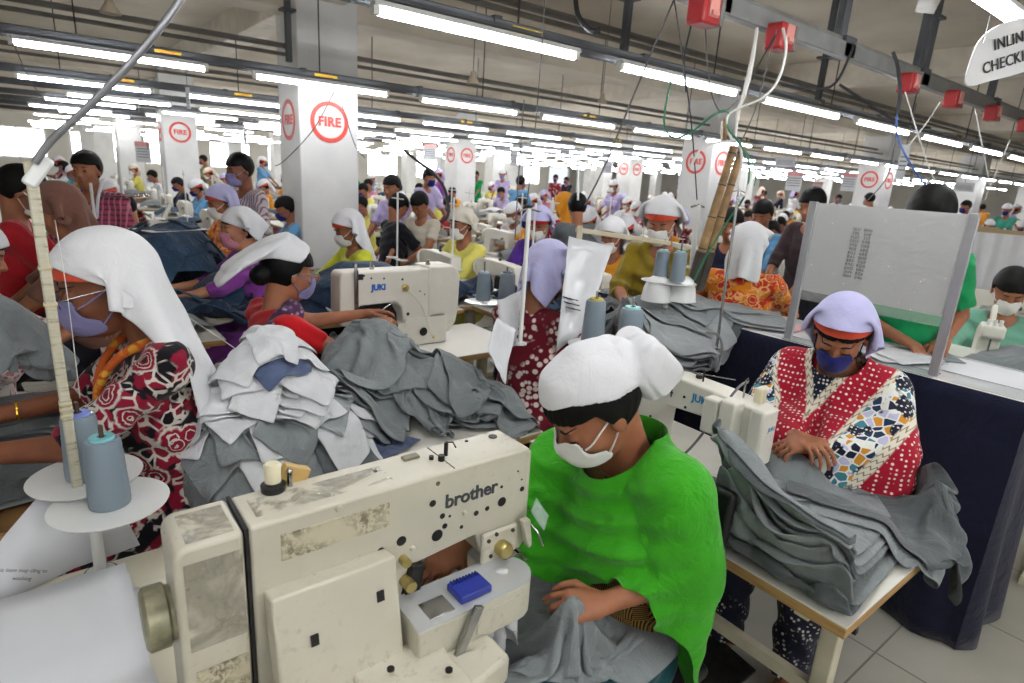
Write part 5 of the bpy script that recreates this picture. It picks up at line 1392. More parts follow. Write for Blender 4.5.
# ---- taped pole and conduit arch
t = thing('taped_pole', 'cream square pole wrapped in tape standing left of the thread cones', 'pole', (.0, 1.62, .764))
def polem():
    m, nt, b = newmat('taped cream pole'); v = coords(nt, (3, 3, 22)); n = noise(nt, 4, 4, v, .7); nt.links.new(ramp(nt, n, [(.35, srgb('857f6c')), (.45, srgb('aca793')), (.7, srgb('b5b1a0'))]), b.inputs['Base Color']); b.inputs['Roughness'].default_value = .5; bump(nt, b, n, .4, .004); return m
MB().box((0, 0, .46), (.021, .021, .92)).obj('post', polem(), t, bev=.004)
MB().lathe([(.045, 0), (.045, .008), (.02, .012)], n=20).obj('foot', M_plastic, t)
for z in (.36, .375, .39, .62, .7): MB().box((0, 0, z), (.025, .025, .007)).obj('wire_tie', plain('twine', 'b6ab8c', .8), t, bev=.002)
MB().box((.012, .0, .90), (.028, .03, .07), M=Matrix.Rotation(R(35), 3, 'Y')).obj('bracket', M_plastic, t, bev=.006)
c0 = np.array((0, 1.62, .764)); pts = [at(35, 163, 1.22), at(52, 140, 1.22), at(90, 105, 1.22), at(135, 58, 1.22), at(180, 0, 1.24), at(225, -80, 1.28)]
MB().tube([tuple(p-c0) for p in pts], .0075, 10, smooth=6).obj('steel_conduit', plain('galvanised tube', '8e8f93', .35, .6, var=.1), t)

# ---- chairs seen behind the workers
def chair(label, x, y, rz, h=.95):
    t = thing('work_chair', label, 'chair', (x, y, 0), rz)
    MB().box((0, 0, .45), (.4, .4, .04)).obj('seat', M_blk, t, bev=.015)
    MB().box((-.20, 0, h-.17), (.03, .36, .30), M=Matrix.Rotation(R(-6), 3, 'Y')).obj('backrest', M_blk, t, bev=.02, seg=3)
    for sx in (-1, 1):
        for sy in (-1, 1): MB().bar((sx*.17, sy*.17, .43), (sx*.2, sy*.2, .0), .025).obj('leg', M_dkmetal, t)
    for s in (-1, 1): MB().bar((-.19, s*.13, .45), (-.205, s*.13, h-.1), .02).obj('back_rail', M_dkmetal, t)
    return t
chair('black chair behind the green shawl woman', 1.10, .875, PI, 1.0)
chair('black chair behind the floral kameez woman', .26, 1.95, PI, .96)
chair('black stool chair under the patterned shawl woman', 2.24, .9, PI, .9)
chair('black chair under the red blouse woman', .72, 2.6, 0, .85)

# ---- inspection table with navy skirt and the upright board
ti = thing('inspection_table', 'long white inspection table with navy cloth skirt at right', 'table', (2.96, 1.5, 0))
MB().box((0, 0, 1.035), (.52, 2.16, .03)).obj('table_top', M_topw, ti, bev=.003)
MB().box((0, 0, 1.0515), (.50, 2.1, .002)).obj('clear_cover', M_tape if False else plain('plastic film', 'cfd2d4', .1, var=.05, scale=9), ti)
def skirt():
    pts = []; 
    def seg(a, b, n):
        for i in range(n): pts.append((a[0]+(b[0]-a[0])*i/n, a[1]+(b[1]-a[1])*i/n))
    seg((-.26, 1.08), (-.26, -1.08), 90); seg((-.26, -1.08), (.26, -1.08), 22); seg((.26, -1.08), (.26, 1.08), 60)
    V = []; nz = 16
    for k in range(nz+1):
        z = 1.045*(1-k/nz)+.004; g = (k/nz)**1.2
        for i, (x, y) in enumerate(pts):
            w_ = math.sin(i*.55+.8*math.sin(i*.21))*.022*g+.025*g
            nx, ny = (-1, 0) if x <= -.259 else ((0, -1) if y <= -1.079 else (1, 0)); V.append((x+nx*(w_+.004), y+ny*(w_+.004), z))
    n = len(pts); F_ = [(k*n+i, k*n+i+1, (k+1)*n+i+1, (k+1)*n+i) for k in range(nz) for i in range(n-1)]
    o = MB().add(V, F_).obj('skirt_cloth', fabric('navy cotton', '12152c', bmp=.3), ti); s = o.modifiers.new('s', 'SOLIDIFY'); s.thickness = .002; return o
skirt()
for sx in (-1, 1):
    for sy in (-1, 1): MB().box((sx*.22, sy*1.0, .51), (.04, .04, 1.02)).obj('leg', M_leg, ti)
bd = thing('upright_board', 'large white board in aluminium posts with clear plastic front on the inspection table', 'board', (2.66+.07, 1.04, 1.0535))
M_alu = plain('brushed aluminium', 'a9aaae', .4, .5, var=.04)
for y in (-.30, .30): MB().box((0, y, .315), (.02, .034, .63)).obj('post', M_alu, bd, bev=.002)
MB().box((.004, 0, .43), (.006, .57, .39)).obj('panel', plain('white hardboard', 'c9cac9', .35, var=.02), bd)
def film():
    m, nt, b = newmat('crinkled clear film'); n = noise(nt, 9, 5, coords(nt), .6, 2.); b.inputs['Base Color'].default_value = srgb('dfe2e2'); b.inputs['Roughness'].default_value = .07; b.inputs['Alpha'].default_value = .22; bump(nt, b, n, .9, .02); return m
M_film = film(); MB().box((-.008, 0, .41), (.001, .56, .43)).obj('clear_film', M_film, bd)
rt_ = random.Random(3)
for k_ in range(13):
    for c_ in range(2):
        s_ = ''.join(rt_.choice('8EB3GHR5D69') for _ in range(3))
        text('printed_row', s_, .0175, M_ink, bd, facing((-.0095, .095-.047*c_, .53-k_*.0165), (0, -1, 0), (0, 0, 1)), .0002, spacing=1.15)
MB().box((.01, 0, .001), (.1, .62, .004)).obj('foot_rail', M_clear, bd)

# ---- hanging oval sign
sg = thing('hanging_sign', 'white oval sign with the words inline checking hanging at top right', 'sign', (0, 0, 0))
c = at(1012, 52, 1.75); rt = at(1072, 33, 1.80)-at(1012, 52, 1.75); rt /= np.linalg.norm(rt); up = _cy*.94+_cx*.34; up = up-rt*(up@rt); up /= np.linalg.norm(up)
sg.location = tuple(map(float, c)); nn = np.cross(rt, up)
v = []; K = 44
ol = []
a_, b_ = .255, .125
pts = [(-a_*1.0, -.115), (-.21, .03), (-.15, .10), (-.05, .135), (.08, .14), (.2, .10), (.25, .0), (.22, -.07), (.1, -.125), (-.05, -.13), (-.15, -.125)]
def toW(p, off=0): q = rt*p[0]+up*p[1]+nn*(off+.0*p[0]**2); return tuple(q)
def sm(pts, k=6):
    n = len(pts); o = []
    for i in range(n):
        p0, p1, p2, p3 = (np.array(pts[(i+j-1) % n]) for j in range(4))
        for q in range(k):
            t_ = q/k; o.append(.5*((2*p1)+(p2-p0)*t_+(2*p0-5*p1+4*p2-p3)*t_*t_+(p3-p0+3*(p1-p2))*t_**3))
    return o
pts = sm([(-.185, -.05), (-.150, .02), (-.10, .065), (-.02, .085), (.08, .08), (.16, .04), (.19, -.03), (.12, -.06), (.02, -.065), (-.09, -.06)])
n = len(pts); v = [toW(p, 0) for p in pts]+[toW(p, -.004) for p in pts]
MB().add(v, [tuple(range(n)), tuple(range(2*n-1, n-1, -1))]+[(i, n+i, n+(i+1) % n, (i+1) % n) for i in range(n)]).obj('sign_board', plain('sign white', 'd5d6d8', .4, var=.02), sg)
for s_, y_, sz in (('INLINE', .032, .043), ('CHECKING', -.022, .043)):
    text('sign_lettering', s_, sz, M_blk, sg, facing(toW((-.01 if s_ == 'CHECKING' else .0, y_), .0035), tuple(rt), tuple(up)), .0008, bold=.0003, shear=.15, spacing=1.08)
MB().cyl(toW((-.1, .05)), tuple(np.array(toW((-.1, .05)))+(0, 0, .9)), .002, n=5).obj('hanging_wire', M_steel, sg)
MB().cyl(toW((.1, .05)), tuple(np.array(toW((.1, .05)))+(0, 0, .9)), .002, n=5).obj('hanging_wire', M_steel, sg)
# ================================================================ garments in heaps
F_greyd = fabric('dark grey twill', '565b5e', '757a7d', bmp=.5, var=.05); F_greyl = fabric('light grey twill', '8a8f92', 'a2a7a9', bmp=.5, var=.05)
F_pocket = fabric('white pocket cloth', 'c6c8cc', 'd8dade', bmp=.35, var=.03); F_denim = fabric('navy denim', '1f2f46', '33475f', bmp=.6, var=.1); F_denim2 = fabric('blue denim', '2b4058', '42586f', bmp=.6, var=.1)
F_blue = fabric('slate blue lining', '4c5876', '626e8c', bmp=.4)
def heap(name, cat, hf, n, spots, sizes, mats, label, group, z0, dx=.018, amp=.05, squash=.7, steps=70, seed=0, thick=.0035, bend=.25, lift=.012, rzs=None, sub=1, toplabel=None, f=1.):
    rr = np.random.default_rng(seed); out = []
    for i in range(n):
        cx_, cy_ = spots(i, rr); L, W = sizes(i, rr); rz = rr.uniform(0, 2*PI) if rzs is None else rzs(i, rr)
        P = sheet(cx_, cy_, 0, L, W, rz, dx, squash, amp, seed*31+i, f=f)
        top = float(hf.get(P[..., 0], P[..., 1]).max()); P[..., 2] += top+.03-P[..., 2].min()*.6
        P = settle(P, dx, hf, steps, lift*.55, bend)
        hf.put(P)
        o = cloth_obj(name, P, mats(i, rr), thick, sub); tag(o, (toplabel or {}).get(i, label), cat, group); out.append(o)
    return out
def smooth_hf(hf, k=1):
    for _ in range(k): 
        Z = hf.Z; A = Z.copy(); A[1:-1, 1:-1] = (Z[:-2, 1:-1]+Z[2:, 1:-1]+Z[1:-1, :-2]+Z[1:-1, 2:]+Z[1:-1, 1:-1]*2)/6; hf.Z = np.where(np.abs(A-Z) < .03, A, Z)

# -- heap 1: white and grey pieces, middle left
h1 = HF(-.2, 1.2, 1.9, 3.0, .012, 0.2); h1.rect(.30, 1.60, 1.46, 2.50, .766)
def sp1(i, r):
    t = i/58; rad = (1-t)**.8*.27; a = i*2.4+r.uniform(-.5, .5); return .52+rad*math.cos(a)*1.2, 1.87+rad*math.sin(a)*.95
def mt1(i, r):
    q = r.uniform()
    return F_pocket if (i % 2 == 1 or (i > 34 and i % 3 != 0)) else [F_grey, F_greyl, F_greyd, F_blue][int(r.integers(0, 10)) % 4 if q < .8 else 0]
h1.mound(.53, 1.87, .32, .27, .16, base=.766)
heap('garment_piece', 'garment', h1, 58, sp1, lambda i, r: (r.uniform(.28, .44), r.uniform(.14, .24)) if i % 2 != 1 else (r.uniform(.26, .36), r.uniform(.14, .2)), mt1, 'loose grey or white cut garment piece in the mixed heap at middle left', 'pieces of the white and grey heap', .766, .0155, .10, .55, 26, 3, lift=.018, bend=.5, f=2.6, toplabel={57: 'topmost cut piece on the mixed white and grey heap'})
# -- heap 2: soft grey trousers, centre
def sp2(i, r): return [(1.02, 2.14), (.92, 2.0), (1.12, 1.95), (1.22, 1.86), (1.0, 2.25), (.9, 2.2), (1.3, 1.82), (1.1, 2.1), (.98, 2.1), (1.36, 1.95), (1.42, 1.86)][i]
h1.mound(1.05, 2.08, .34, .24, .12, base=.766); h1.mound(.97, 2.15, .2, .2, .17, base=.766)
heap('grey_trousers', 'garment', h1, 11, sp2, lambda i, r: (r.uniform(.7, .85), r.uniform(.34, .45)), lambda i, r: F_grey, 'crumpled grey trousers in the soft heap at the centre', 'trousers of the centre heap', .766, .02, .15, .50, 34, 12, lift=.03, bend=.5, f=1.8, rzs=lambda i, r: [.2, 1.2, -.4, .1, 2., .6, -.7, 1.4, .3, .9, -.3][i], toplabel={10: 'grey trousers slumping off the right end of the centre heap'})
# -- cloth under the needle of the middle machine
hD = HF(.6, 2.2, 1.7, 3.1, .012, .35); hD.rect(1.16, 2.52, 2.1, 3.1, .785); hD.mound(1.2, 2.72, .16, .15, .13, base=.79); hD.mound(1.05, 2.65, .12, .12, .34, base=.5)
P = sheet(1.14, 2.66, 1.1, .72, .5, 1.1, .02, .8, .03, 5); P = settle(P, .02, hD, 90, .008); tag(cloth_obj('grey_trousers', P, F_grey), 'grey trousers held under the needle of the middle machine', 'garment')
# -- left table: flat garments, a folded stack and a bulging one
hC = HF(-1.1, 1.5, .2, 2.8, .012, .2); hC.rect(-1.0, 1.80, .02, 2.65, .780)
heap('grey_trousers', 'garment', hC, 5, lambda i, r: (-.32+r.uniform(-.04, .04), 2.12+r.uniform(-.05, .06)), lambda i, r: (.62, .42), lambda i, r: [F_grey, F_greyd, F_grey][i % 3], 'flat grey trousers under the floral kameez woman\'s hands', 'trousers on the left table', .78, .02, .02, .9, 60, 21, lift=.014, rzs=lambda i, r: r.uniform(-.3, .3))
hC.rect(-.42, 2.12, .0, 2.5, .80)
heap('grey_trousers', 'garment', hC, 9, lambda i, r: (-.17+r.uniform(-.02, .02), 2.34+r.uniform(-.02, .02)), lambda i, r: (.44, .32), lambda i, r: [F_greyd, F_grey][i % 2], 'folded grey trousers in the small stack at the left edge', 'folded stack at the left edge', .8, .02, .012, .93, 36, 22, lift=.022, rzs=lambda i, r: r.uniform(-.15, .15))
hC.mound(-.17, 2.34, .17, .16, .30, base=.97, p=2)
heap('grey_trousers', 'garment', hC, 2, lambda i, r: (-.17, 2.34), lambda i, r: (.62, .55), lambda i, r: F_grey, 'bulging grey trousers heaped on top of the folded stack at left', 'bulging trousers at the left edge', .8, .02, .02, .85, 70, 23, lift=.015, rzs=lambda i, r: .4)
# -- right table: neat layered stack, with trousers drawn from the needle over the corner
h4 = HF(1.1, .0, 2.7, 1.8, .012, .12); h4.rect(1.36, .405, 2.02, 1.56, .766)
def flat_stack(hf, n, c, rz, L, W, name, label, group, mats, seed, dz=.012, jit=.015, fold=.02):
    rr = np.random.default_rng(seed)
    for i in range(n):
        P = sheet(c[0]+rr.uniform(-jit, jit), c[1]+rr.uniform(-jit, jit), 0, L*rr.uniform(.93, 1.05), W*rr.uniform(.93, 1.05), rz+rr.uniform(-.08, .08), .02, .985, .008, seed*7+i)
        P[..., 2] += float(hf.get(P[..., 0], P[..., 1]).max())+.01; P = settle(P, .02, hf, 30, dz*.6, .4); hf.put(P)
        o = cloth_obj(name, P, mats(i), .008, 1); tag(o, label, 'garment', group)
flat_stack(h4, 9, (1.52, .63), .12, .52, .40, 'grey_trousers', 'neatly folded grey trousers in the stack on the right front table', 'folded stack on the right front table', lambda i: [F_greyd, F_grey, F_grey, F_greyl][i % 4], 31, .014)
heap('grey_trousers', 'garment', h4, 1, lambda i, r: (1.55, .66), lambda i, r: (.56, .42), lambda i, r: F_grey, 'grey trousers with welt pocket lying flat on top of the right stack', None, .8, .02, .012, .93, 60, 32, rzs=lambda i, r: .15)
heap('grey_trousers', 'garment', h4, 2, lambda i, r: [(1.86, .60), (1.72, .82)][i], lambda i, r: [(1.0, .42), (.9, .34)][i], lambda i, r: F_grey, 'long grey trousers draped from the needle over the right table corner', 'trousers draped over the right table', .8, .02, .035, .88, 110, 33, rzs=lambda i, r: [-1.15, -.5][i], lift=.016)
P = sheet(2.02, .52, .95, .70, .60, -1.2, .02, .8, .04, 77); P = settle(P, .02, h4, 140, .012); tag(cloth_obj('grey_trousers', P, F_greyd), 'darker grey trousers hanging down past the right table end', 'garment')
hn_ = HF(1.1, .3, 2.4, 1.6, .012, .12); hn_.Z = np.full_like(hn_.Z, .12); hn_.rect(1.36, .405, 2.02, 1.56, .80); hn_.mound(1.88, .86, .10, .16, .10, base=.78)
P = sheet(1.90, .80, .95, .46, .34, -1.0, .018, .75, .03, 78); P = settle(P, .018, hn_, 70, .01); tag(cloth_obj('grey_trousers', P, F_grey), 'end of grey trousers gathered under the needle beside the printed shawl', 'garment')
P = sheet(1.46, 1.02, .9, .34, .26, .3, .018, .65, .05, 79); P = settle(P, .018, hn_, 50, .012); tag(cloth_obj('grey_trousers', P, F_greyd), 'small crumpled grey cuff lying in front of machine 74', 'garment')
# -- cloth on the lap of the green shawl woman, held in her left hand
hA = HF(.3, .3, 1.5, 1.5, .012, .15); hA.mound(.95, .88, .34, .26, .10, base=.58); hA.rect(.70, .68, 1.06, 1.06, .585); hA.rect(.60, .62, .78, .80, .70)
P = sheet(.86, .80, .9, .62, .66, .3, .018, .72, .05, 91)
n_, m_ = P.shape[:2]; HP = np.array((.83, .76, .835)); d_ = np.linalg.norm(P[..., :2]-HP[:2], axis=-1); pin = d_ < .022
P[pin] = np.stack([P[pin][:, 0], P[pin][:, 1], np.full(pin.sum(), HP[2])], -1)
P = settle(P, .018, hA, 130, .008, .15, pins=pin, fric=.35); tag(cloth_obj('grey_trousers', P, F_grey), 'grey trousers held in the hand and falling over the lap of the green shawl woman', 'garment')
P = sheet(.70, .90, .86, .34, .30, .8, .018, .7, .04, 92); d_ = np.linalg.norm(P[..., :2]-np.array((.70, .86)), axis=-1); pin = d_ < .025; P[..., 2][pin] = .90
P = settle(P, .018, hA, 110, .02, .15, pins=pin, fric=.35); tag(cloth_obj('garment_piece', P, F_pocket), 'pale pocket cloth hanging below the needle of the large machine', 'garment')
# -- the big stacked heap on the far middle table and the inspection table end
h5 = HF(1.9, 1.0, 3.4, 2.9, .012, .2); h5.rect(2.08, 1.42, 2.72, 2.75, .93); h5.rect(2.70, .42, 3.22, 2.58, 1.056)
flat_stack(h5, 8, (2.34, 1.70), .5, .62, .46, 'grey_trousers', 'folded grey trousers in the tall loose stack beside the navy table', 'tall loose stack beside the navy table', lambda i: [F_greyd, F_grey, F_greyl][i % 3], 41, .022, .05)
heap('grey_trousers', 'garment', h5, 10, lambda i, r: (2.38+r.uniform(-.14, .1), 1.86+r.uniform(-.2, .3)), lambda i, r: (r.uniform(.55, .8), r.uniform(.3, .42)), lambda i, r: [F_grey, F_greyl, F_greyd][i % 3], 'crumpled grey trousers on top of the tall loose stack', 'trousers on the tall loose stack', .9, .022, .035, .8, 50, 42, lift=.024)
heap('grey_trousers', 'garment', h5, 8, lambda i, r: (2.88+r.uniform(-.1, .1), 2.0+r.uniform(-.35, .4)), lambda i, r: (r.uniform(.5, .7), r.uniform(.3, .4)), lambda i, r: [F_greyl, F_grey][i % 2], 'grey trousers spread on the far end of the inspection table', 'trousers at the far end of the inspection table', .9, .022, .03, .8, 50, 43, lift=.018)
heap('garment_piece', 'garment', h5, 4, lambda i, r: (2.95+r.uniform(-.08, .1), .98+r.uniform(-.12, .12)), lambda i, r: (.3, .22), lambda i, r: [F_pocket, F_grey, F_pocket, F_pocket][i], 'white pocket piece on the inspection table behind the printed shawl woman', 'pieces behind the board', .9, .02, .03, .7, 50, 44)
# -- navy denim heaps further back
def denim(c, r, n, label, z, seed, mats=(F_denim, F_denim2), rect=None, h=.2, S=.75):
    hf = HF(c[0]-r[0]-.8, c[1]-r[1]-.8, c[0]+r[0]+.8, c[1]+r[1]+.8, .02, .3)
    hf.rect(*(rect or (c[0]-r[0]-.1, c[1]-r[1]-.1, c[0]+r[0]+.1, c[1]+r[1]+.1)), z); hf.mound(c[0], c[1], r[0], r[1], h, base=z)
    heap('denim_trousers', 'garment', hf, n, lambda i, q: (c[0]+q.uniform(-.8, .8)*r[0], c[1]+q.uniform(-.8, .8)*r[1]), lambda i, q: (S*q.uniform(.8, 1.2), .5*S*q.uniform(.8, 1.2)), lambda i, q: mats[i % len(mats)], label, label.replace('navy denim trousers', 'denim'), z, .032, .05, .72, 45, seed, lift=.028, thick=.006)
# ================================================================ the workers and machines further back
def yaw_to(p, q): return math.atan2(q[1]-p[1], q[0]-p[0])
def place_by_head(B, px, py, dep, rz, hscale=1):
    """stand the body so its head is at this spot of the hall; returns (x, y) on the floor"""
    h = at(px, py, dep); c, s = math.cos(rz), math.sin(rz); return (h[0]-(B.hc[0]*c-B.hc[1]*s), h[1]-(B.hc[0]*s+B.hc[1]*c), 0), h[2]
def mid(label, px, py, dep, rz, sit=True, **k):
    bk = {q: k.pop(q) for q in ('lean', 'head', 'headoff', 'rh', 'lh', 'girth', 'rpole', 'lpole', 'twist') if q in k}
    h = at(px, py, dep); B = Body(sit=sit, **bk); lift = float(np.clip(h[2]-B.hc[2], -.12, .35 if sit else .14))
    if 'rh' in bk: bk['rh'] = tuple(np.array(bk['rh'])+(0, 0, lift*.4))
    if 'lh' in bk: bk['lh'] = tuple(np.array(bk['lh'])+(0, 0, lift*.4))
    B = Body(sit=sit, lift=lift, **bk)
    loc, _ = place_by_head(B, px, py, dep, rz)
    k.setdefault('h', .0105); k.setdefault('fingers', dep < 3.6)
    o = build_person('person', label, loc, rz, B, **k); o['lift'] = lift; del o['lift']; return o, B
F_purple = fabric('purple cotton', '7c3a8c', bmp=.3); F_yellow = fabric('pale yellow cotton', 'd6cf6a', bmp=.25, var=.03); F_lemon = fabric('lemon cotton', 'c9cf3a', bmp=.25)
F_must = fabric('mustard olive cotton', '7d6a16', bmp=.3); F_orng = fabric('orange cotton', 'cf8a22', bmp=.3); F_pink = fabric('pink cotton', 'b77a8c'); F_teal = fabric('teal green cotton', '3f8f7c'); F_sea = fabric('seafoam shirt', '6fa48f', bmp=.3)
F_kelly = fabric('kelly green jersey', '0f8a52', bmp=.2); F_brown = fabric('brown scarf cloth', '6d4b40'); F_navy = fabric('navy cotton', '1b2240'); F_violet = fabric('violet cotton top', '4d2a86')
F_redm = fabric('cherry red cotton', 'a81e28'); F_sky = fabric('sky blue cotton', '5c8fb8'); F_khaki = fabric('khaki cotton', '7d7458'); F_lilac = fabric('lilac cotton', 'a79cc4')
P_maroon = speck('maroon print with white flowers', '6a1424', 'e3d3cc', 34, .42); P_orred = floral('orange and red print', 'b8301c', 'c8761c', 'd9a26a', 14); P_whred = speck('white and red print', 'd6cfcf', 'b32035', 55, .4)
P_plaid = plaid('pink plaid', '9a3f58', '4c3350', 'c78a94'); P_strp = stripes('striped shirt', 'b9b0b4', '7a5c68', .012)
W_ = dict(hair='bun', mask=F_maskw)
mid('woman in purple shawl and white headscarf sewing denim, left of the fire pillar', 240, 230, 3.75, PI+.1, head=(R(8), 0, 0), rh=(.45, -.15, .88), lh=(.5, .1, .86), top=F_purple, sleeve=1.3, bottom=F_purple, scarf='kerchief', scarf_mat=F_white, skirt=.9, tone='light', hair='bun', mask=F_pink)
mid('woman in orange red print with lavender headscarf behind the purple shawl woman', 222, 203, 4.6, PI+.2, top=P_orred, sleeve=1, bottom=F_redm, scarf='drape', scarf_mat=F_lav, band=F_orange, head=(R(20), 0, 0), **W_)
mid('woman in yellow top with white headscarf beside the fire pillar base', 349, 229, 4.35, PI, head=(R(25), 0, 0), top=F_lemon, sleeve=1.1, bottom=F_dark, scarf='drape', scarf_mat=F_white, band=F_orange, **W_)
mid('woman in long pale yellow shawl with cream headscarf at centre', 462, 225, 4.9, PI+.15, head=(R(14), 0, 0), rh=(.4, -.1, .86), lh=(.45, .05, .86), top=F_yellow, sleeve=1.5, bottom=F_yellow, scarf='kerchief', scarf_mat=F_cream, skirt=.5, girth=1.05, **W_)
mid('woman in maroon print with lavender headscarf seen from behind near the centre', 545, 272, 2.62, R(12), lift_=0, head=(R(24), R(-8), 0), rh=(.42, -.12, .9), lh=(.42, .12, .9), top=P_maroon, sleeve=1.0, bottom=P_maroon, scarf='kerchief', scarf_mat=F_lav, band=F_orange, h=.007, skirt=.6, hair='bun', mask=F_dark) if False else None
bH = Body(lift=.12, lean=.03, head=(R(22), R(-6), 0), headoff=(.03, 0, 0), rh=(.42, -.12, .9), lh=(.42, .12, .9), girth=1.05)
locH, _ = place_by_head(bH, 548, 272, 2.62, R(14))
build_person('person', 'woman in maroon print with lavender headscarf seen from behind near the centre', locH, R(14), bH, h=.007, top=P_maroon, sleeve=1.0, bottom=P_maroon, hair='bun', scarf='kerchief', scarf_mat=F_lav, band=F_orange, mask=F_dark, skirt=.6)
mid('woman in violet top with white printed scarf and lavender cap, centre', 540, 224, 4.8, PI+.5, head=(R(30), 0, 0), top=F_violet, sleeve=.9, bottom=F_navy, scarf='kerchief', scarf_mat=F_lav, band=F_redm, **W_)
mid('woman in orange shawl with pink band headscarf behind the paper holder', 612, 236, 4.5, PI+.35, head=(R(25), 0, 0), top=F_orng, sleeve=1., bottom=F_orng, scarf='drape', scarf_mat=F_white, band=F_orange, skirt=.7, **W_)
mid('woman in mustard olive shawl with tall white cap standing over the grey stacks', 664, 214, 3.3, PI+.25, sit=False, head=(R(22), R(5), 0), rh=(.34, -.04, 1.03), lh=(.34, .06, 1.03), top=F_must, sleeve=1.1, bottom=F_must, scarf='kerchief', scarf_mat=F_white, band=F_orange, girth=1.12, tone='mid', hair='low', mask=F_maskw, h=.008) if False else None
bK = Body(lift=.32, lean=.03, head=(R(24), R(8), 0), headoff=(.03, 0, 0), rh=(.40, -.03, 1.08), lh=(.42, .06, 1.08), girth=1.15)
locK, _ = place_by_head(bK, 663, 213, 3.35, PI+.3)
build_person('person', 'woman in mustard olive shawl with tall white cap sitting high over the grey stacks', locK, PI+.3, bK, h=.008, top=F_must, sleeve=1.3, bottom=F_must, hair='low', scarf='kerchief', scarf_mat=F_white, band=F_orange, mask=F_maskw, skirt=.6, fold=.008)
mid('woman in orange and red print with white headscarf seen from the back', 748, 247, 3.5, R(28), head=(R(10), 0, 0), rh=(.42, -.2, .9), lh=(.42, .2, .9), top=P_orred, sleeve=1.0, bottom=F_redm, scarf='drape', scarf_mat=F_white, girth=1.15, hair='bun', h=.008, scarf_w=.30, scarf_len=.5)
bM = Body(sit=False, lift=.06, lean=.06, head=(R(34), R(18), 0), headoff=(.03, 0, 0), rh=(.22, -.02, 1.12), lh=(.15, .17, 1.12), girth=1.15, rpole=(-.5, -.8, -.8), lpole=(-.5, .35, -1))
locM, _ = place_by_head(bM, 931, 204, 2.62, PI+.5)
build_person('person', 'man in kelly green polo shirt standing behind the upright board', locM, PI+.5, bM, h=.0065, tone='mid', top=F_kelly, sleeve=.8, bottom=F_navy, hair='short', neckr=.07)
mid('man in seafoam shirt with white mask sewing at the right edge', 1010, 291, 3.4, PI+.25, head=(R(30), R(8), 0), rh=(.42, -.08, .84), lh=(.42, .12, .84), top=F_sea, sleeve=1.4, bottom=F_khaki, hair='short', mask=F_maskw, girth=1.1, h=.0075)
mid('man in pink plaid shirt with a yellow tape measure standing at left', 87, 171, 4.15, R(-120), sit=False, head=(R(4), 0, 0), rh=(.2, -.2, .9), lh=(.2, .2, .9), top=P_plaid, sleeve=1.2, bottom=F_navy, hair='short', eyes='open', lips=True, girth=1.12)[0]
o_ = [q for q in C.objects if q.get('label', '').startswith('man in pink plaid')][0]
tm_ = MB(); nk_ = 1.44
for s, nm, mt in ((1, 'tape_measure', plain('tape yellow', 'd9b422', .5)), (-1, 'lanyard', plain('lanyard white', 'cfd0d8', .5))):
    MB().tube([(-.03, s*-.07, nk_+.07), (.06, s*-.075, nk_+.04), (.135, s*-.07, nk_-.08), (.15, s*-.055, nk_-.25), (.14, s*-.05, nk_-.4)], .011, 8, smooth=4).obj(nm, mt, o_)
mid('man in striped shirt with grey mask standing behind the purple shawl woman', 240, 171, 4.7, PI+.35, sit=False, head=(R(12), 0, 0), rh=(.25, -.15, 1.0), lh=(.25, .2, 1.0), top=P_strp, sleeve=1.2, bottom=F_navy, hair='short', mask=F_maskpur, tone='dark')
mid('man in red shirt and mask bent over a machine at the far left edge', 22, 192, 3.1, R(-5), head=(R(25), 0, 0), top=F_redm, sleeve=1.0, bottom=F_dark, hair='short', mask=F_maskw)
mid('person under a brown headscarf behind the floral kameez woman', 60, 212, 2.9, PI, head=(R(30), 0, 0), top=F_brown, sleeve=1.0, bottom=F_dark, scarf='drape', scarf_mat=F_brown, hair='bun')
bY = Body(lift=.1, lean=.05, head=(R(20), 0, 0), rh=(.36, -.12, .98), lh=(.40, .1, .96), girth=1.1)
locY = at(-22, 258, 2.35); build_person('person', 'woman in white and red print whose sleeve shows at the left edge', (locY[0]-.1, locY[1], 0), R(-10), bY, h=.009, top=P_whred, sleeve=1.2, bottom=P_whred, hair='bun', scarf='kerchief', scarf_mat=F_white)
mid('man in pink shirt with clear face shield right of the fire pillar', 392, 188, 6.4, PI+.4, sit=False, head=(R(15), 0, 0), top=F_lilac, sleeve=.9, bottom=F_navy, hair='short')
mid('man in cream vest with black sleeves bent over denim, right of the fire pillar', 420, 205, 6.1, PI+.5, head=(R(35), 0, 0), top=F_cream, sleeve=.7, bottom=F_dark, hair='short')
mid('man in dark shirt bent forward beside the man in cream vest', 398, 207, 6.1, 0, head=(R(35), 0, 0), top=F_dark, sleeve=.9, bottom=F_dark, hair='short')
mid('man in grey shirt with dark hair left of the grey bracket', 577, 208, 5.6, R(60), head=(R(15), 0, 0), top=F_greyd, sleeve=1, bottom=F_dark, hair='short')
mid('woman with orange headscarf beside the grey shirt man', 564, 206, 6.2, R(100), head=(R(10), 0, 0), top=F_redm, sleeve=1, bottom=F_dark, scarf='drape', scarf_mat=F_orng, hair='bun')
mid('man in navy blue shirt facing left beside the bamboo poles', 731, 226, 4.6, PI+.4, head=(R(15), 0, 0), top=F_navy, sleeve=1.3, bottom=F_dark, hair='short', lips=True)
mid('man with black hair and blue collar behind the white headscarf back', 762, 216, 5.2, PI+.2, head=(R(20), 0, 0), top=F_sky, sleeve=1.3, bottom=F_dark, hair='short')
mid('man in dark brown shirt standing at the left edge of the board', 812, 206, 4.6, PI-.1, sit=False, head=(R(20), 0, 0), top=fabric('dark brown cotton', '33262a'), sleeve=1.3, bottom=F_dark, hair='short')

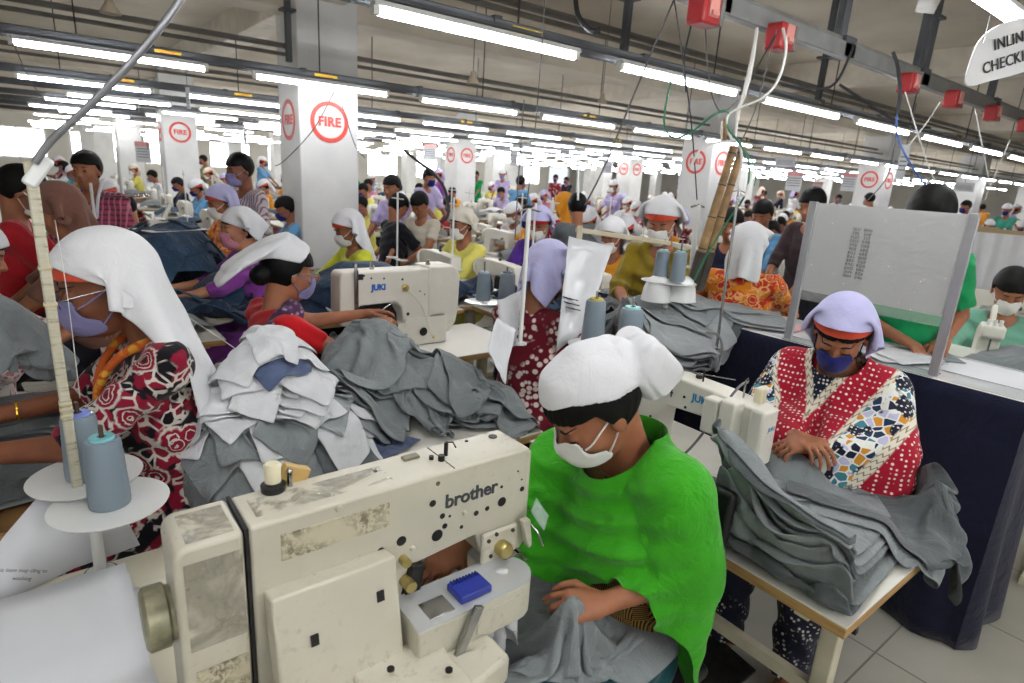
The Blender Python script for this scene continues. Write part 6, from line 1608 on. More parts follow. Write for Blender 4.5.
# ---- tables and machines of the middle distance (built once, copied)
def station_table():
    t = thing('machine_table', '', 'table', (0, 0, 0))
    MB().box((0, 0, .76), (.56, 1.1, .005)).obj('table_top', M_topw, t); MB().box((0, 0, .743), (.56, 1.1, .03)).obj('plywood_edge', M_wood, t, bev=.002)
    for s in (-1, 1): MB().box((0, s*.40, .37), (.05, .05, .72)).box((0, s*.40, .70), (.45, .04, .04)).box((0, s*.40, .025), (.5, .05, .05)).obj('leg', M_leg, t, bev=.004)
    MB().box((0, 0, .45), (.2, .3, .18)).obj('motor', M_dkmetal, t, bev=.02)
    return t
m_tab = station_table(); m_mach = lockstitch('lockstitch_machine', '', (0, 0, .775), -PI/2, enam=M_juki, detail=True)
def stand_proto():
    t = thing('thread_stand', '', 'thread stand', (0, 0, .765))
    MB().cyl((0, 0, 0), (0, 0, .75), .008, n=8).obj('post', M_plastic, t)
    MB().bar((-.1, 0, .2), (.1, 0, .2), .014).bar((-.1, 0, .7), (.1, 0, .7), .008).obj('arm', M_plastic, t)
    for s in (-1, 1):
        MB().lathe([(0, 0), (.05, 0), (.052, .004), (0, .006)], (s*.09, 0, .2), n=16).obj('plate', M_plastic, t)
    return t
m_stand = stand_proto()
used = {'t': 0, 'm': 0, 's': 0, 'c': 0}
def first_or_dup(key, proto, loc, rz, label, group):
    if not used[key]:
        used[key] = 1; o = proto; o.location = tuple(map(float, loc)); o.rotation_euler = (0, 0, rz); o['label'] = label; o['group'] = group; return o
    return dup(proto, loc, rz, label, group)
def merge(root, name):
    """one mesh of a small distant copy of a thing"""
    V = []; F_ = []; mi = []; mats = []; inv = root.matrix_basis.inverted(); keys = []
    dg = bpy.context.evaluated_depsgraph_get()
    def rec(o, Mx):
        if o.type == 'MESH':
            me = o.data; base = len(V); V.extend([tuple(Mx@v.co) for v in me.vertices])
            mat = o.material_slots[0].material
            if mat not in mats: mats.append(mat); keys.append(o.name.split('.')[0])
            k = mats.index(mat)
            for p in me.polygons: F_.append(tuple(i+base for i in p.vertices)); mi.append(k)
        for c in o.children: rec(c, Mx@c.matrix_basis if c.matrix_parent_inverse == Matrix() else Mx@c.matrix_parent_inverse@c.matrix_basis)
    rec(root, Matrix())
    me = bpy.data.meshes.new(name); me.from_pydata(V, [], F_)
    for m in mats: me.materials.append(m)
    for p, k in zip(me.polygons, mi): p.material_index = k; p.use_smooth = True
    return me, keys
def kill(root):
    for c in list(root.children): kill(c)
    bpy.data.objects.remove(root)
# people prototypes for the far rows: (mesh, slot keys)
slotm = {k: fabric('proto '+k, '808080') for k in ('kameez', 'trousers', 'headscarf', 'headband', 'mask')}
def proto(sit, woman, h, seed, yaw=0, pitch=25):
    B = Body(sit=sit, lift=.03 if sit else .04, lean=.06 if sit else .03, head=(R(pitch), yaw, 0), headoff=(.02, 0, 0), rh=(.4, -.13, .86 if sit else 1.0), lh=(.42, .1, .86 if sit else 1.02), girth=1.05)
    t = build_person('p', '', (0, 0, 0), 0, B, h=h, tone='mid', top=slotm['kameez'], sleeve=1.1, bottom=slotm['trousers'], hair='bun' if woman else 'short', scarf='kerchief' if woman else None, scarf_mat=slotm['headscarf'],
        band=slotm['headband'] if woman else None, mask=slotm['mask'], strap='tie', fingers=False, seed=seed)
    me, keys = merge(t, 'far person'); kill(t); return me, keys
protos = {('sit', 1): [proto(True, True, .014, 1), proto(True, True, .014, 2, .5, 10)], ('sit', 0): [proto(True, False, .014, 3)], ('stand', 1): [proto(False, True, .014, 4, .3, 10)], ('stand', 0): [proto(False, False, .014, 5, -.3, 12)]}
PAL = {'yellow': F_yellow, 'orange': F_orng, 'red': F_redm, 'purple': F_purple, 'sky blue': F_sky, 'teal': F_teal, 'white': F_white, 'navy': F_navy, 'pink': F_pink, 'green': F_kelly, 'maroon print': P_maroon, 'lilac': F_lilac, 'khaki': F_khaki}
SCF = {'white': F_white, 'lavender': F_lav, 'cream': F_cream}
def zone(px, z):
    s = 'left of the fire pillar' if px < 280 else 'right of the fire pillar' if px < 450 else 'in the centre' if px < 600 else 'by the twin fire marks' if px < 740 else 'beyond the board' if px < 960 else 'at the far right'
    return s+(', nearer rows' if z < 9 else ', middle rows' if z < 14 else ', far rows')
crowd_n = 0
def far_person(x, y, rz, sit, woman, rr):
    global crowd_n
    me, keys = protos[('sit' if sit else 'stand', 1 if woman else 0)][int(rr.integers(0, 2)) % len(protos[('sit' if sit else 'stand', 1 if woman else 0)])]
    o = bpy.data.objects.new('person', me); C.objects.link(o); o.location = (x, y, rr.uniform(-.0, .0)); o.rotation_euler = (0, 0, rz)
    sc = rr.uniform(.95, 1.03); o.scale = (sc, sc, sc)
    c = list(PAL)[int(rr.integers(0, len(PAL)))]; s = list(SCF)[int(rr.choice(3, p=[.5, .3, .2]))]; b = list(PAL)[int(rr.integers(0, len(PAL)))]
    for sl, m0 in zip(o.material_slots, me.materials):
        sl.link = 'OBJECT'; nm = m0.name
        sl.material = {'proto kameez': PAL[c], 'proto trousers': PAL[b], 'proto headscarf': SCF[s], 'proto headband': F_orange, 'proto mask': [F_maskw, F_maskpur, F_maskblue][int(rr.integers(0, 3))]}.get(nm, m0)
    q = np.array([x, y, 1.3])-_C; z = q@_F; px = 512+FPX*(q@_cx)/z
    tag(o, '%s %s in %s top%s, %s' % ('seated' if sit else 'standing', 'woman' if woman else 'man', c, (', %s headscarf' % s) if woman else '', zone(px, z)), 'person', 'distant workers'); crowd_n += 1
    return o
far_tab = merge(m_tab, 'far table')[0]; far_mach = merge(m_mach, 'far machine')[0]
def far_obj(me, name, loc, rz, label, cat, group):
    o = bpy.data.objects.new(name, me); C.objects.link(o); o.location = tuple(map(float, loc)); o.rotation_euler = (0, 0, rz); tag(o, label, cat, group); return o
rr = np.random.default_rng(5)
occupied = []
def vis(x, y, z=1.2, m=60):
    q = np.array([x, y, z])-_C; d = q@_F
    if d < 1: return False, 0, 0
    px = 512+FPX*(q@_cx)/d; return (-m < px < 1024+m), px, d
def station(x, y, rz=PI, person=None, near=True, cloth=None, label='', ped=.52, stand=True):
    """a table with its machine; the worker sits at distance ped on the +x side when rz is pi"""
    c, s = math.cos(rz), math.sin(rz)
    v, px, d = vis(x, y); zn = zone(px, d) if label == 'in the rows' else ''
    if near:
        label = label.strip(',')
        first_or_dup('t', m_tab, (x, y, 0), 0, 'white machine table %s %s' % (label, zn), 'machine tables further back')
        first_or_dup('m', m_mach, (x, y+.05, .777), -PI/2 if c < 0 else PI/2, 'white machine %s %s' % (label, zn), 'lockstitch machines further back')
        if stand: first_or_dup('s', m_stand, (x-.18, y+.45, .765), PI/2, 'thread stand %s %s' % (label, zn), 'thread stands further back')
    else:
        far_obj(far_tab, 'machine_table', (x, y, 0), 0, 'small white machine table %s' % zone(px, d), 'table', 'distant machine tables')
        far_obj(far_mach, 'lockstitch_machine', (x, y+.05, .777), -PI/2 if c < 0 else PI/2, 'small white lockstitch machine %s' % zone(px, d), 'sewing machine', 'distant machines')
# near stations placed by hand (around the named workers)
for x, y, rz, lab in ((1.72, 3.72, PI, 'with denim beside the yellow top woman,'), (.45, 3.95, PI, 'of the purple shawl woman,'), (2.55, 4.15, PI, 'of the pale yellow shawl woman,'), (2.75, 3.6, PI, 'of the violet top woman,'), (3.2, 3.15, PI, 'of the orange shawl woman,'), (-.45, 3.3, 0, 'of the red shirt man,'), (2.75, 3.35-.9, 0, 'with grey garments behind the paper holder,')):
    station(x, y, rz, label=lab) if y > 2.6 and 'with denim' not in lab else None
table('machine_table', 'white table under the blue denim before the fire pillar', 1.15, 3.45, 2.3, 4.0, .78, top=M_topw)
# grid of stations
cells = [(4.3+1.45*i, 1.2+1.5*j) for i in range(15) for j in range(4)]+[(.2+1.45*i, 5.0+1.5*j) for i in range(18) for j in range(12)]
ns = 0
for (x, y) in cells:
    v, px, d = vis(x, y)
    if not v or d > 24 or d < 4.4: continue
    if any(abs(x-(PX_+.3)) < .75 and abs(y-(PY_+.3)) < .8 for PX_ in PX for PY_ in PY): continue
    if abs(x-3.3) < .5 and y > 6: pass
    if d > 15 and rr.uniform() < .35: continue
    if rr.uniform() < .06: continue
    near = d < 8.5
    station(x, y, PI, near=near, label='in the rows', stand=near); ns += 1
    if rr.uniform() < .93 and d > 4.9: far_person(x+.55+rr.uniform(-.04, .04), y+rr.uniform(-.08, .08), PI+rr.uniform(-.3, .3), True, rr.uniform() < .72, rr)
# people standing in the aisles
for i in range(46):
    x, y = rr.uniform(1.0, 26), rr.uniform(5.5, 21) if i % 3 else rr.uniform(1.0, 6)
    v, px, d = vis(x, y)
    if not v or d < 6.5: continue
    if any(abs(x-(a+.3)) < .6 and abs(y-(b+.3)) < .6 for a in PX for b in PY): continue
    far_person(x-.2, y+.72, rr.uniform(0, 6.28), False, rr.uniform() < .35, rr)
# denim on the nearer tables
denim((.55, 4.40), (.5, .38), 12, 'dark navy denim trousers heaped left of the purple shawl woman', .78, 61, h=.42)
denim((.95, 4.12), (.28, .2), 4, 'dark navy denim trousers heaped beside the striped shirt man', .78, 62, h=.2)
denim((1.72, 3.72), (.5, .22), 9, 'blue navy denim trousers piled before the fire pillar', .78, 63, (F_denim2, F_denim), h=.2)
denim((2.3, 3.75), (.3, .2), 4, 'blue navy denim trousers hanging from the pale yellow shawl woman\'s table', .78, 64, (F_denim2, F_denim), rect=(2.0, 3.55, 2.6, 4.0), h=.1)
denim((.62, 3.95), (.28, .22), 4, 'navy denim trousers under the purple shawl woman\'s hands', .78, 65, h=.08)
denim((.1, 4.6), (.4, .3), 4, 'navy denim trousers behind the red shirt man', .78, 66, h=.15)
denim((2.95, 3.45), (.25, .2), 3, 'navy denim trousers before the violet top woman', .78, 67, h=.1)
denim((4.6, 3.5), (.4, .3), 4, 'blue navy denim trousers left of the bamboo poles', .8, 68, (F_denim2, F_denim), h=.12)
denim((5.1, 3.0), (.4, .3), 4, 'blue navy denim trousers before the navy shirt man', .8, 69, (F_denim2, F_denim), h=.12)
for i, (x, y, z) in enumerate(((.66, 4.40, 1.24), (.35, 4.5, 1.1))):
    P = sheet(x, y, z+.05, .4, .28, .4+i, .03, .9, .02, 300+i); hf = HF(x-.6, y-.6, x+.6, y+.6, .03, z); P = settle(P, .03, hf, 30, .006); tag(cloth_obj('pattern_sheet', P, F_white), ['white pattern cloth lying on the dark denim heap', 'second white pattern cloth behind the dark denim heap'][i], 'cloth')
# ================================================================ stands, rods, cords, notices
M_thr = plain('grey hanging cord', '55565a', .7, var=.05); M_wcord = plain('white cord', 'c9c8c4', .6, var=.04); M_gcord = plain('green cord', '1f6b4a', .5, var=.05); M_bcord = plain('blue cord', '2a55a0', .5)
def cord(label, pts, r, mat, group=None, smooth=6, name='electric_cable'):
    o = MB().tube([tuple(map(float, p)) for p in pts], r, 6, smooth=smooth).obj(name, mat); return tag(o, label, 'cord', group)
def rod(label, a, b, r, mat, name='thread_rod', cat='rod', foot=True, z=None):
    t = thing(name, label, cat, tuple(map(float, a))); d = np.array(b)-np.array(a)
    MB().cyl((0, 0, 0), tuple(map(float, d)), r, n=10).obj('pole', mat, t)
    if foot: MB().lathe([(r*3, 0), (r*3, .006), (r*1.2, .01)], n=14).obj('foot', M_plastic, t)
    MB().tube([tuple(d+(-.05, 0, -.01)), tuple(d+(0, 0, .0)), tuple(d+(.05, 0, -.01))], r*.4, 6).obj('guide_eye', M_steel, t)
    return t
# rods rising from the tables
rod('cream thread rod rising from the centre heap to eye height', at(520, 344, 2.35), np.array(at(520, 344, 2.35))*(1, 1, 0)+(0, 0, 1.60), .009, M_plastic)
cord('thin grey wire hanging from the ceiling onto the cream thread rod', [at(546, -20, 2.2), at(541, 60, 2.22), at(534, 140, 2.25), at(527, 204, 2.3)], .002, M_thr)
b_ = at(524, 345, 2.9)
rod('white vertical pipe beside the mustard shawl woman', (at(692, 268, 3.0)), at(698, 205, 2.9), .014, M_plastic)
cord('dark wire running from the ceiling to the white vertical pipe', [at(672, -15, 2.6), at(683, 60, 2.7), at(692, 130, 2.8), at(697, 200, 2.9)], .003, M_cable)
rod('slim silver rod leaning between the bamboo poles and the board', at(716, 350, 2.7), at(739, 190, 2.55), .006, M_steel, foot=False)
rod('slim rod between the denim heaps behind the centre machine', at(578, 200, 4.3), at(578, 160, 4.3), .008, M_plastic, foot=False)
# paper holder: post, arm and two clear sleeves of paper
hp = at(577, 300, 2.42); t = thing('paper_holder', 'metal arm holding two tall plastic paper sleeves in front of the maroon print woman', 'paper holder', tuple(map(float, hp)))
def L_(p): return tuple(map(float, np.array(p)-hp))
MB().bar(L_(at(573, 340, 2.42)), L_(at(580, 226, 2.42)), .022).obj('post', plain('beige bracket', 'b0a78f', .5), t, bev=.003)
MB().bar(L_(at(578, 230, 2.42)), L_(at(668, 243, 2.75)), .035, .02).obj('arm', plain('beige bracket'  , 'b0a78f', .5), t, bev=.003)
def quad(p4, mat, nm, th=.001, par=t, cur=.02, off=None):
    a, b, c_, d = [np.array(L_(q) if off is None else np.array(q)-off) for q in p4]; n_ = 10; v = []; nn_ = np.cross(b-a, d-a); nn_ = nn_/np.linalg.norm(nn_)
    for i in range(n_):
        for j in range(n_):
            u, w_ = i/(n_-1), j/(n_-1); v.append(tuple((a*(1-u)+b*u)*(1-w_)+(d*(1-u)+c_*u)*w_+nn_*(cur*math.sin(u*3.1)*math.sin(w_*2.5+.4)+.004*math.sin(w_*17+u*9))))
    o = MB().add(v, [(i*n_+j, (i+1)*n_+j, (i+1)*n_+j+1, i*n_+j+1) for i in range(n_-1) for j in range(n_-1)]).obj(nm, mat, par); q = o.modifiers.new('s', 'SOLIDIFY'); q.thickness = th; return o
quad([at(569, 236, 2.36), at(613, 246, 2.40), at(585, 330, 2.36), at(556, 352, 2.30)], M_film2 if 'M_film2' in globals() else plain('glossy paper sleeve', 'c3c5c9', .15, var=.05), 'paper_sleeve')
quad([at(588, 246, 2.44), at(604, 244, 2.52), at(584, 332, 2.52), at(566, 336, 2.44)], plain('grey card', '7d8187', .3), 'grey_card')
for i in range(3): quad([at(563+i*1.2, 296+i*5, 2.325-.004), at(578+i*1.2, 300+i*5, 2.345-.004), at(578+i*1.2, 301+i*5, 2.345-.004), at(563+i*1.2, 297+i*5, 2.325-.004)], M_ink, 'printed_line', .0004)
# thread cones on stands, mid distance
def cone_at(px, py, dep, label, col=None, s=1., cap='6fb2b8'):
    p = at(px, py, dep); return cone_thread('thread_cone', label, p, col, s, cap=cap)
def stand_at(px, py, dep, label, zt, pts):
    p = at(px, py, dep); base = (p[0], p[1], zt); t = thing('thread_stand', label, 'thread stand', tuple(map(float, base)))
    MB().lathe([(.035, 0), (.035, .006), (.012, .01), (.011, p[2]-zt)], n=16).obj('post', M_plastic, t)
    for (qx, qy, qd) in pts:
        q = at(qx, qy, qd)-np.array(base)
        MB().lathe([(0, 0), (.07, 0), (.09, .005), (.09, .007), (.07, .003), (0, .003)], tuple(map(float, q-(0, 0, .004))), n=28).obj('plate', M_plastic, t)
        MB().bar((0, 0, p[2]-zt-.01), tuple(map(float, q-(0, 0, .01))), .012).obj('arm', M_plastic, t)
        MB().cyl(tuple(map(float, q)), tuple(map(float, q+(0, 0, .2))), .004, n=8).obj('spindle', M_steel, t)
    return t
stand_at(500, 303, 2.95, 'white thread stand with two cones right of the round cornered machine', .80, [(483, 302, 2.95), (505, 308, 2.9)])
cone_at(483, 300, 2.95, 'narrow grey cone, left one right of the round cornered machine', s=.85, cap='9fb0c8'); cone_at(506, 306, 2.9, 'wide grey cone, right one beside the curled white paper', s=1.0, cap='5a5f66')
stand_at(625, 360, 1.95, 'white thread stand behind machine 74', .765, [(627, 358, 1.95), (592, 345, 2.2)])
cone_at(627, 357, 1.95, 'grey blue cone standing right behind the white cap', cap='8fc6c9'); cone_at(592, 343, 2.2, 'grey cone with yellow rim beside the paper sleeves', cap='b6a53a')
stand_at(668, 288, 2.9, 'white thread stand with two cones before the mustard shawl woman', .95, [(660, 281, 2.9), (677, 283, 2.85)])
cone_at(660, 279, 2.9, 'left grey cone before the mustard shawl woman', s=.85); cone_at(677, 281, 2.85, 'right grey cone before the mustard shawl woman', s=.85)
MB_ = MB().lathe([(.10, 0), (.085, .06), (.05, .12), (.02, .14)], n=26)
for px_, w in ((656, 'left'), (680, 'right')):
    p = at(px_, 300, 2.9); o = MB().lathe([(.075, 0), (.065, .06), (.05, .10), (.03, .115)], n=24).obj('plastic_cover', M_plastic); o.location = tuple(map(float, p)); tag(o, 'white plastic cover under the %s cone before the mustard shawl woman' % w, 'cover')
# curled white papers at the centre right of the round cornered machine
hp = np.zeros(3)
o = quad([at(488, 350, 2.2), at(497, 318, 2.25), at(516, 330, 2.3), at(505, 385, 2.2)], M_paper, 'paper_sheet', .001, None, .03, np.zeros(3)); tag(o, 'curled white paper standing left of the cream thread rod', 'paper')
o = quad([at(497, 300, 2.5), at(522, 288, 2.45), at(516, 345, 2.3), at(503, 350, 2.35)], M_paper, 'paper_sheet', .001, None, .03, np.zeros(3)); tag(o, 'tall white paper behind the cream thread rod', 'paper')
# small clear hooks on the table
# bamboo poles and the cord bundle
bt, bb = at(741, 138, 2.75), at(692, 292, 2.95)
M_bam = plain('weathered bamboo', '8d6f49', .6, var=.2, scale=20); M_bamd = plain('taped bamboo', '3a332c', .6, var=.2)
for k, (o1, w) in enumerate(((0, 'left'), (9, 'right'))):
    a, b2 = at(734+o1, 146, 2.75+.03*k), at(690+o1*.9, 290, 2.95+.03*k); t = thing('bamboo_pole', '%s of the two brown bamboo poles leaning under the cord bundle' % w, 'pole', tuple(map(float, b2)))
    d = a-b2; pts = [tuple(map(float, d*q)) for q in np.linspace(0, 1, 9)]
    MB().tube(pts, [.024, .022, .021, .021, .02, .019, .018, .018, .017], 12).obj('cane', M_bam, t)
    for q in (.3, .52, .74, .95): MB().cyl(tuple(map(float, d*q)), tuple(map(float, d*(q+.008))), .0235-.004*q, n=12).obj('cane_joint', M_bamd, t)
    MB().cyl(tuple(map(float, d*.0)), tuple(map(float, d*.28)), .027, n=12).obj('dark_tape', M_bamd, t)
cord('thick white cloth cord hanging from the red socket rail to the poles', [at(757, 28, 2.7), at(752, 60, 2.7), at(744, 95, 2.72), at(738, 112, 2.73), at(735, 142, 2.74)], [.006, .007, .008, .008, .009, .01, .01, .011, .012, .012, .011, .01, .01, .009, .008, .008, .008, .009, .01, .009, .007, .006, .006, .006], M_wcord)
cord('white cable looping from a red socket down to the pole knot', [at(783, 28, 2.62), at(786, 50, 2.62), at(778, 80, 2.64), at(762, 98, 2.66), at(735, 110, 2.7), at(727, 120, 2.7), at(731, 138, 2.72), at(737, 141, 2.74)], .006, M_wcord)
cord('white cable bowing left from the pole knot', [at(737, 141, 2.7), at(715, 143, 2.72), at(700, 150, 2.74), at(690, 168, 2.76)], .006, M_wcord)
cord('white cable hanging below the pole knot', [at(738, 140, 2.68), at(742, 160, 2.68), at(738, 185, 2.68), at(745, 195, 2.68), at(752, 170, 2.68)], .006, M_wcord)
cord('green cable following the bamboo poles', [at(690, 290, 2.9), at(703, 262, 2.85), at(725, 225, 2.8), at(745, 195, 2.7), at(749, 165, 2.66), at(741, 145, 2.66), at(728, 128, 2.7), at(728, 112, 2.7), at(715, 114, 2.7), at(690, 133, 2.75), at(672, 137, 2.8), at(664, 120, 2.8), at(671, 80, 2.8)], .005, M_gcord)
cord('thin dark green cord with a red tag beside the knot', [at(741, 146, 2.7), at(752, 160, 2.7), at(756, 175, 2.7), at(754, 186, 2.7)], .003, M_gcord)
o = MB().lathe([(.0, -.01), (.05, -.01), (.055, .0), (.05, .01), (0, .01)], axis=(0.5, -.6, .1), n=20).obj('wooden_disc', M_bam); o.location = tuple(map(float, at(724, 131, 2.8))); tag(o, 'round wooden disc hanging by the pole knot', 'disc')
k_ = [('long thin wire slanting from the top edge to the violet top woman', [at(676, -5, 3.0), at(640, 80, 3.1), at(605, 165, 3.2), at(585, 205, 3.3)], .005, M_thr),
      ('black cable dropping from the first red socket', [at(697, 5, 2.9), at(690, 30, 2.9), at(684, 60, 3.0), at(686, 92, 3.0)], .005, M_cable),
      ('dark cable with a loop below the busbar', [at(705, 14, 2.9), at(707, 60, 2.9), at(712, 95, 2.9), at(722, 112, 2.9), at(738, 100, 2.9)], .003, M_thr),
      ('thin cord falling from the busbar beside the lamp row', [at(777, 30, 2.8), at(766, 70, 2.8), at(755, 110, 2.8), at(740, 145, 2.8)], .003, M_thr),
      ('second thin cord from the busbar to the lamp row', [at(776, 35, 2.8), at(760, 62, 2.8), at(752, 80, 2.8)], .004, M_cable),
      ('thick black cable looping from the busbar hanger', [at(893, 52, 3.6), at(898, 68, 3.6), at(900, 95, 3.6), at(897, 115, 3.6)], .012, M_cable),
      ('blue cable dropping behind the upright board', [at(897, 115, 3.6), at(897, 135, 3.6), at(908, 160, 3.6), at(925, 185, 3.6)], .006, M_bcord),
      ('thin cord crossing from the busbar towards the board', [at(905, 92, 3.6), at(915, 125, 3.7), at(928, 165, 3.8), at(937, 185, 3.8)], .004, M_wcord),
      ('crossing thin cord forming a v with its neighbour', [at(940, 102, 3.8), at(925, 125, 3.8), at(905, 150, 3.8)], .004, M_wcord),
      ('slanting wire from the lamp row to the board corner', [at(896, 135, 3.4), at(888, 175, 3.4), at(868, 200, 3.4)], .003, M_thr),
      ('slack dark cable between the lamps and the busbar', [at(782, 85, 3.4), at(830, 87, 3.6), at(850, 55, 3.6), at(853, 44, 3.6)], .008, M_cable),
      ('dark cable running along from the slack cable end', [at(840, 85, 3.8), at(868, 103, 4.0), at(895, 120, 4.2), at(930, 128, 4.4)], .009, M_cable),
      ('thin wire sagging from the fire pillar to the lamp row', [at(334, 92, 5.), at(313, 130, 5.2), at(285, 160, 5.3), at(275, 166, 5.3)], .004, M_thr),
      ('thin wire running right from the fire pillar', [at(342, 105, 5.), at(355, 145, 5.2), at(365, 158, 5.3)], .004, M_thr),
      ('black cable arching right of the fire pillar', [at(404, 150, 4.6), at(420, 163, 4.6), at(432, 172, 4.6), at(445, 190, 4.5), at(448, 215, 4.4), at(440, 222, 4.4)], .012, M_cable),
      ('thin wire hanging at far left over the plaid shirt man', [at(8, 30, 4.), at(30, 80, 4.1), at(50, 105, 4.2), at(70, 120, 4.2)], .003, M_thr),
      ('grey wire hanging from the second lamp row at left', [at(138, 68, 4.4), at(142, 110, 4.5), at(148, 150, 4.6)], .003, M_thr),
      ('thin wire beside the right lamps falling to the racks', [at(975, 110, 3.9), at(983, 150, 4.0), at(990, 185, 4.1)], .004, M_wcord),
      ('pale slanting wire at the far right', [at(1010, 140, 3.9), at(995, 175, 4.0), at(985, 200, 4.1)], .004, M_wcord),
      ('black looped hose hanging at the top centre', [at(575, -10, 3.3), at(578, 15, 3.3), at(590, 30, 3.3), at(600, 30, 3.3)], .015, M_cable),
      ('sewing thread running from the left cone up past the pole', [at(80, 398, 1.5), at(68, 300, 1.45), at(55, 220, 1.4)], .0012, M_wcord),
      ('single white thread crossing above the mixed heap', [at(174, 308, 1.9), at(240, 352, 1.9), at(300, 400, 1.9), at(345, 435, 1.85)], .0012, M_wcord),
      ('thin wire from the round cornered machine to the ceiling', [at(524, 100, 3.), at(519, 170, 3.), at(515, 240, 3.0)], .003, M_thr),
      ('grey cord rising beside the navy table corner', [at(716, 372, 2.6), at(722, 350, 2.6), at(718, 335, 2.6), at(706, 332, 2.6)], .006, plain('grey hose', '77777a'))]
for lab, pts, r, m_ in k_: cord(lab, pts, r, m_)
# hanging notices and paper tags
M_pn = plain('pink notice', 'cf8f8c', .6, var=.05); M_wn = plain('white notice', 'c4c6cb', .6, var=.03)
def notice(px, py, dep, w, h, label, head=True, rz=0):
    p = at(px, py, dep); t = thing('hanging_notice', label, 'notice', tuple(map(float, p)), R(-51+90)+rz-PI/2+R(38.6-51.4)+.0)
    MB().box((0, 0, 0), (w, .006, h)).obj('sheet', M_wn, t)
    if head: MB().box((0, -.0045, h*.38), (w, .002, h*.22)).obj('pink_heading', M_pn, t)
    MB().cyl((0, 0, h/2), (0, 0, max(.1, 2.5-p[2])), .003, n=5).obj('string', M_thr, t)
    for q in range(4): MB().box((0, -.004, h*(.15-.13*q)), (w*.75, .001, h*.03)).obj('printed_line', M_ink, t)
for a in ((794, 181, 6.5, .16, .2, 'white notice with pink heading hanging left of the board'), (817, 188, 9, .14, .18, 'smaller pink headed notice behind the first one'), (849, 182, 7.5, .16, .22, 'pink headed notice above the board\'s middle'), (903, 162, 5.2, .07, .28, 'long narrow white tag hanging above the board', False),
          (964, 187, 7, .2, .1, 'wide white notice right of the board', False), (785, 162, 8, .25, .12, 'wide white notice above the white headscarf back', False), (607, 168, 9, .14, .14, 'small white notice hanging at the centre', False), (514, 158, 8, .1, .2, 'narrow white tag hanging left of centre', False),
          (188, 98, 6., .05, .2, 'narrow white tag hanging from the second lamp row', False), (245, 136, 8, .06, .2, 'narrow white tag beside the fire pillar', False), (430, 152, 12, .3, .3, 'pink headed board on a stand right of the fire pillar'), (143, 152, 9, .35, .3, 'red headed safety board at the left pillar')):
    notice(*a[:5], a[5], a[6] if len(a) > 6 else True)
# overlock machine of the seafoam shirt man and one on the left table
def overlock(label, px, py, dep, rz, z=None):
    p = at(px, py, dep) if z is None else z; t = thing('overlock_machine', label, 'sewing machine', tuple(map(float, p)), rz); t.scale = (.8, .8, .8)
    MB().prism([(-.1, 0), (.1, 0), (.1, .06), (.03, .08), (.03, .15), (.09, .18), (.09, .25), (-.02, .26), (-.1, .2)], -.06, .06).obj('casting', M_juki, t, bev=.012, seg=3)
    for y in (-.03, .0, .03): MB().cyl((.06, y, .25), (.06, y, .29), .011, n=12).obj('tension_knob', M_plastic, t)
    MB().bar((-.02, 0, .25), (-.08, 0, .36), .03).obj('lever_arm', M_juki, t, bev=.005)
    MB().cyl((-.1, 0, .12), (-.13, 0, .12), .05, n=20).obj('hand_wheel', M_juki, t)
    MB().cyl((.06, 0, .18), (.06, 0, .08), .006, n=8).obj('needle_bar', M_steel, t); return t
overlock('white overlock machine before the seafoam shirt man', 0, 0, 0, PI+.4, atz(982, 362, .935)); overlock('white overlock machine with raised lever on the denim table at left', 163, 250, 3.9, PI)
tbl = table('machine_table', 'white table of the seafoam shirt man at the right edge', 3.45, .25, 4.1, 1.6, .93, legs='x', top=M_topw)
hR = HF(2.9, -.3, 4.8, 2.0, .02, .3); hR.rect(3.45, .25, 4.1, 1.6, .935); hR.mound(3.75, .62, .2, .25, .08, base=.93)
heap('grey_trousers', 'garment', hR, 4, lambda i, r: (3.78+r.uniform(-.08, .08), .62+r.uniform(-.1, .1)), lambda i, r: (.5, .35), lambda i, r: F_grey, 'crumpled grey trousers before the seafoam shirt man', 'trousers at the right edge table', .8, .025, .06, .65, 50, 71, lift=.02)
# clear plastic and small papers on the inspection table
MB().box((2.93, 1.55, 1.0585), (.22, .34, .006)).obj('pink_folder', plain('dusty pink card', 'b9858c', .5)); tag(bpy.data.objects['pink_folder'], 'dusty pink folder on the inspection table left of the board', 'folder')
o = MB().box((3.0, .62, 1.056), (.3, .3, .003)).obj('paper_sheet', M_paper); tag(o, 'white paper under film at the right end of the inspection table', 'paper')
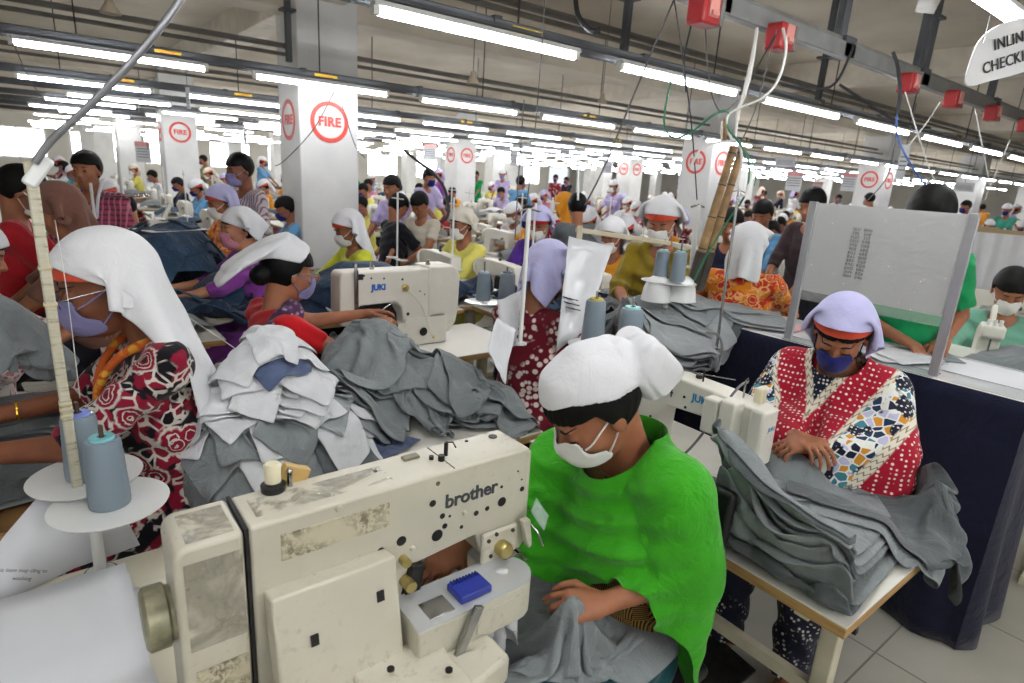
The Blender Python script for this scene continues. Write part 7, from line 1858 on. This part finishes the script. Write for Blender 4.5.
# white covered garment rack at right
def rack(px, py, dep, label, w=.9, h=1.5):
    p = at(px, py, dep); t = thing('garment_rack', label, 'rack', (float(p[0]), float(p[1]), 0), PI/2+.3)
    for s in (-1, 1): MB().bar((s*w/2, 0, 0), (s*w/2, 0, h), .03).obj('upright', M_rail, t)
    for z in (h, h*.72, h*.45): MB().bar((-w/2, 0, z), (w/2, 0, z), .035).obj('rail', plain('pale wood rail', 'a08a66', .6), t)
    v = []; F_ = []; n_ = 40
    for k in range(9):
        for i in range(n_): x = (i/(n_-1)-.5)*w*.8; v.append((x, .05+.03*math.sin(i*.9+k*.15)*(k/8+.3), h-.02-k*h*.09))
    MB().add(v, [(k*n_+i, k*n_+i+1, (k+1)*n_+i+1, (k+1)*n_+i) for k in range(8) for i in range(n_-1)]).obj('cover_cloth', F_white, t); return t
rack(985, 230, 5.2, 'garment rack with a white cover cloth right of the board'); rack(1012, 225, 7.5, 'second garment rack further back at the right edge', 1.1, 1.4); rack(955, 225, 8.5, 'distant garment rack behind the upright board', 1.0, 1.4)
# pipe stand with a ring left of the denim (thread tree)
t = thing('thread_tree', 'thin metal thread tree with a round ring behind the dark denim', 'thread stand', tuple(map(float, at(127, 235, 4.4)*np.array((1, 1, 0))+np.array((0, 0, .78)))))
MB().cyl((0, 0, 0), (0, 0, .95), .012, n=8).obj('post', M_plastic, t)
MB().tube([(.16*math.cos(a), .16*math.sin(a), .62) for a in np.linspace(0, 2*PI, 25)], .006, 6).obj('ring', M_steel, t)
for s in (-1, 1): MB().bar((0, 0, .62), (s*.16, 0, .62), .01).obj('arm', M_steel, t)
# distant small heaps of garments on the far tables
gh = {}
for k, m_ in enumerate((F_denim2, F_white, F_grey)):
    hf = HF(-.8, -.8, .8, .8, .04, 0.); hf.mound(0, 0, .22, .26, .12); P = sheet(0, 0, .3, .5, .42, k, .045, .7, .07, 500+k); P = settle(P, .045, hf, 40, .02)
    me = mesh_np('far garment', P.reshape(-1, 3), grid_faces(*P.shape[:2])); me.materials.append(m_); gh[k] = me
kk = 0
for o in list(C.objects):
    if o.name.startswith('machine_table') and o.get('group') in ('machine tables further back', 'distant machine tables') and kk < 150:
        k = int(rr.choice(3, p=[.5, .2, .3])); x, y = o.location.x+.05, o.location.y-.25; v_, px_, d_ = vis(x, y)
        far_obj(gh[k], 'garment_heap', (x-.05, y-.05, .765), rr.uniform(0, 6), 'heaped %s garment on a table %s' % (['blue denim', 'white', 'grey'][k], zone(px_, d_)), 'garment', 'garments on the distant tables'); kk += 1
w = bpy.data.worlds.new('world'); bpy.context.scene.world = w; w.use_nodes = True
w.node_tree.nodes['Background'].inputs[0].default_value = (.85, .92, 1, 1); w.node_tree.nodes['Background'].inputs[1].default_value = .8
bpy.context.scene.view_settings.exposure = 0.5
